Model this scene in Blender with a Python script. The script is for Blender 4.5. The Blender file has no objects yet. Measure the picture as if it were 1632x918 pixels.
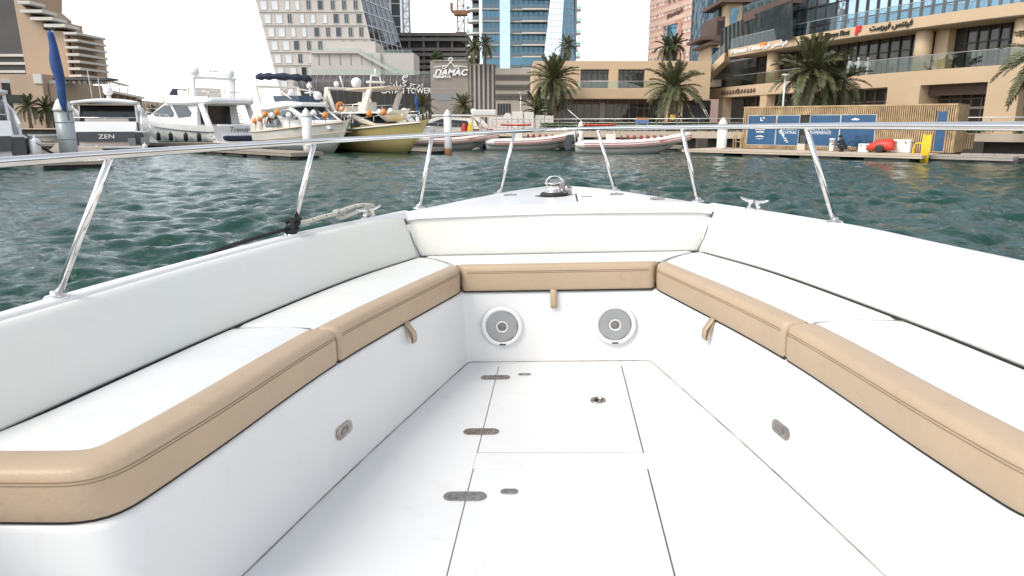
import bpy, math, random
import numpy as np
from mathutils import Vector, Matrix

random.seed(7)
SC = bpy.context.scene
COL = SC.collection
PI = math.pi
R = math.radians

# ------------------------------------------------------------------ camera
HC = 2.1                      # eye height above the water
PITCH = R(13.28)
FPX = 1110.0                  # focal length in pixels of the 1632 wide photograph
cam_d = bpy.data.cameras.new('camera')
cam_d.sensor_width = 36.0
cam_d.lens = 36.0 * FPX / 1632.0
cam_d.clip_start = 0.05
cam_d.clip_end = 6000
cam = bpy.data.objects.new('camera', cam_d)
COL.objects.link(cam)
cam.location = (0, 0, HC)
cam.rotation_euler = (R(90) - PITCH, 0, 0)
SC.camera = cam

# ------------------------------------------------------------------ sky and sun
SUN_EL, SUN_AZ = R(48), R(-126)      # azimuth measured from +Y towards +X (negative = left of the view)
world = bpy.data.worlds.new('World')
SC.world = world
world.use_nodes = True
wn, wl = world.node_tree.nodes, world.node_tree.links
wn.clear()
w_out = wn.new('ShaderNodeOutputWorld')
w_bg = wn.new('ShaderNodeBackground')
w_sky = wn.new('ShaderNodeTexSky')
w_sky.sky_type = 'NISHITA'
w_sky.sun_disc = False
w_sky.sun_elevation = SUN_EL
w_sky.sun_rotation = SUN_AZ
w_sky.air_density = 1.0
w_sky.dust_density = 0.6
w_sky.ozone_density = 1.0
w_hs = wn.new('ShaderNodeHueSaturation')
w_hs.inputs['Saturation'].default_value = 0.30
w_bg.inputs['Strength'].default_value = 0.15
wl.new(w_sky.outputs[0], w_hs.inputs['Color'])
wl.new(w_hs.outputs[0], w_bg.inputs['Color'])
wl.new(w_bg.outputs[0], w_out.inputs['Surface'])

sun_d = bpy.data.lights.new('sun', 'SUN')
sun_d.energy = 1.25
sun_d.angle = R(25)
sun_d.color = (1.0, 0.93, 0.82)
sun = bpy.data.objects.new('sun', sun_d)
COL.objects.link(sun)
sdir = Vector((math.sin(SUN_AZ) * math.cos(SUN_EL), math.cos(SUN_AZ) * math.cos(SUN_EL), math.sin(SUN_EL)))
sun.rotation_euler = (-sdir).to_track_quat('-Z', 'Y').to_euler()
sun.location = sdir * 50

SC.view_settings.view_transform = 'Standard'
SC.view_settings.look = 'None'
SC.view_settings.gamma = 1
SC.view_settings.use_curve_mapping = False
SC.view_settings.exposure = 1.0

# ------------------------------------------------------------------ surveying helpers (pixel of the photograph -> place)
CT, ST = math.cos(PITCH), math.sin(PITCH)
def ray(px, py):
    cx, cy = (px - 816) / FPX, (459 - py) / FPX
    return Vector((cx, CT + cy * ST, -ST + cy * CT))
def P(px, py, D):
    r = ray(px, py); r *= D / r.y
    return Vector((r.x, r.y, r.z + HC))
def G(px, py, z=0.0):
    r = ray(px, py); r *= (z - HC) / r.z
    return Vector((r.x, r.y, z))

# ------------------------------------------------------------------ materials
MATS = {}
def mat(name, col, rough=0.5, metal=0.0, var=0.08, vscale=3.0, bump=0.0, bscale=40.0, spec=None, alpha=None, trans=None, coat=0.0, stretch=None, emit=None, col2=None, wrinkle=0.0, scuff=0.0):
    if name in MATS: return MATS[name]
    m = bpy.data.materials.new(name); m.use_nodes = True
    n, l = m.node_tree.nodes, m.node_tree.links
    b = n['Principled BSDF']
    b.inputs['Roughness'].default_value = rough
    b.inputs['Metallic'].default_value = metal
    if spec is not None: b.inputs['Specular IOR Level'].default_value = spec
    if coat: b.inputs['Coat Weight'].default_value = coat; b.inputs['Coat Roughness'].default_value = 0.08
    if trans is not None:
        b.inputs['Transmission Weight'].default_value = trans
    if alpha is not None: b.inputs['Alpha'].default_value = alpha
    tc = n.new('ShaderNodeTexCoord')
    vec = tc.outputs['Object']
    if stretch:
        mp = n.new('ShaderNodeMapping'); mp.inputs['Scale'].default_value = stretch
        l.new(vec, mp.inputs['Vector']); vec = mp.outputs[0]
    c = tuple(col) + (1,)
    if var:
        nz = n.new('ShaderNodeTexNoise'); nz.inputs['Scale'].default_value = vscale; nz.inputs['Detail'].default_value = 5
        rp = n.new('ShaderNodeValToRGB')
        rp.color_ramp.elements[0].position = 0.3; rp.color_ramp.elements[1].position = 0.7
        rp.color_ramp.elements[0].color = tuple(max(0, x * (1 - var)) for x in col) + (1,)
        rp.color_ramp.elements[1].color = tuple(min(1, x * (1 + var)) for x in (col2 or col)) + (1,)
        l.new(vec, nz.inputs['Vector']); l.new(nz.outputs['Fac'], rp.inputs['Fac']); csock = rp.outputs['Color']
        if scuff:
            s1 = n.new('ShaderNodeTexNoise'); s1.inputs['Scale'].default_value = 5.5; s1.inputs['Detail'].default_value = 9; s1.inputs['Roughness'].default_value = 0.72; s1.inputs['Distortion'].default_value = 1.2
            sr = n.new('ShaderNodeValToRGB'); sr.color_ramp.elements[0].position = 0.56; sr.color_ramp.elements[1].position = 0.74
            sr.color_ramp.elements[0].color = (1,1,1,1); sr.color_ramp.elements[1].color = (1-scuff,1-scuff*1.12,1-scuff*1.3,1)
            mu = n.new('ShaderNodeMix'); mu.data_type = 'RGBA'; mu.blend_type = 'MULTIPLY'; mu.inputs[0].default_value = 1.0
            l.new(vec, s1.inputs['Vector']); l.new(s1.outputs['Fac'], sr.inputs['Fac']); l.new(csock, mu.inputs[6]); l.new(sr.outputs['Color'], mu.inputs[7]); csock = mu.outputs[2]
        l.new(csock, b.inputs['Base Color'])
    else:
        b.inputs['Base Color'].default_value = c
    if bump:
        n2 = n.new('ShaderNodeTexNoise'); n2.inputs['Scale'].default_value = bscale; n2.inputs['Detail'].default_value = 4
        bp = n.new('ShaderNodeBump'); bp.inputs['Strength'].default_value = bump; bp.inputs['Distance'].default_value = 0.02
        l.new(vec, n2.inputs['Vector']); l.new(n2.outputs['Fac'], bp.inputs['Height']); l.new(bp.outputs[0], b.inputs['Normal'])
        if wrinkle:
            n3 = n.new('ShaderNodeTexNoise'); n3.inputs['Scale'].default_value = 7; n3.inputs['Detail'].default_value = 3; n3.inputs['Distortion'].default_value = 1.5
            b3 = n.new('ShaderNodeBump'); b3.inputs['Strength'].default_value = wrinkle; b3.inputs['Distance'].default_value = 0.03
            l.new(vec, n3.inputs['Vector']); l.new(n3.outputs['Fac'], b3.inputs['Height']); l.new(b3.outputs[0], bp.inputs['Normal'])
    if emit:
        b.inputs['Emission Color'].default_value = c; b.inputs['Emission Strength'].default_value = emit
    MATS[name] = m
    return m

def pane_mat(name, tint, rough=0.03, wav=0.02):
    """see-through tinted sheet glass: mostly clear, mirrors at a slant"""
    m = bpy.data.materials.new(name); m.use_nodes = True
    n, l = m.node_tree.nodes, m.node_tree.links
    n.clear()
    o = n.new('ShaderNodeOutputMaterial'); mx = n.new('ShaderNodeMixShader'); fr = n.new('ShaderNodeLayerWeight')
    tr = n.new('ShaderNodeBsdfTransparent'); gl = n.new('ShaderNodeBsdfGlossy')
    tr.inputs['Color'].default_value = tuple(tint) + (1,)
    gl.inputs['Roughness'].default_value = rough
    pw = n.new('ShaderNodeMath'); pw.operation = 'POWER'; pw.inputs[1].default_value = 3.5
    ma = n.new('ShaderNodeMath'); ma.operation = 'MULTIPLY_ADD'; ma.inputs[1].default_value = 0.6; ma.inputs[2].default_value = 0.10
    l.new(fr.outputs['Facing'], pw.inputs[0]); l.new(pw.outputs[0], ma.inputs[0]); l.new(ma.outputs[0], mx.inputs[0]); l.new(tr.outputs[0], mx.inputs[1]); l.new(gl.outputs[0], mx.inputs[2]); l.new(mx.outputs[0], o.inputs['Surface'])
    MATS[name] = m
    return m

def glass_wall(name, col, rough=0.06, metal=0.55, wave=0.25, wscale=0.35):
    """reflective facade glass with the slight unevenness of real panes"""
    m = bpy.data.materials.new(name); m.use_nodes = True
    n, l = m.node_tree.nodes, m.node_tree.links
    b = n['Principled BSDF']
    b.inputs['Base Color'].default_value = tuple(col) + (1,)
    b.inputs['Roughness'].default_value = rough; b.inputs['Metallic'].default_value = metal
    tc = n.new('ShaderNodeTexCoord'); nz = n.new('ShaderNodeTexNoise'); nz.inputs['Scale'].default_value = wscale; nz.inputs['Detail'].default_value = 2
    bp = n.new('ShaderNodeBump'); bp.inputs['Strength'].default_value = wave; bp.inputs['Distance'].default_value = 0.3
    l.new(tc.outputs['Object'], nz.inputs['Vector']); l.new(nz.outputs['Fac'], bp.inputs['Height']); l.new(bp.outputs[0], b.inputs['Normal'])
    MATS[name] = m
    return m

# boat
M_gel = mat('gelcoat_white', (0.705, 0.70, 0.69), 0.30, var=0.02, vscale=3, bump=0.03, bscale=220, scuff=0.05)
M_floor = mat('gelcoat_floor', (0.70, 0.705, 0.70), 0.42, var=0.025, vscale=2.2, bump=0.12, bscale=420, scuff=0.10)
M_vinyl = mat('vinyl_white', (0.685, 0.695, 0.675), 0.46, var=0.02, vscale=1.6, bump=0.07, bscale=300, col2=(0.69, 0.675, 0.61), wrinkle=0.10, scuff=0.05)
M_seat = mat('vinyl_seat_white', (0.69, 0.71, 0.70), 0.48, var=0.02, vscale=2.0, bump=0.07, bscale=300, col2=(0.69, 0.69, 0.655), wrinkle=0.12, scuff=0.06)
M_tan = mat('vinyl_tan', (0.45, 0.335, 0.225), 0.46, var=0.06, vscale=6, bump=0.10, bscale=90, col2=(0.43,0.32,0.215), wrinkle=0.09, scuff=0.10)
M_stitch = mat('stitching_brown', (0.24, 0.17, 0.10), 0.8, var=0.1)
M_steel = mat('polished_steel', (0.72, 0.70, 0.68), 0.10, 1.0, var=0.04, vscale=6)
M_steelb = mat('brushed_steel', (0.36, 0.335, 0.315), 0.27, 1.0, var=0.25, vscale=30)
M_shadegap = mat('seam_grey', (0.30, 0.29, 0.27), 0.7, var=0.2)
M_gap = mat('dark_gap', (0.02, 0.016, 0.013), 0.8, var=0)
M_black = mat('black_rubber', (0.015, 0.015, 0.016), 0.55, var=0.2)
M_grille = mat('speaker_grille', (0.62, 0.63, 0.64), 0.5, var=0.03)
M_cone = mat('speaker_cone', (0.02, 0.022, 0.024), 0.6, var=0.05)
M_dome = mat('speaker_dome', (0.17, 0.155, 0.145), 0.5, var=0.1, vscale=200)
# marina
M_white = mat('yacht_white', (0.78, 0.77, 0.75), 0.25, var=0.03, vscale=0.8, coat=0.3)
M_cream = mat('yacht_cream', (0.72, 0.67, 0.59), 0.3, var=0.04, vscale=0.8, coat=0.3)
M_shade = mat('awning_beige', (0.58, 0.47, 0.36), 0.7, var=0.06)
M_tint = mat('tinted_window', (0.018, 0.02, 0.024), 0.06, var=0)
M_tintb = mat('tinted_window_blue', (0.03, 0.05, 0.075), 0.05, var=0)
M_navy = mat('navy_canvas', (0.012, 0.016, 0.04), 0.8, var=0.2, bump=0.3, bscale=8)
M_blue = mat('blue_canvas', (0.02, 0.065, 0.20), 0.75, var=0.25, vscale=2, bump=0.5, bscale=4)
M_grey = mat('grey_paint', (0.22, 0.23, 0.24), 0.4, var=0.05)
M_dgrey = mat('dark_grey_paint', (0.05, 0.052, 0.056), 0.35, var=0.05)
M_gold = mat('gold_hull', (0.62, 0.475, 0.19), 0.22, var=0.03, coat=0.5)
M_teak = mat('teak', (0.30, 0.19, 0.11), 0.6, var=0.15, vscale=4)
M_orange = mat('orange_buoy', (0.75, 0.25, 0.05), 0.5, var=0.1)
M_red = mat('red_plastic', (0.55, 0.04, 0.02), 0.45, var=0.1)
M_yellow = mat('yellow_paint', (0.75, 0.52, 0.015), 0.45, var=0.08)
M_ribw = mat('rib_tube', (0.68, 0.64, 0.59), 0.5, var=0.04)
M_ribr = mat('rib_red_stripe', (0.42, 0.07, 0.06), 0.5, var=0.08)
M_seatred = mat('red_seat', (0.25, 0.045, 0.035), 0.6, var=0.15)
M_pile = mat('steel_pile', (0.36, 0.40, 0.41), 0.45, 0.2, var=0.14, vscale=1.2)
M_pilew = mat('white_pile', (0.70, 0.70, 0.67), 0.5, var=0.08, vscale=1.5)
M_rust = mat('rusty_steel', (0.30, 0.15, 0.07), 0.8, var=0.4, vscale=6)
M_dock = mat('dock_boards', (0.30, 0.25, 0.20), 0.75, var=0.15, vscale=1.5)
M_dockd = mat('dock_side', (0.05, 0.048, 0.045), 0.8, var=0.3, vscale=1)
M_rope = mat('rope_white', (0.66, 0.62, 0.56), 0.8, var=0.12, vscale=60, bump=0.8, bscale=180)
M_roped = mat('rope_black', (0.02, 0.02, 0.022), 0.8, var=0.3, vscale=60, bump=0.8, bscale=180)
# land
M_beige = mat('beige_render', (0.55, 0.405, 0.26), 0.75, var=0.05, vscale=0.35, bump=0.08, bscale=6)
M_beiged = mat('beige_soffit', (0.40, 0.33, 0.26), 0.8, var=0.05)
M_tanwall = mat('tan_stone', (0.43, 0.31, 0.215), 0.75, var=0.06, vscale=0.2)
M_conc = mat('concrete', (0.34, 0.30, 0.26), 0.85, var=0.14, vscale=0.6, bump=0.15, bscale=4)
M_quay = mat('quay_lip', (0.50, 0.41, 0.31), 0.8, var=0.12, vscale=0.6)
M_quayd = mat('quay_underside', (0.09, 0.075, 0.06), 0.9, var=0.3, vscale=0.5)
M_rawconc = mat('raw_concrete', (0.17, 0.155, 0.15), 0.9, var=0.2, vscale=0.15)
M_paving = mat('paving', (0.33, 0.28, 0.23), 0.8, var=0.12, vscale=0.5)
M_stone = mat('grey_stone', (0.27, 0.235, 0.20), 0.7, var=0.08, vscale=0.3)
M_stonel = mat('pale_stone', (0.36, 0.32, 0.275), 0.7, var=0.08, vscale=0.3)
M_clad = mat('pale_cladding', (0.52, 0.48, 0.435), 0.6, var=0.05, vscale=0.15)
M_cladw = mat('white_panel', (0.66, 0.67, 0.68), 0.35, var=0.05, vscale=0.3)
M_mesh = mat('dark_metal_screen', (0.075, 0.068, 0.064), 0.45, 0.3, var=0.15, vscale=0.2)
M_fin = mat('pale_fin', (0.25, 0.23, 0.215), 0.5, var=0.05)
M_pink = mat('pink_stone', (0.52, 0.33, 0.26), 0.7, var=0.06, vscale=0.2)
M_pinkl = mat('pale_pink_stone', (0.60, 0.43, 0.35), 0.7, var=0.05, vscale=0.2)
M_brown = mat('brown_cladding', (0.11, 0.065, 0.05), 0.55, var=0.1, vscale=0.3)
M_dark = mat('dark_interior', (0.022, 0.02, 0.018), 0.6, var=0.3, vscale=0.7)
M_frame = mat('dark_frame', (0.05, 0.045, 0.04), 0.45, 0.3, var=0.05)
M_gframe = mat('bronze_frame', (0.20, 0.155, 0.115), 0.45, 0.3, var=0.05)
M_lightw = mat('sign_white', (0.80, 0.79, 0.76), 0.5, var=0)
M_signred = mat('sign_red', (0.60, 0.02, 0.02), 0.5, var=0)
M_signblk = mat('sign_black', (0.02, 0.018, 0.016), 0.5, var=0)
M_slab = mat('balcony_slab', (0.40, 0.37, 0.33), 0.7, var=0.05)
M_slabw = mat('balcony_white', (0.58, 0.55, 0.50), 0.6, var=0.05)
M_railw = mat('railing_steel', (0.55, 0.54, 0.51), 0.3, 0.7, var=0.05)
M_lat = mat('crane_grey', (0.33, 0.32, 0.31), 0.6, var=0.1)
M_latr = mat('crane_rust', (0.30, 0.15, 0.08), 0.6, var=0.2)
M_slat = mat('cabin_slat_wood', (0.43, 0.30, 0.165), 0.65, var=0.28, vscale=2.2)
M_slatb = mat('cabin_backing', (0.10, 0.06, 0.03), 0.8, var=0.2)
M_pblue = mat('blue_panel', (0.009, 0.068, 0.165), 0.22, var=0.12, vscale=0.8)
M_hedge = mat('hedge_leaves', (0.05, 0.085, 0.022), 0.6, var=0.4, vscale=5)
M_frond = mat('palm_frond', (0.085, 0.09, 0.036), 0.5, var=0.35, vscale=1.5)
M_fronddry = mat('palm_frond_dry', (0.16, 0.13, 0.06), 0.6, var=0.3, vscale=1.5)
M_trunk = mat('palm_trunk', (0.16, 0.105, 0.065), 0.9, var=0.35, vscale=6, bump=0.8, bscale=14)
M_skin = mat('skin', (0.22, 0.12, 0.075), 0.6, var=0.05)
M_cloth = mat('dark_cloth', (0.02, 0.022, 0.03), 0.85, var=0.2)
M_clothy = mat('yellow_cloth', (0.60, 0.45, 0.03), 0.85, var=0.15)
M_hair = mat('hair', (0.012, 0.01, 0.009), 0.7, var=0.1)
M_glassb = glass_wall('tower_glass_blue', (0.085, 0.18, 0.25))
M_glassw = glass_wall('tower_glass_pale', (0.66, 0.74, 0.82), metal=0.85)
M_glassd = glass_wall('glass_dark', (0.045, 0.06, 0.068), metal=0.3, wave=0.15)
M_glassm = glass_wall('mirror_curtain_wall', (0.42, 0.53, 0.62), metal=0.85, wave=0.3, wscale=0.5)
M_glasst = glass_wall('glass_teal', (0.07, 0.15, 0.20), metal=0.5, wave=0.3)
M_shop = glass_wall('shop_glass', (0.06, 0.058, 0.052), metal=0.12, rough=0.05, wave=0.08)
M_balus = pane_mat('balustrade_glass', (0.62, 0.76, 0.70))
M_balusb = pane_mat('balustrade_glass_blue', (0.40, 0.58, 0.64))

# ------------------------------------------------------------------ mesh builder
class MB:
    def __init__(s): s.v, s.f, s.m, s.sm = [], [], [], []
    def add(s, vs, fs, mi=0, smooth=False):
        b = len(s.v); s.v += [tuple(x) for x in vs]
        for q in fs: s.f.append(tuple(b + i for i in q)); s.m.append(mi); s.sm.append(smooth)
        return s
    def box(s, lo, hi, mi=0, M=None):
        x0, y0, z0 = lo; x1, y1, z1 = hi
        vs = [(x0,y0,z0),(x1,y0,z0),(x1,y1,z0),(x0,y1,z0),(x0,y0,z1),(x1,y0,z1),(x1,y1,z1),(x0,y1,z1)]
        if M is not None: vs = [M @ Vector(v) for v in vs]
        return s.add(vs, [(3,2,1,0),(4,5,6,7),(0,1,5,4),(1,2,6,5),(2,3,7,6),(3,0,4,7)], mi)
    def beam(s, a, b, w, h=None, mi=0, up=(0,0,1)):
        a, b = Vector(a), Vector(b); h = h or w; d = (b - a); L = d.length; d.normalize()
        x = d.cross(Vector(up))
        if x.length < 1e-4: x = d.cross(Vector((1,0,0)))
        x.normalize(); y = x.cross(d)
        vs = []
        for p in (a, b):
            for i, j in ((-1,-1),(1,-1),(1,1),(-1,1)): vs.append(p + x * (i*w/2) + y * (j*h/2))
        return s.add(vs, [(3,2,1,0),(4,5,6,7),(0,1,5,4),(1,2,6,5),(2,3,7,6),(3,0,4,7)], mi)
    def tube(s, pts, r, n=10, mi=0, closed=False, smooth=True, caps=True):
        pts = [Vector(p) for p in pts]; N = len(pts)
        rs = r if isinstance(r, (list, tuple)) else [r] * N
        ref = None; rings = []
        for i, p in enumerate(pts):
            if closed: t = pts[(i+1) % N] - pts[i-1]
            else: t = pts[min(i+1, N-1)] - pts[max(i-1, 0)]
            t.normalize()
            if ref is None:
                ref = Vector((0,0,1)) if abs(t.z) < 0.9 else Vector((1,0,0))
            x = ref - t * ref.dot(t)
            if x.length < 1e-5: x = t.orthogonal()
            x.normalize(); y = t.cross(x); ref = x
            rings.append([p + x * (rs[i]*math.cos(2*PI*k/n)) + y * (rs[i]*math.sin(2*PI*k/n)) for k in range(n)])
        b = len(s.v)
        for rg in rings: s.v += [tuple(v) for v in rg]
        M = N if closed else N - 1
        for i in range(M):
            j = (i + 1) % N
            for k in range(n):
                s.f.append((b+i*n+k, b+i*n+(k+1)%n, b+j*n+(k+1)%n, b+j*n+k)); s.m.append(mi); s.sm.append(smooth)
        if caps and not closed:
            s.f.append(tuple(b+k for k in reversed(range(n)))); s.m.append(mi); s.sm.append(False)
            s.f.append(tuple(b+(N-1)*n+k for k in range(n))); s.m.append(mi); s.sm.append(False)
        return s
    def lathe(s, prof, c=(0,0,0), n=20, mi=0, M=None, smooth=True):
        rows = []
        for r, z in prof:
            rows.append([Vector((r*math.cos(2*PI*k/n), r*math.sin(2*PI*k/n), z)) for k in range(n)])
        b = len(s.v); c = Vector(c)
        for rg in rows:
            for v in rg:
                v = (M @ v) if M is not None else v
                s.v.append(tuple(v + c))
        for i in range(len(rows)-1):
            for k in range(n):
                s.f.append((b+i*n+k, b+i*n+(k+1)%n, b+(i+1)*n+(k+1)%n, b+(i+1)*n+k)); s.m.append(mi); s.sm.append(smooth)
        if prof[0][0] > 1e-6: s.f.append(tuple(b+k for k in reversed(range(n)))); s.m.append(mi); s.sm.append(False)
        if prof[-1][0] > 1e-6: s.f.append(tuple(b+(len(rows)-1)*n+k for k in range(n))); s.m.append(mi); s.sm.append(False)
        return s
    def grid(s, rows, mi=0, smooth=True, closed=False, flip=False):
        b = len(s.v); m = len(rows[0])
        for rw in rows: s.v += [tuple(p) for p in rw]
        for i in range(len(rows)-1):
            for k in range(m if closed else m-1):
                q = (b+i*m+k, b+i*m+(k+1)%m, b+(i+1)*m+(k+1)%m, b+(i+1)*m+k)
                s.f.append(q[::-1] if flip else q); s.m.append(mi); s.sm.append(smooth)
        return s
    def loft(s, rows, mi=0, smooth=True, caps=True):
        """closed sections"""
        b = len(s.v); m = len(rows[0])
        s.grid(rows, mi, smooth, True)
        if caps:
            s.f.append(tuple(b+k for k in reversed(range(m)))); s.m.append(mi); s.sm.append(False)
            e = b + (len(rows)-1)*m
            s.f.append(tuple(e+k for k in range(m))); s.m.append(mi); s.sm.append(False)
        return s
    def prism(s, poly, z0, z1, mi=0):
        n = len(poly)
        vs = [(x,y,z0) for x,y in poly] + [(x,y,z1) for x,y in poly]
        fs = [tuple(reversed(range(n))), tuple(range(n,2*n))] + [(i,(i+1)%n,n+(i+1)%n,n+i) for i in range(n)]
        return s.add(vs, fs, mi)
    def side(s, pts, mi=0, w=None):
        """solid from a side outline: pts (x, z[, halfwidth]) mirrored about y=0"""
        n = len(pts); A, B = [], []
        for p in pts:
            hw = p[2] if len(p) > 2 else w
            A.append((p[0], -hw, p[1])); B.append((p[0], hw, p[1]))
        fs = [tuple(range(n)), tuple(reversed(range(n,2*n)))] + [((i+1)%n,i,n+i,n+(i+1)%n) for i in range(n)]
        return s.add(A+B, fs, mi)
    def plate(s, pts, nrm, t, mi=0):
        """flat polygon pts (3D), thickened by t against nrm"""
        n = len(pts); nrm = Vector(nrm).normalized()
        A = [Vector(p) for p in pts]; B = [p - nrm*t for p in A]
        return s.add(A+B, [tuple(range(n)), tuple(reversed(range(n,2*n)))] + [((i+1)%n,i,n+i,n+(i+1)%n) for i in range(n)], mi)
    def mesh(s, name, mats):
        me = bpy.data.meshes.new(name)
        me.from_pydata(s.v, [], s.f); me.update()
        if not isinstance(mats, (list, tuple)): mats = [mats]
        for m in mats: me.materials.append(m)
        me.polygons.foreach_set('material_index', s.m)
        me.polygons.foreach_set('use_smooth', s.sm)
        return me
    def build(s, name, mats, parent=None, loc=None, rz=None, bevel=0.0, label=None, cat=None, group=None, kind=None, fix=True, seg=2):
        me = s.mesh(name, mats)
        if fix:
            import bmesh
            bm = bmesh.new(); bm.from_mesh(me); bmesh.ops.recalc_face_normals(bm, faces=bm.faces); bm.to_mesh(me); bm.free()
        o = bpy.data.objects.new(name, me); COL.objects.link(o)
        if parent: o.parent = parent
        if loc is not None: o.location = loc
        if rz is not None: o.rotation_euler = (0,0,rz)
        if bevel:
            md = o.modifiers.new('bevel', 'BEVEL'); md.width = bevel; md.segments = seg; md.limit_method = 'ANGLE'; md.angle_limit = R(40); md.harden_normals = False
        tag(o, label, cat, group, kind)
        return o

def tag(o, label=None, cat=None, group=None, kind=None):
    if label: o['label'] = label
    if cat: o['category'] = cat
    if group: o['group'] = group
    if kind: o['kind'] = kind
    return o
def empty(name, loc=(0,0,0), rz=0.0, label=None, cat=None, group=None, parent=None):
    o = bpy.data.objects.new(name, None); COL.objects.link(o)
    o.location = loc; o.rotation_euler = (0,0,rz); o.empty_display_size = 0.3
    if parent: o.parent = parent
    return tag(o, label, cat, group)
def inst(me, name, parent=None, loc=(0,0,0), rot=(0,0,0), scale=(1,1,1)):
    o = bpy.data.objects.new(name, me); COL.objects.link(o)
    if parent: o.parent = parent
    o.location = loc; o.rotation_euler = rot; o.scale = scale
    return o
def copy_tree(o, parent=None):
    c = o.copy(); COL.objects.link(c)
    if parent: c.parent = parent
    for ch in list(o.children): copy_tree(ch, c)
    return c
def text(name, s, size, M, m, parent=None, ext=0.02, shear=0.0, align='CENTER', bold=0.0, xs=1.0):
    """lettering as a flat mesh: M places text plane (x right, y up)"""
    cu = bpy.data.curves.new(name, 'FONT'); cu.body = s; cu.size = size; cu.extrude = ext; cu.shear = shear
    cu.align_x = align; cu.align_y = 'CENTER'; cu.offset = bold; cu.resolution_u = 3
    to = bpy.data.objects.new('tmp_text', cu); COL.objects.link(to)
    dg = bpy.context.evaluated_depsgraph_get()
    me = bpy.data.meshes.new_from_object(to.evaluated_get(dg))
    bpy.data.objects.remove(to); bpy.data.curves.remove(cu)
    me.materials.clear(); me.materials.append(m)
    for p in me.polygons: p.material_index = 0
    if xs != 1.0: me.transform(Matrix.Diagonal((xs,1,1,1)))
    me.transform(M)
    o = bpy.data.objects.new(name, me); COL.objects.link(o)
    if parent: o.parent = parent
    return o
def facing(loc, right, up=(0,0,1)):
    """matrix: x along right, y along up, z towards the viewer"""
    r = Vector(right).normalized(); u = Vector(up).normalized(); n = r.cross(u).normalized(); u = n.cross(r)
    M = Matrix((r, u, n)).transposed().to_4x4(); M.translation = Vector(loc)
    return M
def spline(pts, n):
    """Catmull-Rom through pts (tuples), n points in all"""
    P_ = [Vector(p) for p in pts]; P_ = [P_[0]*2-P_[1]] + P_ + [P_[-1]*2-P_[-2]]
    out = []; m = len(pts) - 1
    for i in range(n):
        t = i/(n-1)*m; k = min(int(t), m-1); t -= k
        a, b, c, d = P_[k:k+4]
        out.append(0.5*((2*b)+(c-a)*t+(2*a-5*b+4*c-d)*t*t+(3*b-a-3*c+d)*t*t*t))
    return out
# ================================================================== water
def make_water():
    rng = np.random.default_rng(11)
    ang_f = np.linspace(R(-48), R(48), 520)
    ang_b = np.linspace(R(48), R(312), 60)[1:-1]
    ang = np.concatenate([ang_f, ang_b])
    rad = np.concatenate([np.geomspace(0.6, 6.0, 60)[:-1], np.geomspace(6.0, 140.0, 430)[:-1], np.geomspace(140, 5200, 40)])
    A, Rr = np.meshgrid(ang, rad)
    X = Rr*np.sin(A); Y = Rr*np.cos(A)
    Z = np.zeros_like(X)
    # cell size limits which waves a ring can carry
    cell = np.maximum(Rr*(ang_f[1]-ang_f[0]), np.gradient(rad)[:,None])
    for k in range(90):
        lam = 0.17*(2.4/0.17)**rng.random()
        th = R(95) + rng.normal(0, 0.60)         # running mostly towards us, from the channel
        kx, ky = math.cos(th)*2*PI/lam, math.sin(th)*2*PI/lam
        amp = 0.0088*lam**0.75*(0.6+0.8*rng.random())
        ph = rng.random()*2*PI
        fade = np.clip((lam/cell-2.2)/2.5, 0, 1)
        w = np.sin(kx*X+ky*Y+ph+0.6*np.sin(0.35*(X*math.sin(th)-Y*math.cos(th))+ph*3))
        Z += amp*fade*(w + 0.35*np.cos(2*(kx*X+ky*Y+ph)))
    patch = 0.75 + 0.5*np.sin(X*0.11+1.0)*np.sin(Y*0.07+0.5) + 0.25*np.sin(X*0.31+Y*0.23)
    Z *= np.clip(patch, 0.45, 1.3)
    n, m = X.shape
    verts = np.stack([X,Y,Z], -1).reshape(-1,3)
    i, j = np.meshgrid(np.arange(n-1), np.arange(m), indexing='ij')
    j2 = (j+1) % m
    quads = np.stack([i*m+j, i*m+j2, (i+1)*m+j2, (i+1)*m+j], -1).reshape(-1,4)
    me = bpy.data.meshes.new('water')
    me.vertices.add(len(verts)); me.vertices.foreach_set('co', verts.ravel())
    me.loops.add(len(quads)*4); me.loops.foreach_set('vertex_index', quads[:, ::-1].ravel())
    me.polygons.add(len(quads)); me.polygons.foreach_set('loop_start', np.arange(len(quads))*4); me.polygons.foreach_set('loop_total', np.full(len(quads),4))
    me.polygons.foreach_set('use_smooth', np.ones(len(quads), bool))
    me.update(); me.validate()
    w = bpy.data.materials.new('harbour_water'); w.use_nodes = True
    nn, ll = w.node_tree.nodes, w.node_tree.links
    b = nn['Principled BSDF']
    b.inputs['Base Color'].default_value = (0.008, 0.044, 0.031, 1); b.inputs['Roughness'].default_value = 0.05; b.inputs['IOR'].default_value = 1.33
    tc = nn.new('ShaderNodeTexCoord'); mp = nn.new('ShaderNodeMapping'); mp.inputs['Scale'].default_value = (1.0,1.7,1.0)
    n1 = nn.new('ShaderNodeTexNoise'); n1.inputs['Scale'].default_value = 5.0; n1.inputs['Detail'].default_value = 5; n1.inputs['Roughness'].default_value = 0.6; n1.inputs['Distortion'].default_value = 0.6
    bp = nn.new('ShaderNodeBump'); bp.inputs['Strength'].default_value = 0.45; bp.inputs['Distance'].default_value = 0.07
    ll.new(tc.outputs['Object'], mp.inputs['Vector']); ll.new(mp.outputs[0], n1.inputs['Vector']); ll.new(n1.outputs['Fac'], bp.inputs['Height']); ll.new(bp.outputs[0], b.inputs['Normal'])
    me.materials.append(w)
    o = bpy.data.objects.new('water', me); COL.objects.link(o); o['kind'] = 'structure'
    return o
make_water()
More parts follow.
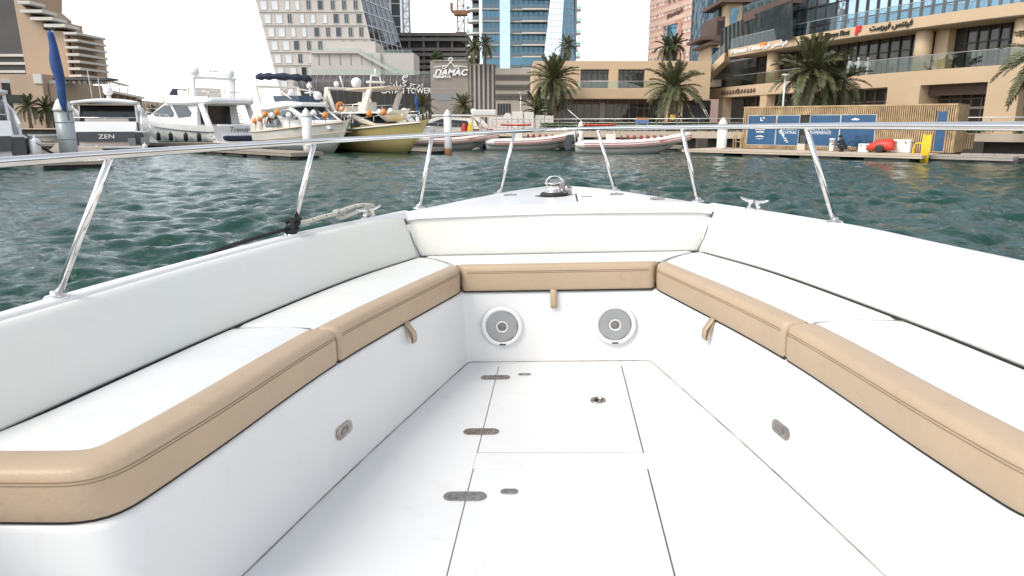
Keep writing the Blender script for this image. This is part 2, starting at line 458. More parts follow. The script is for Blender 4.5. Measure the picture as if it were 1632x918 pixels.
# ================================================================== the boat we stand in
YAW, ROLL = 0.06607, 0.03176
_c, _s = math.cos(YAW), math.sin(YAW)
MY = Matrix(((_c,-_s,0),(_s,_c,0),(0,0,1)))
_c, _s = math.cos(ROLL), math.sin(ROLL)
MR = Matrix(((_c,0,_s),(0,1,0),(-_s,0,_c)))
MBOAT = Matrix.Translation((0,0,HC)) @ (MY @ MR).inverted().to_4x4() @ Matrix.Translation((-0.024,0,-1.25))
boat = empty('motor_boat', label='white open motor boat with cushioned bow seating and steel bow rail', cat='motor boat')
boat.matrix_world = MBOAT
# local frame: x to starboard, y forward, z up from the cockpit floor; plan curves as (x, y), starboard half
FLOOR = [(1.20,0.30),(1.06,1.00),(0.985,1.35),(0.908,1.735),(0.742,2.50),(0.488,3.555)]
FACE  = [(1.25,0.30),(1.11,1.00),(1.012,1.35),(0.938,1.70),(0.800,2.50),(0.500,3.557)]
BACKB = [(1.55,0.30),(1.48,1.00),(1.44,1.40),(1.345,1.95),(1.237,2.48),(1.03,3.28),(0.787,3.88)]
BACKT = [(1.64,0.30),(1.58,1.00),(1.505,1.55),(1.432,1.94),(1.322,2.50),(1.122,3.22),(0.872,3.90)]
GUN   = [(1.70,-1.2),(1.68,0.30),(1.64,1.00),(1.525,1.935),(1.40,2.50),(1.245,3.11),(0.835,4.03),(0.43,4.78),(0.17,5.11),(0.0,5.19)]
ZF, ZS, ZB, ZG = 0.393, 0.53, 0.772, 0.785
def curve(pts, y0, y1, n):
    """points of a plan curve between two y, evenly"""
    d = spline([(p[0],p[1],0) for p in pts], 160); out = []
    for i in range(n):
        y = y0 + (y1-y0)*i/(n-1)
        for a, b in zip(d, d[1:]):
            if (a.y-y)*(b.y-y) <= 0 and a.y != b.y:
                t = (y-a.y)/(b.y-a.y); out.append(Vector((a.x+(b.x-a.x)*t, y))); break
        else: out.append(Vector((d[0].x if abs(d[0].y-y) < abs(d[-1].y-y) else d[-1].x, y)))
    return out
def mir(p, s): return Vector((p[0]*s, p[1]))
YE = 1.445      # aft end of the benches

# ---- hull and foredeck: one moulding
def gun_full(n=60, off=0.0):
    d = spline([(p[0],p[1],0) for p in GUN], n)
    L = [Vector((-p.x, p.y)) for p in d[:-1]]; Rr = [Vector((p.x, p.y)) for p in reversed(d[:-1])]
    return L + [Vector((0, d[-1].y))] + Rr
mb = MB()
g = gun_full()
rows = []
for dz, k in ((0.0, 1.0),(-0.015,1.008),(-0.06,1.012),(-0.30,0.985),(-0.8,0.90),(-1.3,0.72),(-1.75,0.50)):
    rows.append([(p.x*k, p.y if dz > -0.1 else p.y - 0.10*(-dz) * max(0,(p.y-2))/3.0, ZG-0.012+dz) for p in g])
mb.grid(rows, 0, True)
hull = mb.build('hull', M_gel, boat)
mb = MB()
def deck_row(y, xi, xo, z=ZG): return None
# side decks (narrow) and foredeck, with a softly rounded inner edge
NS = 44
gs = curve(GUN[:-2], -1.0, 3.92, NS); bt = curve([(1.70,-1.2)]+BACKT, -1.0, 3.92, NS)
for s in (-1, 1):
    rows = []
    for a, b in zip(gs, bt):
        bx_ = min(b.x + 0.014, a.x - 0.05)
        rows.append([(s*a.x, a.y, ZG-0.012),(s*(a.x-0.010), a.y, ZG-0.001),(s*(a.x-0.022), a.y, ZG+0.003),(s*(bx_+0.016), a.y, ZG+0.003),(s*(bx_+0.004), a.y, ZG-0.003),(s*bx_, a.y, ZG-0.04)])
    mb.grid(rows, 0, True, flip=(s < 0))
fd = gun_full(120)
fd = [p for p in fd if p.y > 3.93]
ys = sorted(set(round(p.y,4) for p in fd))
rows = []
for y in [3.892, 3.90] + [3.93+ (5.185-3.93)*i/30 for i in range(31)]:
    x = curve(GUN, y, y+1e-6, 2)[0].x if y < 5.18 else 0.02
    if y < 3.92: x = 0.90
    n = 16
    rows.append([(x*(2*k/n-1), y, ZG + 0.003 + 0.012*(1-(2*k/n-1)**2) - (0.014 if k in (0,n) else 0) - (0.05 if y < 3.895 else 0)) for k in range(n+1)])
mb.grid(rows, 0, True)
mb.build('foredeck', M_gel, boat)

# ---- bench moulding
mb = MB()
NB = 30
def ring(s, y):
    a = curve(FLOOR, y, y+1e-6, 2)[0]; b = curve(FACE, y, y+1e-6, 2)[0]; c = curve(BACKB, y, y+1e-6, 2)[0]
    return a, b, c
fl = curve(FLOOR, YE, 3.53, NB); fa = curve(FACE, YE, 3.53, NB); bb = curve(BACKB, YE, 3.83, NB)
path0 = [mir(p,-1) for p in fl] + [Vector((-0.474,3.555)), Vector((0.474,3.555))] + [mir(p,1) for p in reversed(fl)]
path1 = [mir(p,-1) for p in fa] + [Vector((-0.488,3.560)), Vector((0.488,3.560))] + [mir(p,1) for p in reversed(fa)]
path2 = [mir(p,-1) for p in bb] + [Vector((-0.76,3.90)), Vector((0.76,3.90))] + [mir(p,1) for p in reversed(bb)]
rows = []
for a, b, c in zip(path0, path1, path2):
    d = (c-b).normalized()
    rows.append([(a.x,a.y,-0.03),(a.x,a.y,0.003),(b.x,b.y,ZF-0.024),(b.x+d.x*0.004,b.y+d.y*0.004,ZF-0.012),(b.x+d.x*0.014,b.y+d.y*0.014,ZF-0.004),(c.x,c.y,ZF-0.004),(c.x+d.x*0.06,c.y+d.y*0.06,ZB-0.06)])
mb.grid(rows, 0, True)
for s in (-1, 1):           # aft end faces with a soft corner
    a, b, c = fl[0], fa[0], bb[0]
    cx = [(a.x,-0.03),(a.x,0.003),(b.x,ZF-0.024),(b.x+0.004,ZF-0.012),(b.x+0.014,ZF-0.004),(b.x+0.08,ZF-0.004)]
    rr_ = 0.098; rws = []
    for k in range(9):
        th = k/8*PI/2; ins_ = [0,0,0,0.004,0.014,0.08]
        rws.append([(s*(x-d_+rr_-(rr_-d_)*math.cos(th)), YE-(rr_-d_)*math.sin(th), z) for (x,z), d_ in zip(cx, ins_)])
    rws.append([(s*1.75, r_[1], r_[2]) for r_ in rws[-1]])
    mb.grid(rws, 0, True)
    mb.box((min(s*(b.x+0.07),s*1.75), YE-0.05, 0.3),(max(s*(b.x+0.07),s*1.75), YE+0.2, ZF-0.0065))
mb.build('bench_moulding', M_gel, boat)

# ---- cushions
def sweep_bolster(F, I_in, name, parent, z0=ZF+0.003, z1=ZS):
    """tan front roll: F outer edge points, I_in matching inner points on the top"""
    prof = []   # (fraction towards I, z)
    h = z1 - z0
    prof = [(0.10, z0), (0.03, z0+0.003), (0.0, z0+0.010), (-0.02, z0+h*0.25), (-0.028, z0+h*0.5), (-0.022, z0+h*0.70), (-0.008, z1-0.028), (0.035, z1-0.013), (0.12, z1-0.004), (0.26, z1+0.001), (0.62, z1+0.003), (0.85, z1+0.001), (1.0, z1-0.004), (1.02, z1-0.02)]
    N = len(F); rows = []
    acc = [0.0]
    for a, b in zip(F, F[1:]): acc.append(acc[-1] + (b-a).length)
    L = acc[-1]
    for i in range(N):
        e = min(acc[i], L-acc[i]); q = 0.0
        if e < 0.02: q = 1 - math.sqrt(max(0, 1-((0.02-e)/0.02)**2))
        row = []
        for fr, z in prof:
            w = (I_in[i]-F[i])
            f2 = fr + q*0.12*(1 if fr < 0.5 else 0)
            p = F[i] + w*f2
            row.append((p.x, p.y, z - q*0.016*(1 if z > z0+h*0.5 else -0.3)))
        rows.append(row)
    m = MB(); m.grid(rows, 0, True)
    for rr in (rows[0], rows[-1]): m.add(rr, [tuple(range(len(rr)))], 0)
    o = m.build(name, M_tan, parent)
    bd = MB(); bd.grid([[(F[i]+(I_in[i]-F[i])*0.09).to_3d()+Vector((0,0,ZF-0.004)), (F[i]+(I_in[i]-F[i])*0.09).to_3d()+Vector((0,0,ZF+0.012))] for i in range(N)], 0, True); bd.build('cushion_gap_shade', M_gap, parent)  # dark strip standing in for the shade in the gap under the cushion
    st = MB()
    for fr, z in ((-0.012, z1-0.030), (-0.019, z1-0.038)):
        pts = []
        for i in range(N):
            if min(acc[i], L-acc[i]) < 0.012: continue
            w = I_in[i]-F[i]; p = F[i] + w*fr; p = p - w.normalized()*0.0006
            pts.append((p.x, p.y, z))
        st.tube(pts, 0.0013, 5)
    st.build('stitching', M_stitch, parent)
    return o
def dense(pts, seg=0.03, ends=(0.0,0.004,0.010,0.02)):
    """resample a plan polyline, finer at its ends"""
    acc = [0.0]
    for a, b in zip(pts, pts[1:]): acc.append(acc[-1] + (b-a).length)
    L = acc[-1]
    n = max(4, int(L/seg)); ts = sorted(set([e/L for e in ends] + [1-e/L for e in ends] + [i/n for i in range(n+1) if 0.03/L < i/n < 1-0.03/L]))
    out = []
    for t in ts:
        d = t*L
        for i in range(len(pts)-1):
            if acc[i+1] >= d - 1e-9:
                k = (d-acc[i])/max(1e-9, acc[i+1]-acc[i]); out.append(pts[i].lerp(pts[i+1], k)); break
    return out, ts
def at_t(pts, ts):
    acc = [0.0]
    for a, b in zip(pts, pts[1:]): acc.append(acc[-1] + (b-a).length)
    L = acc[-1]; out = []
    for t in ts:
        d = t*L
        for i in range(len(pts)-1):
            if acc[i+1] >= d - 1e-9:
                k = (d-acc[i])/max(1e-9, acc[i+1]-acc[i]); out.append(pts[i].lerp(pts[i+1], k)); break
    return out
def seat_cushion(F, I_, B, label=None, ins=None):
    f, ts = dense(F); b = at_t(B, ts)
    if ins:
        for _ in range(3): f = [f[0]] + [f[k]*0.5 + (f[k-1]+f[k+1])*0.25 for k in range(1,len(f)-1)] + [f[-1]]
    i_ = inset(f, *ins) if ins else at_t(I_, ts)
    if ins:
        for _ in range(18): i_ = [i_[0]] + [i_[k]*0.5 + (i_[k-1]+i_[k+1])*0.25 for k in range(1,len(i_)-1)] + [i_[-1]]
    rows = []; K = 10; n = len(ts)
    acc = [0.0]
    for p, q in zip(b, b[1:]): acc.append(acc[-1] + (q-p).length)
    for j in range(n):
        e = min(acc[j], acc[-1]-acc[j]); q = (1-min(1, e/0.03))**2
        row = []
        for k in range(K+1):
            t = k/K; p = i_[j].lerp(b[j], t)
            z = ZS - 0.004 + 0.014*math.sin(PI*min(1,t*1.0))**0.7 - 0.012*q*(0.2+0.8*t)
            if k == K: z = ZS - 0.022
            row.append((p.x, p.y, z))
        row.append((b[j].x, b[j].y, ZF+0.01))
        rows.append(row)
    m = MB(); m.grid(rows, 0, True)
    for rr in (rows[0], rows[-1]):
        m.add(list(rr) + [(rr[0][0], rr[0][1], ZF+0.01)], [tuple(range(len(rr)+1))], 0)
    o = m.build('seat_cushion', M_seat, boat)
    if label: o['label'] = label
    sweep_bolster(f, i_, 'bolster', o)
    return o
def inset(pts, d, side):
    out = []
    for i in range(len(pts)):
        t = (pts[min(i+1,len(pts)-1)] - pts[max(i-1,0)]).normalized()
        out.append(pts[i] + Vector((-t.y, t.x))*d*side)
    return out
cush = {}
for s in (-1, 1):
    nm = 'port' if s < 0 else 'starboard'
    # forward side cushion, mitred at the corner
    F = [mir(p,s) for p in curve(FACE, 2.445, 3.535, 24)]; F[-1] = Vector((s*0.508,3.545))
    B = [mir(p,s) for p in curve(BACKB, 2.475, 3.85, 24)]; B[-1] = Vector((s*0.792,3.862))
    I_ = []
    for a, b in zip(F, B): I_.append(a + (b-a).normalized()*(0.088))
    cush[nm+'_fore'] = seat_cushion(F, I_, B)
    # aft side cushion, its roll wrapping round the end
    Fa = [mir(p,s) for p in curve(FACE, 1.47, 2.43, 20)]
    cr = []; RC = 0.10
    xe = curve(FACE, 1.45, 1.451, 2)[0].x
    for k in range(9):      # rounded corner
        a = k/8*PI/2; cr.append(Vector((s*(xe+RC-RC*math.sin(a)), 1.345+RC-RC*math.cos(a))))
    F = [Vector((s*(1.62-0.05*k), 1.345)) for k in range(10)] + cr + Fa
    Fd = []
    for p in F:
        if not Fd or (p-Fd[-1]).length > 1e-4: Fd.append(p)
    B = [Vector((s*1.62, 1.47)), Vector((s*1.47,1.475))] + [mir(p,s) for p in curve(BACKB, 1.52, 2.46, 24)]
    cush[nm+'_aft'] = seat_cushion(Fd, None, B, ins=(0.105, -s))
F = [Vector((-0.492+0.984*k/16, 3.548)) for k in range(17)]
B = [Vector((-0.775+1.55*k/16, 3.885)) for k in range(17)]
I_ = [Vector((-0.535+1.07*k/16, 3.612)) for k in range(17)]
cush['bow'] = seat_cushion(F, I_, B, 'short cushion across the bow with tan front roll')

# dark line under the cushions is a strip coloured as gap shade; straps hang out of it
def strap(o, p, d, w=0.026, L=0.10, out=0.02):
    """doubled webbing loop hanging at p (x,y,z), d along the bench, n outwards"""
    d = Vector((d[0],d[1],0)).normalized(); n = Vector((-d.y, d.x, 0))
    c = Vector((0,2.4,p[2])) - Vector(p); c.z = 0
    if n.dot(c) < 0: n = -n
    pr = [(0.0,0.0),(0.012,-0.02),(out,-L*0.5),(out+0.004,-L*0.85),(out-0.002,-L),(out-0.010,-L*0.97),(out-0.012,-L*0.8),(0.006,-L*0.4),(-0.004,0.0)]
    m = MB(); P0 = Vector(p)
    rows = []
    for a, z in pr:
        rows.append([P0 + n*a + d*(-w/2) + Vector((0,0,z)), P0 + n*a + d*(w/2) + Vector((0,0,z))])
    m.grid(rows, 0, True)
    ob = m.build('pull_strap', M_tan, o)
    md = ob.modifiers.new('thick', 'SOLIDIFY'); md.thickness = 0.0022
    return ob
strap(cush['bow'], (-0.02,3.553,ZF+0.012), (1,0), w=0.034, L=0.105, out=0.012)
for s in (-1, 1):
    a = curve(FACE, 2.96, 2.97, 2)
    strap(cush[('port' if s<0 else 'starboard')+'_fore'], (s*(a[0].x-0.004), a[0].y, ZF+0.008), (s*(a[1].x-a[0].x), a[1].y-a[0].y), w=0.034, L=0.095, out=0.035)

# ---- backrests
def backrest(Bp, Tp, label=None, z0=ZS-0.004, z1=ZB):
    b, ts = dense(Bp); t = at_t(Tp, ts); rows = []
    acc = [0.0]
    for p, q in zip(b, b[1:]): acc.append(acc[-1] + (q-p).length)
    for j in range(len(ts)):
        e = min(acc[j], acc[-1]-acc[j]); q = 0.0
        if e < 0.02: q = 1 - math.sqrt(max(0, 1-((0.02-e)/0.02)**2))
        w = (t[j]-b[j]); wn_ = w.normalized()
        pr = [(0.0,-0.012),(-0.004,0.010),(0.010,0.020),(0.05,0.025),(0.25,0.027),(0.5,0.028),(0.75,0.028),(0.92,0.026),(0.98,0.019),(1.01,0.007),(1.07,-0.012)]
        row = []
        for k, (fr, bul) in enumerate(pr):
            p = b[j].lerp(t[j], fr) - wn_*(bul - 0.016 - q*0.018)
            z = z0 + (z1-z0)*max(0,min(1,fr)) + (0.004 if fr > 0.9 else 0)
            if k == len(pr)-1: z = z1 - 0.012
            if k == len(pr)-2: z = z1 + 0.004
            row.append((p.x, p.y, z - q*0.008*(fr > 0.8)))
        rows.append(row)
    m = MB(); m.grid(rows, 0, True)
    for rr in (rows[0], rows[-1]): m.add(rr, [tuple(range(len(rr)))], 0)
    o = m.build('backrest_cushion', M_vinyl, boat)
    if label: o['label'] = label
    return o
for s in (-1, 1):
    Bp = [mir(p,s) for p in curve(BACKB, 0.60, 3.862, 40)]; Tp = [mir(p,s) for p in curve(BACKT, 0.55, 3.888, 40)]
    backrest(Bp, Tp)
backrest([Vector((-0.780+1.560*k/12, 3.886)) for k in range(13)], [Vector((-0.868+1.736*k/12, 3.915)) for k in range(13)], 'backrest across the bow')
# filler behind the cushions so no gap shows the water
mb = MB()
mb.box((-0.84,3.945,0.3),(0.84,4.0,ZG-0.035))
mb.build('bulkhead', M_gel, boat)

# ---- dark and grey tubes standing in for groove shade where the cushions meet
def joint(pts, r=0.0045, name='joint_shade', m_=None): return MB().tube(pts, r, 6).build(name, m_ or M_gap, boat)
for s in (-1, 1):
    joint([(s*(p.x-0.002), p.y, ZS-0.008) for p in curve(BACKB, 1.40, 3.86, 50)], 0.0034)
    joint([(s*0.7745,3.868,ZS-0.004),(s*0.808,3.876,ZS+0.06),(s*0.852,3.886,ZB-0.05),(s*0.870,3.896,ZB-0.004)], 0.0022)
    joint([(s*0.782,3.868,ZS-0.004),(s*0.7,3.775,ZS+0.004),(s*0.585,3.645,ZS+0.002)], 0.0022, 'joint_shade', M_shadegap)
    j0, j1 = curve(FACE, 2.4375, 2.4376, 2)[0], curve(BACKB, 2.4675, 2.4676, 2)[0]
    joint([(s*(j0.x+(j1.x-j0.x)*t), j0.y+(j1.y-j0.y)*t, ZS-0.006+0.006*math.sin(PI*t)) for t in (0.24,0.4,0.6,0.8,1.0)], 0.0024, 'joint_shade', M_shadegap)
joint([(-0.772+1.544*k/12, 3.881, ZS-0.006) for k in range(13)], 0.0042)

# ---- floor with its hatches
def floor_piece(mb, x0, y0, x1, y1): mb.box((x0,y0,-0.03),(x1,y1,0.0))
HX0, HX1 = -0.316, 0.327
mb = MB()
floor_piece(mb, -1.45, -1.2, HX0-0.0025, 3.60)
floor_piece(mb, HX1+0.004, -1.2, 1.45, 3.60)
floor_piece(mb, HX0-0.0025, 3.482, HX1+0.004, 3.60)
floor_piece(mb, HX0-0.0025, 2.367, HX1+0.004, 2.493)
floor_piece(mb, HX0-0.0025, -1.2, HX1+0.004, 0.90)
fl_o = mb.build('cockpit_floor', M_floor, boat, bevel=0.003)
mb = MB(); mb.box((-1.0,-1.2,-0.06),(1.0,3.6,-0.035)); mb.build('floor_void_dark', M_gap, boat)  # dark box standing in for the unlit void below the floor gaps
# grubby sealant bead where floor meets the benches
mb = MB()
mb.tube([(p.x*0.998, p.y*1.0-0.001, 0.0015) for p in path0], 0.0022, 6)
mb.build('sealant_bead', mat('sealant_grimy', (0.27,0.245,0.225), 0.8, var=0.8, vscale=7), boat)
gap_strips = MB()  # dark brown strips in the hatch gaps, coloured in place of their shade
gap_strips.box((HX0-0.0025,2.4925,-0.02),(HX1+0.004,2.4955,-0.0012)); gap_strips.box((HX0-0.0025,2.3640,-0.02),(HX1+0.004,2.3672,-0.0030)); gap_strips.box((HX0-0.0025,3.4795,-0.02),(HX1+0.004,3.4825,-0.0025))
gap_strips.box((HX0-0.003,0.903,-0.02),(HX0+0.0008,3.482,-0.0040)); gap_strips.box((HX1-0.0012,0.903,-0.02),(HX1+0.0045,3.482,-0.0040))
gap_strips.build('hatch_gap_shade', mat('hatch_gap_brown',(0.13,0.10,0.08),0.8,var=0.3,vscale=8), boat, kind='stuff')
hat1 = MB().box((HX0+0.0005, 2.495, -0.025),(HX1-0.001, 3.480, 0.0)).build('floor_hatch', M_floor, boat, bevel=0.003)
hat2 = MB().box((HX0+0.0005, 0.903, -0.025),(HX1-0.001, 2.3645, 0.0)).build('floor_hatch', M_floor, boat, bevel=0.003)
def stadium(L, W, n=10):
    r = W/2; a = L/2-r
    return [(a+r*math.cos(t), r*math.sin(t)) for t in [(-PI/2+PI*k/n) for k in range(n+1)]] + [(-a-r*math.cos(t), -r*math.sin(t)) for t in [(-PI/2+PI*k/n) for k in range(n+1)]]
def hinge(parent, x, y, L=0.150, W=0.058):
    m = MB()
    m.prism(stadium(L, W), 0.0005, 0.0042, 0)
    for sx in (-1, 1):
        for (ax, ay) in ((0.030, 0.015),(0.030,-0.015),(0.055,0.0)):
            m.lathe([(0.0062,0.0043),(0.0058,0.0062),(0.0030,0.0064),(0.0026,0.0048),(0,0.0048)], (sx*ax, ay, 0), 12, 0)
            m.lathe([(0.0022,0.00655),(0.0,0.00655)], (sx*ax, ay, 0), 8, 1)
    for k, yy in enumerate((-0.022,-0.008,0.006,0.020)):
        m.tube([(0.0,yy-0.0055,0.0042),(0.0,yy+0.0055,0.0042)], 0.0042, 8, 0)
    m.box((-0.0012,-0.029,0.0043),(0.0012,0.029,0.0049),1)
    return m.build('hinge', [M_steelb, M_gap], parent, loc=(x,y,0), bevel=0.0008)
hinge(hat1, HX0-0.004, 3.315); hinge(hat1, HX0-0.006, 2.678); hinge(hat2, HX0-0.006, 2.160)
def small_plate(parent, x, y, L, W):
    m = MB(); m.prism(stadium(L, W), 0.0005, 0.004, 0)
    for sx in (-1, 1):
        m.lathe([(0.006,0.004),(0.0055,0.0058),(0.003,0.006),(0,0.0046)], (sx*L*0.27, 0, 0), 12, 0); m.lathe([(0.0022,0.0062),(0,0.0062)], (sx*L*0.27,0,0), 8, 1)
    return m.build('catch_plate', [M_steelb, M_gap], parent, loc=(x,y,0), bevel=0.0008)
small_plate(hat1, -0.174, 3.357, 0.066, 0.027); small_plate(hat2, -0.170, 2.194, 0.062, 0.034)
m = MB(); m.lathe([(0.036,0.0005),(0.0355,0.004),(0.030,0.0055),(0.025,0.0035),(0.024,-0.006),(0.0,-0.008)], (0,0,0), 28, 0)
m.lathe([(0.012,0.002),(0.010,0.0035),(0,0.0035)], (-0.006,0,0), 14, 1); m.beam((0.004,-0.015,0.001),(0.018,0.012,0.003),0.008,0.003,0)
m.build('ring_latch', [M_steelb, M_gap], hat1, loc=(0.181,3.014,0))
# lights let into the bench sides
def tube_between(a, b, t): return a.lerp(b, t)
for s in (-1, 1):
    y = 2.36
    a0, a1 = curve(FLOOR, y-0.05, y+0.05, 2); f0, f1 = curve(FACE, y-0.05, y+0.05, 2)
    t = 0.40
    c0 = Vector((a0.x+(f0.x-a0.x)*t, a0.y, ZF*t)); c1 = Vector((a1.x+(f1.x-a1.x)*t, a1.y, ZF*t))
    al = Vector((s*(c1.x-c0.x), c1.y-c0.y, 0)).normalized(); upv = Vector((s*(f0.x-a0.x), 0, ZF)).normalized()
    cc = (c0+c1)/2; cc.x *= s
    nrm = al.cross(upv); nrm = nrm if nrm.x*s < 0 else -nrm
    M_ = Matrix((al, nrm.cross(al), nrm)).transposed().to_4x4(); M_.translation = cc + nrm*0.001
    m = MB(); m.prism(stadium(0.115,0.046), 0.0, 0.004, 0); m.prism(stadium(0.052,0.022), 0.004, 0.0052, 1)
    m.box((-0.018,-0.006,0.0052),(0.006,0.004,0.0058),0)
    for sx in (-1,1): m.lathe([(0.005,0.004),(0.004,0.0055),(0,0.0055)], (sx*0.042,0,0), 10, 0)
    o = m.build('courtesy_light', [M_steelb, M_dome], boat, bevel=0.0008)
    o.matrix_local = M_

# ---- loudspeakers in the bow face
for sx, x, z in ((-1,-0.297,0.200),(1,0.300,0.203)):
    M_ = facing((x, 3.5555-0.004, z), (1,0,0), (0,0.011,1))
    m = MB()
    m.lathe([(0.111,0.0),(0.111,0.004),(0.107,0.010),(0.098,0.013),(0.089,0.011),(0.086,0.006),(0.086,0.002)], (0,0,0), 56, 0)
    sp = m.build('loudspeaker', M_grille, boat); sp.data.materials[0] = M_gel
    sp.matrix_local = M_
    m = MB(); m.lathe([(0.087,0.0025),(0.0,0.0025)], (0,0,0), 40, 0); m.build('cone', M_cone, sp)
    m = MB()                                    # the perforated grille: rows of little bars between staggered holes
    pitch = 0.0105
    ny = int(0.087/pitch*1.155)+1
    for j in range(-ny, ny+1):
        y = j*pitch*0.866
        for i in range(-12, 13):
            cx = (i+(0.5 if j%2 else 0))*pitch
            if math.hypot(cx,y) > 0.0835 or math.hypot(cx,y) < 0.029: continue
            # hexagonal cell frame, three ribs
            for k in range(3):
                a = k*PI/3+PI/6; b2 = a+PI/3; rr = pitch*0.577
                p0 = Vector((cx+rr*math.cos(a), y+rr*math.sin(a))); p1 = Vector((cx+rr*math.cos(b2), y+rr*math.sin(b2)))
                d = (p1-p0).normalized(); nn = Vector((-d.y,d.x))*0.0017
                m.add([(p0.x-nn.x,p0.y-nn.y,0.008),(p1.x-nn.x,p1.y-nn.y,0.008),(p1.x+nn.x,p1.y+nn.y,0.008),(p0.x+nn.x,p0.y+nn.y,0.008)], [(0,1,2,3)], 0)
    m.build('grille', M_grille, sp, fix=False, kind='stuff')
    m = MB(); m.lathe([(0.032,0.004),(0.032,0.010),(0.028,0.012),(0.024,0.010),(0.0235,0.006)], (0,0,0), 32, 0); m.build('centre_ring', M_gel, sp)
    m = MB(); m.lathe([(0.0235,0.006),(0.018,0.010),(0.009,0.0125),(0,0.013)], (0,0,0), 24, 0); m.build('dome', M_dome, sp)
    m = MB(); m.box((-0.017,-0.1015,0.012),(0.017,-0.0925,0.0145)); m.build('badge', M_cone, sp, bevel=0.001)

# ---- bow rail
RAIL = [(1.30,-0.2),(1.295,1.0),(1.275,1.5),(1.254,1.935),(1.07,3.11),(0.703,4.03),(0.277,4.78),(0.10,4.97),(0.0,5.0)]
ZR = 1.200
rp = spline([(p[0],p[1],0) for p in RAIL], 70)
pts = [(-p.x,p.y,ZR) for p in rp[:-1]] + [(p.x,p.y,ZR) for p in reversed(rp)]
MB().tube(pts, 0.0130, 18).build('bow_rail', M_steel, boat)
def stan(x0, y0, x1, y1, zb=ZG):
    m = MB(); a = Vector((x0,y0,zb)); b = Vector((x1,y1,ZR-0.008))
    m.tube([a, a.lerp(b,0.5), b], 0.0112, 16)
    m.lathe([(0.036,0.0),(0.036,0.004),(0.030,0.009),(0.017,0.012),(0.0155,0.022),(0.0115,0.024)], (x0,y0,zb-0.001), 24)
    return m.build('stanchion', M_steel, boat)
for s in (-1, 1):
    stan(s*1.490,1.935,s*1.254,1.935); stan(s*1.215,3.11,s*1.07,3.11); stan(s*0.803,4.03,s*0.703,4.03); stan(s*0.392,4.775,s*0.277,4.78)
    stan(s*1.62,0.55,s*1.30,0.55)

# ---- foredeck fittings
wl_ = empty('anchor_windlass', parent=boat); wl_.location = (-0.02,4.42,ZG+0.012); wl_.scale = (0.95,0.95,0.74)
m = MB(); m.lathe([(0.115,0.0),(0.115,0.004),(0.10,0.006),(0.0,0.006)], (-0.01,0,0), 32); m.build('base_plate', M_steelb, wl_)
m = MB()
m.lathe([(0.088,0.006),(0.088,0.022),(0.080,0.032),(0.06,0.034)], (0,0,0), 28, 0); m.build('gypsy', M_black, wl_)
m = MB(); m.lathe([(0.062,0.034),(0.060,0.040),(0.047,0.050),(0.044,0.075),(0.047,0.098),(0.058,0.106),(0.060,0.112),(0.050,0.116),(0.0,0.118)], (0,0,0), 28); m.build('drum', M_steel, wl_)
m = MB(); m.tube([(0.055*math.cos(a)+0.008, 0.01, 0.112+0.055*math.sin(a)) for a in [PI*k/16 for k in range(17)]], 0.005, 8); m.build('bail_handle', M_steel, wl_)
m = MB()
for k in range(6):
    m.tube([(0.075+0.012*math.cos(a), -0.03+0.028*k+0.016*math.sin(a), 0.035-0.004*k+ (0.008*math.cos(a) if k%2 else 0)) for a in [2*PI*q/10 for q in range(10)]], 0.0045, 6, closed=True)
m.lathe([(0.030,0.0),(0.028,0.07),(0.018,0.085),(0,0.088)], (0.092,0.02,0), 14)
m.build('chain_stripper', M_steelb, wl_)
m = MB(); m.side([(0.0,0.0),(0.42,-0.03),(0.42,0.02),(0.30,0.05),(0.0,0.045)], 0, 0.055)
o = m.build('anchor_roller', M_steelb, boat, bevel=0.004); o.location = (-0.0,4.86,ZG+0.012); o.rotation_euler = (0,0,PI/2)
m = MB(); m.box((-0.21,-0.30,0.0),(0.0,0.30,0.006)); ah = m.build('anchor_locker_lid', M_gel, boat, loc=(0.335,4.38,ZG+0.010), bevel=0.003)
MB().box((-0.004,-0.2,0.0),(0.004,0.2,0.0075)).build('seam', M_gap, ah, loc=(-0.214,-0.12,0.0))
MB().box((-0.03,-0.010,0.006),(0.03,0.010,0.010)).build('lid_catch', M_steelb, ah, loc=(-0.15,-0.09,0.0), bevel=0.002)
for x, y in ((-0.30,4.52),(0.375,4.42),(0.585,4.10)):
    m = MB(); m.prism(stadium(0.085,0.035), 0.0, 0.007); m.lathe([(0.012,0.007),(0.010,0.010),(0,0.010)], (0.0,0,0), 12)
    m.build('deck_fitting', M_steelb, boat, loc=(x,y,ZG+0.013))
def cleat(x, y, rz):
    m = MB()
    for sx in (-1, 1):
        m.tube([(sx*0.045,0,0.0),(sx*0.035,0,0.03),(sx*0.022,0,0.052)], [0.016,0.010,0.012], 10)
        m.tube([(0,0,0.055),(sx*0.05,0,0.056),(sx*0.10,0,0.066),(sx*0.125,0,0.076)], [0.014,0.013,0.010,0.006], 10)
        m.lathe([(0.024,0),(0.022,0.005),(0.0,0.006)], (sx*0.045,0,0), 14)
    o = m.build('mooring_cleat', M_steel, boat, loc=(x,y,ZG), rz=rz); o.scale = (0.86,0.86,0.72); return o
cleat(1.005, 3.62, 1.98); cleat(-1.0, 3.66, 1.16)

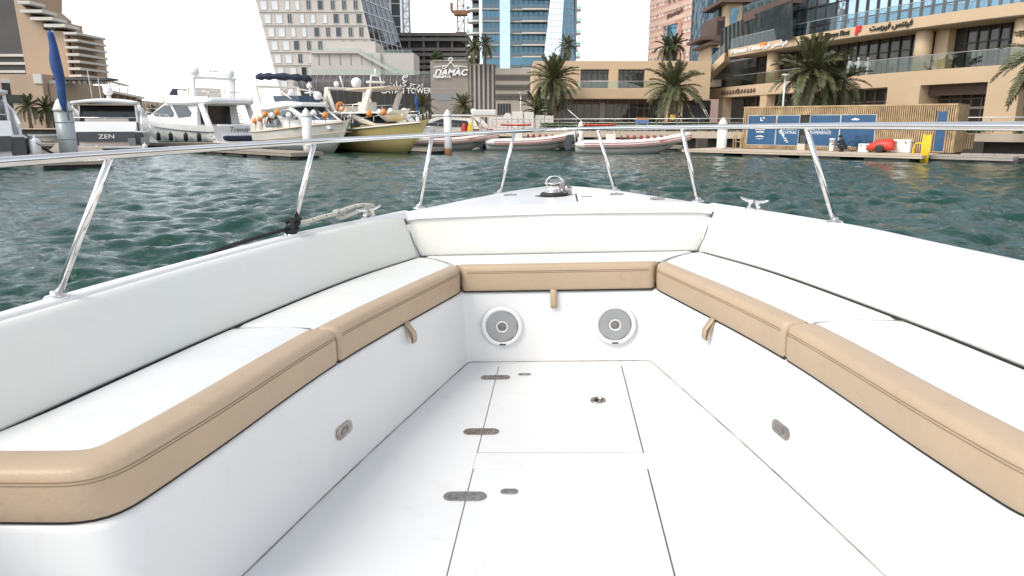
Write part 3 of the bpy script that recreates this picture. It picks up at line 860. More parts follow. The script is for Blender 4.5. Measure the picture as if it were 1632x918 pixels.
# ---- ropes tied on: things of their own
def boat_pt(p):
    x, y, z = p
    if y > 3.15 and x > -1.2: k = min(1,(y-3.15)/0.2); z = ZG + (z-ZG)*(1-0.42*k) + 0.004; y += 0.07*k; x += 0.035*k
    return MBOAT @ Vector((x,y,z))
m = MB()
m2 = MB()
sp_ = [(-1.215,3.10,ZG+0.05),(-1.185,3.20,ZG+0.045),(-1.15,3.32,ZG+0.075),(-1.115,3.44,ZG+0.105),(-1.07,3.55,ZG+0.115),(-1.03,3.63,ZG+0.095),(-1.02,3.66,ZG+0.055)]
m.tube([boat_pt(p) for p in spline(sp_, 40)], 0.0105, 10)
sp_ = [(-1.02,3.66,ZG+0.055),(-1.05,3.58,ZG+0.075),(-1.09,3.48,ZG+0.055),(-1.12,3.40,ZG+0.040),(-1.135,3.37,ZG+0.06),(-1.12,3.40,ZG+0.095)]
m.tube([boat_pt(p) for p in spline(sp_, 30)], 0.0105, 10)
sp_ = [(-1.02,3.66,ZG+0.06),(-1.035,3.60,ZG+0.03),(-1.065,3.62,ZG+0.04),(-1.06,3.67,ZG+0.07),(-1.03,3.64,ZG+0.09)]
m.tube([boat_pt(p) for p in spline(sp_, 30)], 0.0105, 10)
rope = m.build('mooring_rope', M_rope, label='white flecked mooring rope looped and knotted over the gunwale cleat', cat='rope')
fr = MB()
random.seed(3)
kc = (-1.13,3.385,ZG+0.085)
for k in range(60):                 # frayed end
    a, e = random.uniform(0,2*PI), random.uniform(-0.6,1.4)
    d = Vector((math.cos(a)*math.cos(e), math.sin(a)*math.cos(e), math.sin(e)))
    q = Vector(kc); b_ = q + d*random.uniform(0.022,0.036); c_ = b_ + Vector((random.uniform(-.012,.012),random.uniform(-.012,.012),random.uniform(-0.016,.006)))
    fr.tube([boat_pt(q), boat_pt(b_), boat_pt(c_)], [0.006,0.005,0.002], 5)
fr.build('frayed_end', M_rope, rope)
fl_ = MB()                          # dark flecks woven in the rope
sp_ = spline([(-1.215,3.10,ZG+0.05),(-1.185,3.20,ZG+0.045),(-1.15,3.32,ZG+0.075),(-1.115,3.44,ZG+0.105),(-1.07,3.55,ZG+0.115),(-1.03,3.63,ZG+0.095)], 26)
for k, p in enumerate(sp_):
    q = p + Vector((0.009*math.cos(k*2.1), -0.004, 0.0085*math.sin(k*2.1)+0.002))
    fl_.lathe([(0.0,-0.005),(0.004,0),(0.0,0.005)], boat_pt(q), 6)
fl_.build('fleck', M_roped, rope, kind='stuff')
m = MB()
for k in range(3):
    zc = ZG + 0.022 + 0.022*k; xo = 0.006*k
    m.tube([boat_pt((-1.215+0.009*k + 0.026*math.cos(a), 3.11 + 0.026*math.sin(a), zc + 0.006*math.sin(a+k))) for a in [2*PI*q/18 for q in range(18)]], 0.0105, 8, closed=True)
m.tube([boat_pt(p) for p in spline([(-1.20,3.085,ZG+0.02),(-1.19,3.07,ZG+0.045),(-1.20,3.08,ZG+0.075),(-1.23,3.09,ZG+0.06)], 14)], 0.0105, 8)
m.tube([boat_pt(p) for p in spline([(-1.225,3.09,ZG+0.03),(-1.275,3.0,ZG+0.020),(-1.325,2.88,ZG+0.012),(-1.42,2.70,ZG-0.02),(-1.50,2.60,ZG-0.12),(-1.53,2.55,ZG-0.5)], 24)], 0.009, 8)
m.build('fender_line', M_roped, label='black line hitched round the foot of the port stanchion', cat='rope')
# ================================================================== land: quays and ground
GZ = 1.4
EDGE = [(-400,300),(-150,165),(-75,150),(-45,128),(-28,105),(-13,85),(-3,72),(6,66.5),(14,62.5),(22,57.5),(30,51.5),(38,45),(60,30),(120,0)]
mb = MB()
far = [(3500,0),(3500,4500),(-4500,4500),(-4500,300)]
poly = EDGE + far
vs = [(x,y,GZ) for x,y in poly]
mb.add(vs, [tuple(range(len(vs)))], 0)
mb.build('ground', M_paving, kind='structure')
# the quay: a pale concrete lip over a dark open understructure
q = empty('quay_wall', (0,0,0), label='beige concrete quay edge with dark void beneath, behind the moored boats', cat='quay')
lip, und = MB(), MB()
for (x0,y0),(x1,y1) in zip(EDGE, EDGE[1:]):
    a, b = Vector((x0,y0)), Vector((x1,y1)); d = (b-a).normalized(); n = Vector((d.y,-d.x))
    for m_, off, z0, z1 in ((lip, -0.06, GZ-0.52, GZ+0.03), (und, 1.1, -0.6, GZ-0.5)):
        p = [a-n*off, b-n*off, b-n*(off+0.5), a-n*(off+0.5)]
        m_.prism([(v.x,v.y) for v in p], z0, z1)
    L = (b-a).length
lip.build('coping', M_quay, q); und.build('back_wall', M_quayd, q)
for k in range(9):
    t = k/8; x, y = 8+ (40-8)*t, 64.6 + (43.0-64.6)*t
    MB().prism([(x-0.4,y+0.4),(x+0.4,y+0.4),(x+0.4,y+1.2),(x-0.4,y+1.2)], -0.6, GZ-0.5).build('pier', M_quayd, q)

# promenade railing with curved posts
def railing(path, name, label, H=1.12, step=1.9):
    r = empty(name, (path[0][0],path[0][1],GZ), label=label, cat='railing')
    pts = [Vector((x,y,0)) for x,y in path]
    base = Vector((path[0][0],path[0][1],0))
    for k, z in enumerate((0.30,0.55,0.80,H)):
        MB().tube([p-base+Vector((0,0,z)) for p in pts], 0.035 if k == 3 else 0.018, 6).build('rail', M_railw, r)
    pm = MB(); pm.tube(spline([(0,0,0.02),(0,0.0,0.45),(0,-0.06,0.85),(0,-0.16,H)], 8), 0.03, 6)
    me = pm.mesh('post', [M_railw])
    acc = 0; nxt = 0
    for a, b in zip(pts, pts[1:]):
        L = (b-a).length; d = (b-a).normalized(); rz = math.atan2(d.y,d.x)
        while nxt <= acc+L:
            inst(me, 'post', r, (a + d*(nxt-acc)) - base, (0,0,rz)); nxt += step
        acc += L
    return r
railing([(-2,72.2),(6,67.2),(14,63.2),(22,58.2)], 'promenade_railing', 'steel promenade railing above the inflatable boats')
railing([(24.2,56.6),(30,52.1),(38,45.6),(46,40.6)], 'promenade_railing', 'steel promenade railing at the right beyond the slatted cabin')
# planting along the promenade
def hedge(p0, p1, w, h, label, n=2600, m=None):
    a, b = Vector(p0), Vector(p1); d = b-a; mb_ = MB(); nrm = Vector((-d.y,d.x,0)).normalized()
    for k in range(n):
        c = a + d*random.random() + nrm*random.uniform(-w,w) + Vector((0,0,h*random.random()**0.6))
        v = Vector((random.gauss(0,1),random.gauss(0,1),random.gauss(0,1))).normalized(); u = v.orthogonal().normalized()*0.11; w2 = v.cross(u).normalized()*0.06
        mb_.add([c-u, c+w2, c+u, c-w2], [(0,1,2,3)])
    o = mb_.build('hedge', m or M_hedge, label=label, cat='hedge', fix=False)
    return o
hedge((3,70.5,GZ),(22,60.0,GZ), 0.5, 0.75, 'low green hedge along the promenade behind the steel railing', 5200)
hedge((30.5,54.4,GZ),(40,46.6,GZ), 0.4, 0.7, 'low green hedge behind the railing at the far right', 2600)

# ================================================================== generic facade pieces
def window_grid(parent, me, name, spots):
    for M_ in spots:
        o = inst(me, name, parent); o.matrix_local = M_

def window_mesh(w, h, glass, frame, t=0.12, mull=0, fr=0.12):
    """recessed-looking window: frame proud, pane behind it, x right, y up, z outwards"""
    m = MB()
    m.box((-w/2,-h/2,-0.02),(w/2,h/2,0.02),1)
    for x0,x1,y0,y1 in ((-w/2-fr,-w/2,-h/2-fr,h/2+fr),(w/2,w/2+fr,-h/2-fr,h/2+fr),(-w/2,w/2,-h/2-fr,-h/2),(-w/2,w/2,h/2,h/2+fr)):
        m.box((x0,y0,-0.02),(x1,y1,t),0)
    for k in range(mull):
        x = -w/2 + w*(k+1)/(mull+1); m.box((x-0.05,-h/2,0.02),(x+0.05,h/2,0.07),0)
    return m.mesh('window', [frame, glass])

# ------------------------------------------------------------------ leaning tower with staggered windows (centre left)
def leaning_tower():
    D = 220.0; t = empty('leaning_tower', P(520,150,D), label='pale leaning tower with staggered rectangular windows, centre left', cat='tower')
    base = t.location
    z0 = 0.44; NF = 17; FH = 3.78
    lean = -5.3/26.0           # metres sideways per metre of height, to the left
    def corner(x, z): return Vector((x + lean*(z-11.4), 0, 0))
    xl, xr = P(447,150,D).x, P(602,110,D).x + 1.0
    for k in range(NF):
        za, zb = z0+k*FH, z0+(k+1)*FH
        m = MB()
        sa, sb = lean*(za-11.4), lean*(zb-11.4)
        w = [(xl+sa, D, za),(xr+sa, D, za),(xr+sa+8.0-0.32*k, D+24, za),(xl+sa+10, D+30, za),(xl+sb, D, zb),(xr+sb, D, zb),(xr+sb+8.0-0.32*(k+1), D+24, zb),(xl+sb+10, D+30, zb)]
        w = [Vector(v)-base for v in w]
        m.add(w, [(3,2,1,0),(4,5,6,7),(0,1,5,4),(1,2,6,5),(2,3,7,6),(3,0,4,7)])
        m.build('storey', M_clad, t)
        MB().beam(Vector((xl+sa, D-0.10, za))-base, Vector((xr+sa, D-0.10, za))-base, 0.35, 0.28).build('storey_band', M_clad, t)
        # gridded flank
        f = MB(); a0, a1 = w[1], w[2]; b0, b1 = w[5], w[6]; nrm = Vector((0.95,-0.3,0))
        f.add([a0+nrm*0.05, a1+nrm*0.05, b1+nrm*0.05, b0+nrm*0.05], [(0,1,2,3)])
        f.build('flank_glazing', M_glassd, t)
        g = MB()
        for q in range(7):
            s_ = q/6; g.beam(a0.lerp(a1,s_)+nrm*0.12, b0.lerp(b1,s_)+nrm*0.12, 0.28, 0.2)
        g.beam(a0+nrm*0.12, a1+nrm*0.12, 0.3, 0.25)
        g.build('flank_grid', M_cladw, t)
    random.seed(21)
    wp = [window_mesh(1.9,2.5,M_cladw,M_clad,0.10), window_mesh(1.15,2.6,M_glassd,M_clad,0.10,1), window_mesh(1.5,2.6,M_glassd,M_clad,0.10), window_mesh(1.25,2.5,M_cladw,M_clad,0.1)]
    for k in range(NF):
        zc = z0+(k+0.48)*FH; sh = lean*(zc-11.4)
        ncol = 9
        for c in range(ncol):
            x = xl+sh + 1.9 + (xr-xl-3.6)*(c/(ncol-1)) + random.uniform(-0.25,0.25)
            if zc < 17 and x > P(505,100,D).x: continue
            r_ = random.random()
            kind = 0 if c < 2 else (3 if (c < 6 and r_ < 0.42) else (1 if r_ < 0.8 else 2))
            o = inst(wp[kind], 'window', t); o.matrix_local = facing(Vector((x, D-0.03, zc))-base, (1,0,0), (lean,0,1))
    return t
leaning_tower()

# ------------------------------------------------------------------ its podium: screened drum with the tower's sign, pale terraces above
def screened_podium():
    D = 140.0
    t = empty('screened_podium', P(560,200,D), label='dark curved podium with pale vertical fins and a white tower sign', cat='podium')
    b = t.location
    def L(px, py, d=D): return P(px,py,d)-b
    zt, zb = P(560,118,D).z, 1.0
    xl, xr = P(447,150,D).x, P(692,150,D).x
    # barrel roof edge: the screen bends back at the top
    prof = [(0.0, zb),(0.0, zt-2.6),(0.12,zt-1.6),(0.5,zt-0.8),(1.3,zt-0.2),(2.6,zt)]
    def plan(s):   # left end curves away
        x = xl + (xr-xl)*s; return Vector((x, D + 9*max(0,(0.16-s)/0.16)**2, 0))
    rows = []
    for i in range(41):
        p = plan(i/40); rows.append([p + Vector((0,o,z)) - b for o, z in prof] + [p + Vector((0,14,zt)) - b])
    MB().grid(rows, 0, True).build('screen_wall', M_mesh, t)
    for i in range(23):
        p = plan((i+0.5)/23)
        MB().tube([p + Vector((0,o-0.06,z)) - b for o, z in prof], 0.07, 5).build('fin', M_fin, t)
    MB().box(Vector((xl+4,D-0.12,5.2))-b, Vector((xr,D-0.05,8.2))-b).build('dark_band', M_dark, t)
    MB().box(Vector((xr-0.8,D-0.3,zb))-b, Vector((xr+0.2,D+10,zt+0.4))-b).build('end_pier', M_mesh, t)
    # sign
    text('sign_lettering', 'CAYAN TOWER', 1.5, facing(L(647.5,145.0)+Vector((0,-0.25,0)), (1,0,0)), M_lightw, t, 0.08, bold=0.015, xs=0.9)
    text('sign_lettering', '\uFEE5\uFE8E\uFEF4\uFEDB \uFE9D\uFEAE\uFE91', 1.35, facing(L(647,134.5)+Vector((0,-0.25,0)), (1,0,0)), M_lightw, t, 0.08, xs=1.5)
    m = MB()       # the swirl emblem
    for r_, a0, a1, w in ((0.62,0.7,5.6,0.26),(0.30,-0.6,3.6,0.16)):
        n = 22
        rows = []
        for k in range(n+1):
            a = a0+(a1-a0)*k/n; ww = w*math.sin(PI*(k+1.5)/(n+3))
            rows.append([(math.cos(a)*(r_-ww/2), math.sin(a)*(r_-ww/2)*1.0, 0),(math.cos(a)*(r_+ww/2), math.sin(a)*(r_+ww/2), 0)])
        m.grid(rows, 0, False)
    m.plate([(0.2,0.1,0),(0.75,0.5,0),(0.62,0.98,0),(0.32,0.55,0)], (0,0,1), 0.02)
    o = m.build('emblem', M_lightw, t); o.matrix_local = facing(L(646,125)+Vector((0,-0.3,0)), (1,0,0)) @ Matrix.Diagonal((0.8,0.8,1,1))
    # terraces
    D2 = D+14
    def tb(name, x0, y0, x1, y1, d0, d1, m_, z=None):
        a, c = P(x0,y1,d0), P(x1,y0,d0)
        return MB().box(Vector((a.x,d0,a.z))-b, Vector((c.x,d1,c.z))-b).build(name, m_, t)
    tb('terrace_wall', 497, 84, 606, 122, D2, D2+10, M_clad)
    tb('terrace_wall', 606, 84, 659, 122, D2+0.6, D2+10, M_clad)
    tb('upper_terrace_wall', 520, 66, 598, 84, D2+4, D2+14, M_clad)
    tb('terrace_edge', 495, 81, 575, 85, D2-0.5, D2, M_clad)
    for k in range(9):
        x = 508+k*17
        if x < 600: tb('joint', x, 87, x+0.8, 104, D2-0.03, D2, M_stone)
    # stair descending to the right with glass side
    m = MB(); m.beam(L(573,84,D2-0.7), L(612,106,D2-0.7), 0.5, 0.55); m.beam(L(612,106,D2-0.7), L(634,117,D2-0.7), 0.5, 0.5); m.build('stair_stringer', M_clad, t)
    m = MB()
    for (x0,y0),(x1,y1) in (((573,83),(612,105)),((612,105),(636,116))):
        m.add([L(x0,y0,D2-0.75), L(x1,y1,D2-0.75), L(x1,y1-6,D2-0.75), L(x0,y0-6,D2-0.75)], [(0,1,2,3)])
    m.build('stair_glass', M_balus, t)
    for x0, x1, yb, yt, d in ((497,575,82,77,D2-0.4),(498,640,117.5,110.5,D+3),(640,690,118,113,D+3),(606,657,84,79,D2+0.5)):
        n = max(3,int((x1-x0)/9)); 
        for k in range(n):
            a = x0+(x1-x0)*k/n; c = x0+(x1-x0)*(k+1)/n - 0.5
            MB().add([L(a,yb,d), L(c,yb,d), L(c,yt,d), L(a,yt,d)], [(0,1,2,3)]).build('balustrade_pane', M_balus, t)
screened_podium()

# ------------------------------------------------------------------ dark tower and unfinished building behind
def slab_block(name, label, cat, px0, px1, D, depth, ys, mslab, minfill, th=0.7, cols=0, base_y=200, group=None):
    """open floors: slabs at given picture heights with dark recesses between"""
    a, c = P(px0,150,D).x, P(px1,150,D).x
    t = empty(name, (a,D,GZ), label=label, cat=cat, group=group); b = t.location
    MB().box(Vector((a+1,D+2.0,GZ))-b, Vector((c-1,D+depth,P(0,ys[0],D).z-0.5))-b).build('core', minfill, t)
    for y in ys:
        z = P(816,y,D).z; MB().box(Vector((a,D,z-th))-b, Vector((c,D+depth,z))-b).build('floor_slab', mslab, t)
    for k in range(cols):
        x = a + 0.6 + (c-a-1.2)*k/max(1,cols-1)
        MB().box(Vector((x-0.4,D+0.5,GZ))-b, Vector((x+0.4,D+1.3,P(0,ys[0],D).z-th))-b).build('column', mslab, t)
    return t
slab_block('unfinished_building', 'unfinished raw concrete building between the two towers', 'building', 607, 747, 255, 40, (52,60,76,84,95,104,114), M_rawconc, M_dark, 1.1, 7)
def dark_tower():
    D = 300; a, c = P(606,0,D).x, P(637,0,D).x
    t = empty('dark_tower', (a,D,GZ), label='dark glazed tower just right of the pale leaning tower', cat='tower'); b = t.location
    MB().box(Vector((a-6,D,GZ))-b, Vector((c,D+30,80))-b).build('shaft', M_glassd, t)
    for y in (-30,-10,5,25,42):
        z = P(816,y,D).z; MB().box(Vector((a-6,D-0.15,z-0.3))-b, Vector((c+0.1,D,z))-b).build('floor_line', M_lat, t)
    MB().box(Vector(((a+c)/2-0.5,D-0.3,GZ))-b, Vector(((a+c)/2+0.5,D-0.05,80))-b).build('mullion', M_lat, t)
dark_tower()
def crane(px, ybot, D, w, m_, label, collar=None):
    p = P(px, ybot, D); t = empty('tower_crane', p, label=label, cat='crane')
    H = 34; h = w*1.1; k = int(H/h)
    for sx in (-1,1):
        for sy in (-1,1): MB().beam((sx*w/2,sy*w/2,0),(sx*w/2,sy*w/2,H), w*0.11).build('mast_leg', m_, t)
    m = MB()
    for i in range(k):
        z = i*h; f = 1 if i%2 else -1
        for sy in (-1,1):
            m.beam((-f*w/2,sy*w/2,z),(f*w/2,sy*w/2,z+h), w*0.07); m.beam((-w/2,sy*w/2,z),(w/2,sy*w/2,z), w*0.07)
            m.beam((sy*w/2,-f*w/2,z),(sy*w/2,f*w/2,z+h), w*0.07)
    m.build('lattice', m_, t, kind='stuff')
    if collar:
        z = collar
        m = MB(); m.box((-w*1.0,-w,z),(w*1.0,w,z+0.8)); m.box((-w*1.4,-w*0.6,z+0.9),(w*1.4,w*0.6,z+1.6)); m.box((-w*1.6,-0.4,z+1.6),(-w*1.2,0.4,z+4.2)); m.box((w*0.9,-w*0.5,z+1.6),(w*1.4,w*0.5,z+2.6))
        m.build('climbing_frame', M_latr, t)
        m = MB(); m.box((-w*0.8,-w*0.7,z-6.4),(w*0.8,w*0.7,z-5.6)); m.build('tie_collar', M_latr, t)
crane(648.5, 54, 262, 2.3, M_lat, 'grey lattice crane mast beside the dark tower')
crane(735, 58, 262, 2.3, M_latr, 'rusty brown lattice crane mast left of the glass tower', 7.0)

# ------------------------------------------------------------------ stone podium with the white winged sign
def stone_podium():
    D = 130.0
    t = empty('stone_podium', P(770,200,D), label='grey stone podium with white lettered sign, fluted bays and lattice car park', cat='podium'); b = t.location
    def bx(name, x0,y0,x1,y1,d0,d1,m_, zb=None):
        a, c = P(x0,y1,d0), P(x1,y0,d0); zb_ = a.z if zb is None else zb
        return MB().box(Vector((a.x,d0,zb_))-b, Vector((c.x,d1,c.z))-b).build(name, m_, t)
    bx('sign_wall', 688, 97, 746, 196, D, D+16, M_stone, GZ)
    bx('fluted_wall', 746, 102, 790, 196, D+0.6, D+16, M_stone, GZ)
    bx('car_park_wall', 790, 109, 872, 196, D+0.2, D+16, M_stonel, GZ)
    for y in range(106,190,7): bx('stone_joint', 688, y, 746, y+0.5, D-0.012, D, M_stonel)
    for k in range(6): bx('flute', 748+k*7.2, 103, 750.5+k*7.2, 195, D+0.25, D+0.6, M_stonel, GZ)
    for k in range(6): bx('flute_shade_strip', 751.5+k*7.2, 103, 754+k*7.2, 195, D+0.55, D+0.6, M_rawconc, GZ)  # darker strips on the wall imitate the shade between flutes
    bx('louvre', 693, 150, 721, 160, D-0.06, D, M_grey); bx('louvre', 728, 152, 740, 160, D-0.06, D, M_grey)
    for (y0,y1) in ((119,128),(135,143.5),(150,159)):
        bx('lattice_opening', 790, y0, 846, y1, D+0.12, D+0.2, M_dark)
        m = MB()
        a, c = P(790,y1,D), P(846,y0,D); n = 20; w = (c.x-a.x)/n
        for k in range(n):
            x = a.x+k*w
            m.beam(Vector((x,D+0.08,a.z))-b, Vector((x+w,D+0.08,c.z))-b, 0.10, 0.06); m.beam(Vector((x+w,D+0.08,a.z))-b, Vector((x,D+0.08,c.z))-b, 0.10, 0.06)
        m.build('lattice_screen', M_stone, t, kind='stuff')
    for k in range(5): bx('slot_window', 793+k*4.4, 165, 796+k*4.4, 183, D+0.1, D+0.2, M_dark)
    bx('roof_edge', 690, 95.6, 746, 97.2, D-0.2, D+3, M_stonel)
    # sign: name, lower line and winged scroll
    text('sign_lettering', 'DAMAC', 1.45, facing(P(718,116,D)-b+Vector((0,-0.2,0)), (1,0,0)), M_lightw, t, 0.08, shear=0.3, bold=0.05, xs=1.12)
    text('sign_lettering', 'HEIGHTS', 0.80, facing(P(704.5,122,D)-b+Vector((0,-0.2,0)), (1,0,0)), M_lightw, t, 0.08, bold=0.04, xs=0.95)
    m = MB(); c = P(718.5,106,D)-b+Vector((0,-0.2,0))
    def crv(pts, r=0.07): m.tube([c+Vector((x,0,z)) for x, z in [(p.x,p.y) for p in spline([(a,b_,0) for a,b_ in pts], 24)]], r, 5)
    for s in (-1,1):
        crv([(s*3.0,-0.15),(s*1.6,0.05),(s*0.8,0.0),(s*0.2,0.55),(s*-0.3,1.1),(s*0.05,1.5),(s*0.35,1.15),(s*-0.1,0.5)])
        crv([(s*0.4,0.3),(s*0.9,-0.25),(s*1.45,-0.35),(s*1.3,0.12),(s*0.7,0.05)])
    m.build('emblem', M_lightw, t)
    for k in range(9):
        x0 = 700+k*9.5; d = D+2.5
        MB().add([P(x0,97,d)-b, P(x0+9,97,d)-b, P(x0+9,91,d)-b, P(x0,91,d)-b], [(0,1,2,3)]).build('balustrade_pane', M_balus, t)
stone_podium()

# ------------------------------------------------------------------ the glass apartment tower
def glass_tower():
    D = 200.0
    t = empty('glass_apartment_tower', P(830,100,D), label='tall blue glass apartment tower with curved balconies in the centre', cat='tower'); b = t.location
    zlo, zhi = GZ, 64.0
    def X(px): return P(px,60,D).x
    def bx(name, x0, x1, z0, z1, d0, d1, m_): return MB().box(Vector((X(x0),d0,z0))-b, Vector((X(x1),d1,z1))-b).build(name, m_, t)
    bx('core', 752, 914, zlo, zhi, D+4, D+28, M_dark)
    bx('side_glazing', 764, 769, zlo, zhi, D-0.4, D+4, M_glassw)
    FH = 3.06; z0 = P(816,92,D).z
    nf = 15
    def levels():
        for k in range(-1, nf): yield z0 + k*FH
    for z in levels():
        bx('bay_glazing', 769, 796, z+0.35, z+FH, D, D+4, M_glasst if int(z)%2 else M_glassb)
        bx('bay_balustrade', 769, 796, z+0.35, z+1.35, D-0.85, D-0.75, M_balusb)
        bx('bay_slab', 768, 797, z, z+0.35, D-0.9, D+4, M_slab)
        for q in range(3): bx('mullion', 775+q*7, 775.6+q*7, z+0.35, z+FH, D-0.06, D, M_frame)
        # balcony zone, in two steps
        xr = 876 - (z-z0)*(-0.14)*5.55*0 - 0
        edge = 870 + (z-z0)*0.30
        bx('balcony_glazing', 813, edge, z+0.35, z+FH, D+1.4, D+4, M_glasst)
        bx('balcony_slab', 812, edge+1, z, z+0.35, D+0.2, D+4, M_slab)
        bx('balcony_slab_outer', 832, edge+1.5, z, z+0.37, D-1.0, D+0.2, M_slabw)
        bx('balcony_balustrade', 832, edge, z+0.37, z+1.35, D-0.95, D-0.9, M_balusb)
        bx('inner_balustrade', 813, 831, z+0.37, z+1.35, D+0.25, D+0.3, M_balusb)
        for q in range(7):
            x = 818+q*8
            if x < edge-2: bx('mullion', x, x+0.9, z+0.35, z+FH, D+1.3, D+1.4, M_frame)
        # rounded corner balconies left, and the ones seen edge-on at the right
        for (cx, rr, side) in ((764.5, 3.6, -1),(917.5, 1.6, 1)):
            c = Vector((X(cx), D+1.8, z)) - b
            arc = [(c.x+side*rr*math.cos(a), c.y-rr*math.sin(a)*0.9) for a in [PI/2-PI*k/12 for k in range(13)]]
            arc = [(c.x, c.y+2.5)] + arc[::-1] if side > 0 else [(c.x, c.y+2.5)] + arc[::-1]
            MB().prism(arc, c.z, c.z+0.38).build('round_balcony_slab', M_slabw, t)
            m = MB(); rows = [[(x,y,c.z+0.38) for x,y in arc[1:]],[(x,y,c.z+1.4) for x,y in arc[1:]]]
            m.grid(rows, 0, True); m.build('round_balustrade', M_balus, t)
    bx('recess_strip', 796.5, 813, zlo, zhi, D-0.5, D+4, M_glassm)
    # slanted bright plane and the darker strip beside it
    def slant(name, xa0, xa1, xb0, xb1, m_, d):
        za, zb = P(816,100,D).z, P(816,0,D).z; k = (zhi-za)/(zb-za)
        pts = [Vector((X(xa0),d,za)), Vector((X(xa1),d,za)), Vector((X(xa1)+(X(xb1)-X(xa1))*k,d,zhi)), Vector((X(xa0)+(X(xb0)-X(xa0))*k,d,zhi))]
        return MB().plate([p-b for p in pts], (0,-1,0), 1.5).build(name, m_, t)
    slant('slanted_glass_plane', 866, 893, 876, 897, M_glassw, D-1.2)
    slant('dark_glass_strip', 893, 917, 897, 913, M_glassb, D-0.9)
    m = MB(); za = P(816,100,D).z
    for k in range(18):
        z = za + k*FH*0.5; m.box(Vector((X(868),D-1.26,z))-b, Vector((X(914),D-1.2,z+0.10))-b)
    for k in range(7):
        x = 872+k*6.6; m.box(Vector((X(x),D-1.27,za))-b, Vector((X(x+0.5),D-1.2,zhi))-b)
    m.build('glazing_bars', M_lat, t, kind='stuff')
    bx('edge_pier', 915, 918.5, zlo, zhi, D-0.6, D+20, M_grey)
    bx('lobby_glazing', 766, 870, P(816,104,D).z, z0, D-0.2, D+4, M_glassb)
glass_tower()

# ------------------------------------------------------------------ pink stone tower
def pink_tower():
    D = 180.0
    ca = P(1108,60,D); la = P(1034,60,D+26); ra = P(1142,60,D+10)
    t = empty('pink_tower', (ca.x,D,GZ), label='pink banded stone apartment tower rising behind the beige pavilion', cat='tower'); b = t.location
    zhi = 75.0
    A, C, E_ = Vector((la.x,la.y,0)), Vector((ca.x,D,0)), Vector((ra.x+3,ra.y+4,0))
    back = A + (E_-C)
    poly = [(p-b).to_2d() for p in (A,C,E_,back)]
    MB().prism([(p.x,p.y) for p in poly], 0, zhi).build('shaft', M_pink, t)
    dl = (C-A).normalized(); nl = Vector((dl.y,-dl.x,0)); dr = (E_-C).normalized(); nr = Vector((dr.y,-dr.x,0))
    FH = 2.82
    LA, LR = (C-A).length, (E_-C).length
    for k in range(24):
        z = 6+k*FH
        p0, p1 = A+nl*0.03-b, C+nl*0.03-b
        MB().beam(p0+Vector((0,0,z)), p1+Vector((0,0,z)), 0.25, 1.15).build('pale_band', M_pinkl, t)
    wl1 = window_mesh(0.95,1.35,M_cladw,M_pinkl,0.08,0,0.08); wl2 = window_mesh(1.4,1.6,M_tintb,M_pink,0.12,1,0.1)
    wr = window_mesh(2.3,1.5,M_tint,M_pink,0.3,2,0.16); wr2 = window_mesh(1.6,1.6,M_tint,M_pink,0.15,2,0.12)
    for k in range(22):
        z = 12.3+k*FH
        for s in (0.06,0.13,0.25,0.31,0.80,0.87,0.95):
            if 0.35 < s < 0.75: continue
            p = A + dl*LA*s; o = inst(wl1, 'window', t); o.matrix_local = facing(p+nl*0.02-b+Vector((0,0,z-b.z)), dl)
        if z > 34:
            for s in (0.45,0.55,0.66): o = inst(wl2, 'window', t); o.matrix_local = facing(A+dl*LA*s+nl*0.02-b+Vector((0,0,z-b.z)), dl)
        o = inst(wr, 'window', t); o.matrix_local = facing(C+dr*LR*0.26+nr*0.02-b+Vector((0,0,z-b.z)), dr)
        o = inst(wr2, 'window', t); o.matrix_local = facing(C+dr*LR*0.66+nr*0.02-b+Vector((0,0,z-b.z)), dr)
    # blue bow window under its dark-edged arch
    s0, s1 = A+dl*LA*0.42, A+dl*LA*0.72
    zt = P(1065,34,D+14).z
    rows = []
    for k in range(9):
        q = k/8; p = s0.lerp(s1,q) + nl*(0.3+1.6*math.sin(PI*q)); rows.append([p-b+Vector((0,0,8)), p-b+Vector((0,0,zt-b.z))])
    MB().grid(rows, 0, True).build('bow_window', M_glassb, t)
    for k in range(10):
        z = 9+k*2.82
        if z > zt-b.z: break
        MB().tube([s0.lerp(s1,q/8)+nl*(0.34+1.6*math.sin(PI*q/8))-b+Vector((0,0,z)) for q in range(9)], 0.09, 5).build('glazing_bar', M_frame, t)
    MB().beam(s0+nl*0.9-b+Vector((0,0,zt-b.z+0.4)), s1+nl*0.9-b+Vector((0,0,zt-b.z+0.4)), 1.8, 0.8).build('arch_head', M_pink, t)
    for s in (s0,s1): MB().beam(s+nl*0.6-b, s+nl*0.6-b+Vector((0,0,zt-b.z+0.4)), 0.7, 1.2, up=dl).build('arch_jamb', M_pink, t)
    # dark lettering high on the wall: strokes too small to read
    m = MB(); random.seed(5)
    for k in range(15):
        p = A+dl*LA*(0.42+0.022*k)+nl*0.2-b; z = P(1060,17.5-0.28*k,D+14).z-b.z
        m.beam(p+Vector((0,0,z-0.5*random.random()-0.3)), p+Vector((0,0,z+0.5*random.random()+0.3)), 0.3, 0.1)
        if k%3: m.beam(p+Vector((0,0,z)), p+dl*0.5+Vector((0,0,z-0.1)), 0.1, 0.26)
    m.build('wall_sign', M_brown, t)
pink_tower()
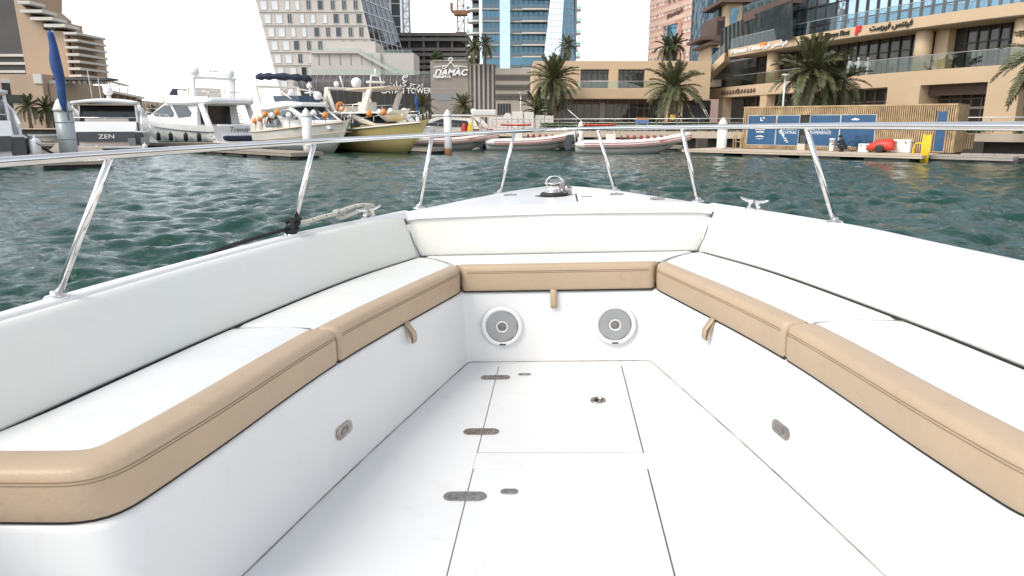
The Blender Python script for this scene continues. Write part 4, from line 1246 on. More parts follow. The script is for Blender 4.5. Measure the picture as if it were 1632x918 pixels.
# ------------------------------------------------------------------ beige two-storey pavilion
def pavilion():
    D = 80.0
    t = empty('beige_pavilion', P(1000,200,D), label='beige two storey restaurant pavilion with terrace, behind two date palms', cat='building'); b = t.location
    def X(px, d=D): return P(px,130,d).x
    def Z(py, d=D): return P(990,py,d).z
    def bx(name, x0,x1,y0,y1,d0,d1,m_, z0=None, bevel=0):
        return MB().box(Vector((X(x0,d0),d0,Z(y1,d0) if z0 is None else z0))-b, Vector((X(x1,d0),d1,Z(y0,d0)))-b).build(name, m_, t, bevel=bevel)
    # upper storey wall with two big openings
    ws = [(850,925),(970,985),(1027,1132)]
    for x0,x1 in ws: bx('wall', x0,x1,97,158,D,D+0.5,M_beige)
    bx('parapet', 850,1132,97,111,D-0.004,D+0.5,M_beige); 
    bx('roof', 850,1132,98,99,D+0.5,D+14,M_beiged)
    bx('side_wall', 850,853,97,200,D+0.5,D+14,M_beige,GZ)
    for x0,x1 in ((925,970),(985,1027)):
        bx('window_glass', x0,x1,111,141,D+0.55,D+0.6,M_shop)
        for k in range(6): 
            x = x0+(x1-x0)*k/5; bx('mullion', x-0.35,x+0.35,111,141,D+0.45,D+0.55,M_frame)
        bx('transom', x0,x1,116,116.8,D+0.46,D+0.54,M_frame)
        bx('reveal_head', x0,x1,110.2,111.4,D-0.02,D+0.56,M_brown)
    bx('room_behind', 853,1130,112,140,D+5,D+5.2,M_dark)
    # terrace slab projecting, glass balustrade
    D1 = D-3.2
    p = [X(846,D1),X(1085,D1)]
    poly = [(X(905,D1)-3.5,D1+2.8),(X(905,D1)-1.5,D1+0.8),(X(905,D1)+1.5,D1),(X(1085,D1),D1),(X(1085,D1),D+0.3),(X(905,D1)-3.5,D+0.3)]
    MB().prism([(x-b.x,y-b.y) for x,y in poly], Z(157.5,D1)-b.z, Z(140.5,D1)-b.z).build('terrace_slab', M_beige, t, bevel=0.04)
    for k in range(14):
        x0 = 918+k*11.8; d = D1+0.1
        MB().add([P(x0,141,d)-b,P(x0+11.4,141,d)-b,P(x0+11.4,129.5,d)-b,P(x0,129.5,d)-b],[(0,1,2,3)]).build('balustrade_pane', M_balus, t)
    MB().tube([P(912,129.3,D1+0.1)-b, P(1086,129.3,D1+0.1)-b], 0.03, 6).build('handrail', M_railw, t)
    # lower glazing set back under the terrace
    bx('shop_glass', 880,1066,157,200,D-0.5,D-0.4,M_shop,GZ)
    bx('fascia', 880,1066,156,166,D-0.62,D-0.52,M_brown)
    for k in range(16):
        x = 884+k*12.1; bx('mullion', x-0.5,x+0.5,158,200,D-0.66,D-0.5,M_gframe,GZ)
    bx('transom', 975,1066,171.5,172.8,D-0.68,D-0.6,M_gframe); bx('transom', 884,975,163,164,D-0.68,D-0.6,M_gframe)
    bx('pale_post', 957,965,164,200,D-0.72,D-0.55,M_conc,GZ)
    bx('door_leaf', 1006,1016,172,200,D-0.70,D-0.6,M_dark,GZ)
    bx('pier', 1064,1090,150,200,D-2.6,D+0.3,M_beige,GZ)
    bx('stair_void', 1090,1135,160,200,D+2,D+2.2,M_dark,GZ)
    # stair of dark steps between the pier and the arcade
    for k in range(9):
        bx('step', 1091,1128, 196-k*3.6, 199-k*3.6, D+0.2+k*0.2, D+0.4+k*0.2, M_dgrey)
    for x0,x1 in ((1092,1106),(1113,1128),(1116,1131)):
        MB().tube([P(x0,160,D-0.5)-b, P(x1,188,D-2.5)-b], 0.035, 6).build('stair_handrail', M_railw, t)
pavilion()

# ------------------------------------------------------------------ the curved shopping terrace at the right
MALL = spline([(21.0,100,0),(24.4,81,0),(27.2,69,0),(30.3,60,0),(33.2,53,0),(36.2,48,0),(40.5,42.5,0),(47,36,0)], 57)
def mall():
    t = empty('curved_shopping_terrace', (30,60,GZ), label='curved beige shopping building with glass balustrades and mirrored upper storeys, right', cat='building'); b = t.location
    nrm = []
    for i in range(len(MALL)):
        d = (MALL[min(i+1,len(MALL)-1)]-MALL[max(i-1,0)]).normalized(); nrm.append(Vector((-d.y,d.x,0))*-1)   # outwards, to the water
    nrm = [n if n.x < 0 else -n for n in nrm]
    def off(i, o): return MALL[i] + nrm[i]*o - Vector((b.x,b.y,0))
    def ix(px, o=0.0):
        """index along the curve seen at picture column px"""
        best, bi = 1e9, 0
        for i in range(len(MALL)):
            q = MALL[i]+nrm[i]*o; e = abs(816+FPX*q.x/(q.y*CT+ (HC-5)*0.0+1e-9)*1.0*CT - px)
            if e < best: best, bi = e, i
        return bi
    def band(name, i0, i1, o_out, o_in, z0, z1, m_, bevel=0.0, smooth=True):
        rows = []
        for i in range(i0, i1+1):
            a, c = off(i,o_out), off(i,o_in)
            rows.append([(a.x,a.y,z0-GZ),(a.x,a.y,z1-GZ),(c.x,c.y,z1-GZ),(c.x,c.y,z0-GZ)])
        m = MB(); m.loft(rows, 0, False)
        return m.build(name, m_, t, bevel=bevel)
    N = len(MALL)-1
    i_end = ix(1152)
    # terraces
    band('lower_terrace', i_end-3, N, 0.0, -14, 5.0, 6.1, M_beige)
    band('upper_terrace', i_end, N, 0.5, -14, 9.25, 10.05, M_beige)
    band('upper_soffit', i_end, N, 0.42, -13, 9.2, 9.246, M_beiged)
    # set-back glazing
    band('middle_glazing', i_end-5, N, -2.6, -2.7, 6.1, 9.2, M_shop)
    band('ground_glazing', i_end-3, N, -2.2, -2.3, GZ, 5.0, M_shop)
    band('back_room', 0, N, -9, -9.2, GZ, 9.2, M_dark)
    band('curtain_wall', ix(1205), N-9, -1.4, -1.5, 10.05, 17.0, M_glassm)
    band('stone_upper_wall', N-9, N, -0.6, -3, 10.05, 17.0, M_brown)
    # mullions of the set-back glazing
    mm = MB().box((-0.05,-0.09,0),(0.05,0.09,3.1)).mesh('mullion', [M_frame]); mg = MB().box((-0.05,-0.09,0),(0.05,0.09,3.6)).mesh('mullion', [M_gframe])
    mu = MB().box((-0.06,-0.10,0),(0.06,0.10,6.95)).mesh('curtain_wall_mullion', [M_frame])
    def mid(i, f, o): return off(i,o).lerp(off(i+1,o), f)
    for i in range(i_end, N):
        rz = math.atan2(nrm[i].y, nrm[i].x) - PI/2
        inst(mm, 'mullion', t, mid(i,0.5,-2.55)+Vector((0,0,6.1-GZ)), (0,0,rz))
        inst(mg, 'mullion', t, mid(i,0.1,-2.15)+Vector((0,0,0)), (0,0,rz))
        if ix(1205) <= i < N-9: inst(mu, 'curtain_wall_mullion', t, mid(i,0.0,-1.36)+Vector((0,0,10.05-GZ)), (0,0,rz))
    for z in (11.0,12.7,14.4): band('curtain_wall_transom', ix(1205), N-9, -1.3, -1.4, z, z+0.09, M_frame)
    band('glazing_transom', i_end, N, -2.5, -2.6, 8.0, 8.1, M_frame); band('glazing_transom', i_end, N, -2.1, -2.2, 3.9, 4.0, M_gframe)
    # balustrades in panes
    for i in range(i_end, N):
        for o, z, m_ in ((-0.15, 6.1, M_balus),(0.3,10.05,M_balusb)):
            for h in (0.0,0.5):
                a, c = mid(i,h+0.01,o), mid(i,h+0.49,o)
                MB().add([(a.x,a.y,z-GZ),(c.x,c.y,z-GZ),(c.x,c.y,z+1.1-GZ),(a.x,a.y,z+1.1-GZ)], [(0,1,2,3)]).build('balustrade_pane', m_, t)
    for o, z in ((-0.15,7.22),(0.3,11.17)):
        MB().tube([off(i,o)+Vector((0,0,z-GZ)) for i in range(i_end,N+1)], 0.03, 6).build('handrail', M_railw, t)
    # round columns upstairs, square ones in the arcade
    def at_px(px, o):
        i = ix(px,o); return off(i,o), i
    for px in (1212,1432,1592):
        p, i = at_px(px,-0.9); MB().lathe([(0.62,6.1-GZ),(0.62,9.2-GZ)], p, 24).build('column', M_beige, t)
    for px in (1210,1475):
        p, i = at_px(px,-2.0); MB().box((-0.55,-0.4,6.1-GZ),(0.55,0.4,9.2-GZ)).build('pilaster', M_beige, t, loc=p, rz=math.atan2(nrm[i].y,nrm[i].x)-PI/2)
    for px in (1143,1208,1280):
        p, i = at_px(px,-0.6); MB().box((-0.6,-0.5,0),(0.6,0.5,5.0-GZ)).build('column', M_beige, t, loc=p, rz=math.atan2(nrm[i].y,nrm[i].x)-PI/2)
    # ground wall piers at the right
    def wallpiece(x0, x1, z0, z1, o=0.05): 
        a, c = ix(x0), ix(x1)
        if c <= a: c = a+1
        band('wall_pier', a, c, o, -2.4, z0, z1, M_beige)
    wallpiece(1393,1440,GZ,5.0); wallpiece(1552,1590,GZ,5.0); 
    band('window_header', ix(1440), ix(1552), -0.9, -1.4, 4.2, 4.99, M_brown); band('window_header', ix(1590), N, -0.9, -1.4, 4.2, 4.99, M_brown)
    band('window_transom', ix(1440), ix(1552), -0.85, -0.95, 3.15, 3.32, M_gframe); band('window_transom', ix(1590), N, -0.85, -0.95, 3.15, 3.32, M_gframe)
    # signs along the terrace edges
    def sign(s, px, z, size, m_, o=0.52, shear=0.15, xs=1.0, bold=0.02):
        i = ix(px,o); d = (MALL[i+1]-MALL[i-1]).normalized(); d = d if d.x > 0 else -d
        q = off(i,o)
        return text('sign_lettering', s, size, facing(q+Vector((0,0,z-GZ))+nrm[i]*0.06, d), m_, t, 0.03, shear, xs=xs, bold=bold)
    AR = '\uFE96\uFEB3\uFEAE\uFEF4\uFED3 \uFEB2\uFEE8\uFE98\uFEF4\uFED3'
    sign('Fitness First', 1311, 9.66, 0.58, M_signblk, xs=1.0); sign('F', 1343, 9.68, 0.85, M_signred, bold=0.07, shear=0.1, xs=1.25); sign(AR, 1385, 9.72, 0.62, M_signblk, xs=1.05)
    sign('Fitness First', 1175, 9.68, 0.62, M_lightw, xs=1.9); sign('F', 1190.5, 9.7, 0.8, M_orange, bold=0.07, xs=2.4); sign(AR, 1204, 9.7, 0.62, M_lightw, xs=1.5)
    m = MB(); i = ix(1168,0.02); d = (MALL[i+1]-MALL[i-1]).normalized(); d = d if d.x > 0 else -d; q = off(i,0.06)
    for k in range(12):
        x = (k-6)*0.62; m.beam(q+d*x+Vector((0,0,5.42-GZ)), q+d*(x+0.4)+Vector((0,0,5.42-GZ+0.04*(k%3))), 0.05, 0.22); m.beam(q+d*(x+0.1)+Vector((0,0,5.62-GZ)), q+d*(x+0.35)+Vector((0,0,5.66-GZ)), 0.05, 0.14)
    m.lathe([(0.0,-0.18),(0.16,0),(0,0.18)], q+Vector((0,0,5.72-GZ)), 10)
    m.build('small_shop_sign', M_brown, t)
    # outside stair climbing to the upper terrace at the left end
    m = MB()
    A_, B_, C_ = P(1103,160,84)-b, P(1128,122,82)-b, P(1154,97,80)-b
    for a, c in ((A_,B_),(B_,C_)):
        m.add([a, c, c+Vector((0,0,0.9)), a+Vector((0,0,0.9)), a+Vector((1.5,3.0,0)), c+Vector((1.5,3.0,0)), c+Vector((1.5,3.0,0.9)), a+Vector((1.5,3.0,0.9))], [(0,1,2,3),(7,6,5,4),(1,0,4,5),(3,2,6,7),(0,3,7,4),(2,1,5,6)])
    m.build('outside_stair', M_beige, t)
    m = MB()
    for a, c in ((A_,B_),(B_,C_)): m.add([a+Vector((0,0.1,0.9)), c+Vector((0,0.1,0.9)), c+Vector((0,0.1,1.9)), a+Vector((0,0.1,1.9))], [(0,1,2,3)])
    m.build('stair_glass', M_balus, t)
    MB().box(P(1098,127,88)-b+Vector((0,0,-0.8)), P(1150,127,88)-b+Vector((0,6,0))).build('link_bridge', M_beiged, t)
    for k in range(5):
        x = 1098+k*10; MB().add([P(x,123,88)-b,P(x+9.6,123,88)-b,P(x+9.6,112,88)-b,P(x,112,88)-b],[(0,1,2,3)]).build('balustrade_pane', M_balus, t)
    # brown framed storeys above the left end
    def bx(name, x0,x1,y0,y1,d0,d1,m_):
        a, c = P(x0,y1,d0), P(x1,y0,d0); return MB().box(Vector((a.x,d0,a.z))-b, Vector((c.x,d1,c.z))-b).build(name, m_, t)
    D = 86
    bx('upper_core', 1140,1300,-60,92,D+3,D+16,M_glassd)
    bx('corner_pier', 1131,1148,70,112,D+0.5,D+6,M_beige); bx('corner_window', 1134,1146,76,110,D+0.4,D+0.5,M_glassb)
    bx('corner_slab', 1129,1150,67.5,71,D-1.5,D+6,M_brown); bx('corner_slab', 1116,1140,58,63,D-0.5,D+6,M_brown)
    bx('brown_bay', 1139,1158,26,66,D+1.4,D+8,M_brown); bx('bay_recess', 1143,1157,33,56,D+1.35,D+1.4,M_dark)
    bx('beige_bay_pier', 1157,1184,5,48,D+0.8,D+6,M_beige); bx('bay_window', 1163,1176,12,38,D+0.7,D+0.8,M_glassb)
    bx('bay_slab', 1150,1200,-2,3,D-0.5,D+8,M_brown)
    bx('beige_bay_pier', 1178,1183,-40,5,D+0.8,D+6,M_beige)
    # slanted brown beam and the glazed lantern under it
    m = MB(); m.beam(P(1190,29,80)-b, P(1272,-4,70)-b, 0.9, 0.95); m.beam(P(1188,30,80)-b, P(1192,92,80)-b, 0.7, 0.7); m.build('brown_frame_beam', M_brown, t)
    m = MB(); m.add([P(1150,93,82.5)-b, P(1191,80,79.5)-b, P(1189,28,79.5)-b, P(1150,46,82.5)-b], [(0,1,2,3)]); m.add([P(1191,80,79.5)-b, P(1262,62,69)-b, P(1262,0,69)-b, P(1189,28,79.5)-b], [(0,1,2,3)]); m.build('lantern_glazing', M_glassd, t)
    for k in range(6):
        q = k/6; MB().beam(P(1150+41*q,93-13*q,82.4-3*q)-b, P(1150+39*q,46-18*q,82.4-3*q)-b, 0.14).build('lantern_mullion', M_frame, t)
        q = k/5; MB().beam(P(1193+69*q,79.6-17.6*q,79.3-10.4*q)-b, P(1193+69*q,27-27*q,79.3-10.4*q)-b, 0.13).build('lantern_mullion', M_frame, t)
    for k in range(9):
        x = 1165+k*13; MB().add([P(x,25.5-k*4.2,78-k)-b,P(x+12.6,21.4-k*4.2,78-k)-b,P(x+12.6,11.4-k*4.2,78-k)-b,P(x,15.5-k*4.2,78-k)-b],[(0,1,2,3)]).build('balustrade_pane', M_balus, t)
    return ix
mall_ix = mall()
# shop interior hints: pale display figures behind the upstairs balustrade
random.seed(12)
for px, h in ((1352,1.45),(1367,1.6),(1382,1.7)):
    c = P(px,108,63.6); c.z = 6.1
    m = MB(); m.tube([(0,0,0.0),(0,0,0.8),(0.03,0,1.2),(0,0,1.35)], [0.10,0.14,0.17,0.06], 8); m.lathe([(0,1.36),(0.10,1.44),(0.11,1.54),(0.06,1.64),(0,1.66)], (0,0,0), 10)
    m.tube([(0.16,0,1.28),(0.24,-0.05,1.0),(0.28,-0.12,0.8)], 0.045, 6); m.tube([(-0.16,0,1.28),(-0.26,-0.03,1.05),(-0.2,-0.2,0.9)], 0.045, 6)
    m.build('display_figure', M_lightw, loc=c, label={1352:'left',1367:'middle',1382:'right'}[px]+' one of three pale display mannequins behind the upstairs glass balustrade', cat='mannequin', group='display mannequins on the terrace')

# ------------------------------------------------------------------ stepped hotel at the far left
def hotel():
    D = 130.0
    t = empty('stepped_hotel', P(60,200,D), label='stepped tan hotel with stacked white balconies at the far left', cat='building'); b = t.location
    def X(px, d=D): return P(px,60,d).x
    def bx(name, x0,x1,y0,y1,d0,d1,m_, z0=None):
        a, c = P(x0,y1,d0), P(x1,y0,d0); lo = Vector((a.x,d0,a.z if z0 is None else z0))-b; hi = Vector((c.x,d1,c.z))-b
        return MB().box(lo,hi).build(name, m_, t)
    def wall(pts, d, depth, m_, name):
        return MB().plate([P(x,y,d)-b for x,y in pts], (0,-1,0), depth).build(name, m_, t)
    wall([(44,128),(15,-40),(30,-40),(30,4),(47,18),(47,27),(66,27),(66,33),(70,48),(103,50),(113,128)], D, 12, M_tanwall, 'main_wall')
    wall([(44,128),(-30,128),(-40,-60),(12,-60)], D+1.2, 12, M_mesh, 'dark_screen_wall')
    for k in range(3):
        y = 86+k*13; bx('ledge', -20, 40, y, y+4, D+0.2, D+1.1, M_slabw)
    # terraces and balconies stepping down to the right
    for x0,x1,y,w in ((28,47,2,0),(32,66,16,0),(48,83,28,0),(70,103,39,0)):
        bx('terrace_parapet', x0,x1,y-1,y+4,D-1.2,D+3,M_slabw); bx('terrace_recess', x0+3,x1-2,y+3.5,y+8,D+0.5,D+4,M_dark)
    for k in range(7):
        y = 51+k*11.3; x1 = 122+k*1.2
        bx('balcony_slab', 101+k*1.6, x1, y, y+3.6, D-1.0, D+8, M_slabw)
        bx('balcony_recess', 103+k*1.6, x1-8, y+3.6, y+11, D+1.0, D+8, M_tanwall); bx('balcony_opening', 104+k*1.6, 110+k*1.6, y+5, y+10, D+0.8, D+1.0, M_dark)
    # podium
    bx('podium', -60,65,118,205,D-14,D,M_tanwall,GZ); bx('white_panel', 54,65,117.5,133,D-14.2,D-13.9,M_slabw); bx('podium_opening', -10,38,151,164,D-14.15,D-13.95,M_dark)
    bx('podium_wing', 65,96,131,205,D-12,D,M_tanwall,GZ)
    for y in (143,156): bx('slot_window', 64.5,67,y,y+7.5,D-12.1,D-11.9,M_dark)
    bx('pergola_beam', 64,172,124,127.5,D-11,D-8,M_mesh); 
    for k in range(12): bx('pergola_post', 67+k*8.7,68+k*8.7,127,134,D-10.5,D-10,M_lat)
hotel()
def waterside_row():
    """low row of dark bays running away along the left bank"""
    a, c = P(96,190,118), P(224,190,190); t = empty('waterside_row', (a.x,a.y,GZ), label='low row of dark bays with tan piers along the left bank', cat='building'); b = t.location
    a.z = c.z = GZ; d = (c-a).normalized(); n = Vector((d.y,-d.x,0)); L = (c-a).length
    H = 7.0
    MB().beam(a+Vector((0,0,H/2))-n*4-b, c+Vector((0,0,H/2))-n*4-b, 7.0, H).build('back_wall', M_dark, t)
    MB().beam(a+Vector((0,0,H+0.3))-n*3-b, c+Vector((0,0,H+0.3))-n*3-b, 9.0, 0.5).build('roof', M_slabw, t)
    for k in range(11):
        p = a.lerp(c,k/10); MB().beam(p-b, p+Vector((0,0,H))-b, 0.9, 1.6, up=n).build('pier', M_tanwall, t)
        if k < 10: MB().beam(p.lerp(a.lerp(c,(k+1)/10),0.1)+Vector((0,0,H*0.5))-b, a.lerp(c,(k+0.92)/10)+Vector((0,0,H*0.5))-b, 0.5, 0.7).build('balcony_front', M_slabw, t)
    for k in range(5):
        p = a.lerp(c,0.3+k*0.13)+Vector((0,0,H+0.5)); MB().beam(p-b, p+Vector((0,0,2.2))-b, 0.15).build('pergola_post', M_lat, t)
    p, q_ = a.lerp(c,0.3)+Vector((0,0,H+2.7)), a.lerp(c,0.82)+Vector((0,0,H+2.7)); MB().beam(p-b,q_-b,1.5,0.15).build('pergola_roof', M_lat, t)
waterside_row()
def far_bridge():
    a, c = P(212,180,230), P(300,180,300); t = empty('road_bridge', (a.x,a.y,0), label='distant low road bridge with ribbed parapet at the left', cat='bridge'); b = t.location
    z = P(250,186,260).z; zt = P(250,164,260).z
    MB().beam(Vector((a.x-10,a.y,(z+zt)/2))-b, Vector((c.x,c.y,(z+zt)/2))-b, 6, zt-z).build('parapet', M_conc, t)
    for k in range(26):
        p = a.lerp(c,k/25); MB().box((-0.35,-3.6,z),(0.35,-3.0,zt+0.3)).build('rib', M_tanwall if k%2 else M_fin, t, loc=(p.x-b.x,p.y-b.y,0))
    MB().beam(Vector((a.x-10,a.y,z-1.0))-b, Vector((c.x,c.y,z-1.0))-b, 8, 1.4).build('deck', M_conc, t)
    for k in range(3):
        p = a.lerp(c,0.25+0.3*k); MB().box((-1,-1,-1),(1,1,z-1.5)).build('bridge_pier', M_conc, t, loc=(p.x-b.x,p.y-b.y,0))
far_bridge()

# ------------------------------------------------------------------ palms
random.seed(4)
def frond_mesh(L, droop, dry=False, seed=0):
    rnd = random.Random(seed); m = MB()
    n = 26; pts = []
    for k in range(n+1):
        t = k/n; pts.append(Vector((L*(t - 0.12*t*t), 0, L*(0.34*t - droop*t*t))))
    m.tube(pts[::2], [0.035*(1-0.85*i/13) + 0.004 for i in range(len(pts[::2]))], 4)
    for k in range(3, n+1):
        t = k/n; tan = (pts[k]-pts[k-1]).normalized(); upv = Vector((0,0,1)) - tan*tan.z; upv.normalize(); side = tan.cross(upv)
        for s in (-1,1):
            for rep in range(2):
                ll = L*0.19*math.sin(PI*(0.12+0.80*t))**0.7*rnd.uniform(0.8,1.15); p0 = pts[k] - tan*(rep*L/n*0.5)
                dirv = (side*s*0.8 + tan*0.75 + upv*rnd.uniform(0.05,0.55)).normalized(); e = p0 + dirv*ll + Vector((0,0,-0.22*ll*rnd.uniform(0.6,1.4)))
                md_ = p0 + dirv*ll*0.5 + Vector((0,0,0.02)); wv = (tan - dirv*tan.dot(dirv)).normalized()*(0.024*max(1.0,L/3))
                m.add([p0-wv*0.5, p0+wv*0.5, md_+wv*1.25, md_-wv*1.25, e], [(0,1,2,3),(3,2,4)])
    return m.mesh('frond', [M_fronddry if dry else M_frond])
FM = {}
def palm(pos, H, L, label, nf=46, lean=(0,0), trunk_r=0.22, group='date palms on the promenade', seed=1, joined=False):
    rnd = random.Random(seed)
    t = empty('date_palm', pos, label=label, cat='palm tree', group=group)
    m = MB(); n = 16; pts = [Vector((lean[0]*(k/n)**1.5, lean[1]*(k/n)**1.5, H*k/n)) for k in range(n+1)]
    m.tube(pts, [trunk_r*(1.25-0.35*min(1,k/4) + (0.35 if k > n-2 else 0) + 0.05*(k%2)) for k in range(n+1)], 12)
    for k in range(int(H/0.22)):               # old leaf bases
        z = k*0.22; c = pts[0].lerp(pts[-1], z/H)
        for q in range(6):
            a = q*PI/3 + (k%2)*PI/6; d = Vector((math.cos(a),math.sin(a),0)); p = c + d*trunk_r*0.92
            m.add([p+Vector((-d.y,d.x,0))*0.07, p-Vector((-d.y,d.x,0))*0.07, p+d*0.06+Vector((0,0,0.16))], [(0,1,2)])
    m.build('trunk', M_trunk, t)
    top = pts[-1]
    key = round(L,1)
    if key not in FM: FM[key] = [frond_mesh(L,dr,False,i) for i, dr in enumerate((0.10,0.35,0.62,0.85))] + [frond_mesh(L*0.85,1.15,True,9)]
    for k in range(nf):
        u = (k+0.5)/nf; el = 74 - 104*u + rnd.uniform(-7,7); az = k*2.39996 + rnd.uniform(-0.2,0.2)
        me = FM[key][min(3, int(u*4))] if not (u > 0.9 and rnd.random() < 0.6) else FM[key][4]
        sc = rnd.uniform(0.85,1.1)*(0.82+0.18*min(1,u*3))
        inst(me, 'frond', t, top+Vector((0,0,0.1-0.25*u)), (rnd.uniform(-0.3,0.3), -R(el-12), az), (sc,sc,sc))
    return t
def gp(px, D, z=GZ): 
    p = P(px,180,D); return (p.x,p.y,z)
palm(gp(886,74), 4.9, 3.4, 'tall date palm standing in front of the left end of the beige pavilion', 56, (-0.3,0), 0.26, seed=1)
palm(gp(1068,71), 4.0, 3.5, 'date palm in front of the right end of the beige pavilion', 54, (0.2,0), 0.26, seed=2)
palm(gp(1278,55), 4.4, 3.4, 'bushy date palm behind the street lamp and the slatted cabin', 62, (0.5,0), 0.30, seed=3)
palm(gp(1338,56.5), 3.7, 3.0, 'shorter date palm tucked against the right of the lamp palm', 50, (-0.5,0), 0.28, seed=6)
palm(gp(1668,43), 4.6, 3.4, 'date palm cut off by the right edge of the picture', 50, (0,0), 0.28, seed=4)
palm(gp(856,77), 2.0, 2.6, 'low young date palm left of the tall pavilion palm', 34, (0,0), 0.22, seed=5)
palm(gp(757,128,P(757,97,128).z-0.5), 2.6, 2.4, 'small palm on the podium roof beside the glass tower', 30, (0,0), 0.2, 'palms on roof terraces', 7)
palm(gp(774,130,P(774,97,130).z-0.5), 3.2, 2.4, 'slender palm on the podium roof in front of the glass tower balconies', 30, (0,0), 0.2, 'palms on roof terraces', 8)
palm(gp(903,118,11.2), 3.0, 2.4, 'palm on the roof behind the tall pavilion palm', 30, (0,0), 0.2, 'palms on roof terraces', 9)
palm(gp(1058,100,8.6), 3.6, 2.2, 'left of two palms on the pavilion roof', 28, (0,0), 0.2, 'palms on roof terraces', 10)
palm(gp(1070,101,8.6), 4.0, 2.2, 'right of two palms on the pavilion roof', 28, (0,0), 0.2, 'palms on roof terraces', 11)
palm(gp(46,112), 3.2, 2.6, 'palm on the far bank beside the leftmost yacht', 34, (0,0), 0.24, 'palms on the far bank', 12)
palm(gp(74,114), 3.0, 2.4, 'palm on the far bank just left of the steel pile', 34, (0,0), 0.24, 'palms on the far bank', 13)
palm(gp(245,200), 3.6, 3.0, 'distant palm beside the road bridge', 30, (0,0), 0.26, 'palms on the far bank', 14)
palm(gp(672,122), 3.4, 3.0, 'palm before the dark podium behind the gold yacht', 40, (0,0), 0.24, 'palms before the podiums', 15)
palm(gp(738,118), 3.4, 2.8, 'palm before the grey stone podium above the white yachts', 36, (0,0), 0.24, 'palms before the podiums', 16)
def bush(px, py, D, rx, rz_, label, n=1400):
    c = P(px,py,D); m = MB(); rnd = random.Random(px)
    for k in range(n):
        v = Vector((rnd.gauss(0,1),rnd.gauss(0,1),rnd.gauss(0,1))).normalized(); r_ = rnd.random()**0.4*(0.8+0.3*math.sin(v.x*5+v.z*4))
        p = Vector((v.x*rx*r_, v.y*rx*r_, v.z*rz_*r_)); a = Vector((rnd.gauss(0,1),rnd.gauss(0,1),rnd.gauss(0,1))).normalized(); u = a.orthogonal().normalized()*0.16; w = a.cross(u).normalized()*0.10
        m.add([p-u,p+w,p+u,p-w],[(0,1,2,3)])
    t = empty('shrub', c, label=label, cat='shrub'); m.build('foliage', M_hedge, t, fix=False)
    MB().tube([(0,0,-rz_*1.2),(0.05,0,0)], [0.08,0.05], 6).build('stem', M_trunk, t)
bush(697, 89, 132, 1.3, 1.0, 'clipped round shrub on the podium roof above the winged sign')
# street lamps
def lamp(px, ytop, D, label, H=None):
    top = P(px,ytop,D); t = empty('street_lamp', (top.x,D,GZ), label=label, cat='street lamp', group='promenade lamps'); h = top.z-GZ
    MB().tube([(0,0,0),(0,0,h*0.5),(0,0,h-0.15)], [0.085,0.075,0.06], 12).build('post', M_railw, t)
    MB().lathe([(0.06,h-0.2),(0.10,h-0.12),(0.28,h-0.06),(0.30,h-0.02),(0.22,h+0.05),(0,h+0.07)], (0,0,0), 18).build('lamp_head', M_railw, t)
lamp(1252, 119, 50, 'white street lamp in front of the bushy palm above the slatted cabin'); lamp(830, 148, 86, 'street lamp left of the tall pavilion palm')
# ================================================================== yachts
HEAD = math.atan2(-0.77, 0.64)
def hull_shell(L, B, hs, hb, draft=0.5, sw=0.90, rake=0.12, chz=0.35, full=2.3):
    rows = []; n = 22; sheer = []
    for i in range(n+1):
        s = i/n
        bs = B/2*(sw+(1-sw)*math.sin(min(1,s/0.45)*PI/2)) if s < 0.45 else B/2*max(0.012, 1-((s-0.45)/0.55)**full)
        zs = hs+(hb-hs)*s**1.7
        bc = bs*(0.88 - 0.55*max(0,(s-0.35)/0.65)**1.3); zc = chz + (zs-chz)*0.35*max(0,(s-0.4)/0.6)**1.5
        zk = -draft + (draft+zc*0.55)*max(0,(s-0.55)/0.45)**2.2
        xs, xc, xk = s*L, s*L*(1-rake*0.55*s**3), s*L*(1-rake*s**3)
        half = [(xk,0.0,zk),(xc,bc,zc),(xc+(xs-xc)*0.3,bc+(bs-bc)*0.50,zc+(zs-zc)*0.35),(xc+(xs-xc)*0.65,bc+(bs-bc)*0.83,zc+(zs-zc)*0.7),(xs,bs,zs)]
        rows.append([(x,-y,z) for x,y,z in reversed(half)] + half[1:])
        sheer.append((xs,bs,zs))
    m = MB(); m.grid(rows, 0, True)
    m.add(rows[0], [tuple(range(9))], 0)
    dk = [[(x,-b*0.985,z-0.02),(x,0,z+0.03),(x,b*0.985,z-0.02)] for x,b,z in sheer]
    m.grid(dk, 0, True)
    return m, sheer
def both_sides(parent, name, pts, wf, m_, t=0.02):
    """side panels: pts (x,z), half-width from wf(x,z)"""
    for s in (-1,1):
        p3 = [Vector((x, s*(wf(x,z)+t), z)) for x,z in pts]
        MB().plate(p3, (0,s,0), 0.03).build(name, m_, parent)
def dome(parent, p, r, name='radar_dome', m_=None):
    MB().lathe([(r*0.55,-r*0.9),(r*0.9,-r*0.55),(r,0),(r*0.93,r*0.4),(r*0.7,r*0.75),(r*0.35,r*0.95),(0,r)], p, 16).build(name, m_ or M_white, parent)
def tubes(parent, name, paths, r, m_, n=6):
    m = MB()
    for p in paths: m.tube(p, r, n)
    return m.build(name, m_, parent)
def deck_rail(parent, sheer, s0, s1, h, m_=None, every=2, inset_=0.96):
    for sd in (-1,1):
        pts = [Vector((x,sd*b*inset_,z+h)) for x,b,z in sheer[s0:s1]]
        MB().tube(pts, 0.022, 6).build('guard_rail', m_ or M_steel, parent)
        for k, (x,b,z) in enumerate(sheer[s0:s1]):
            if k%every == 0: MB().tube([(x,sd*b*inset_,z),(x,sd*b*inset_,z+h)], 0.016, 5).build('rail_post', m_ or M_steel, parent)
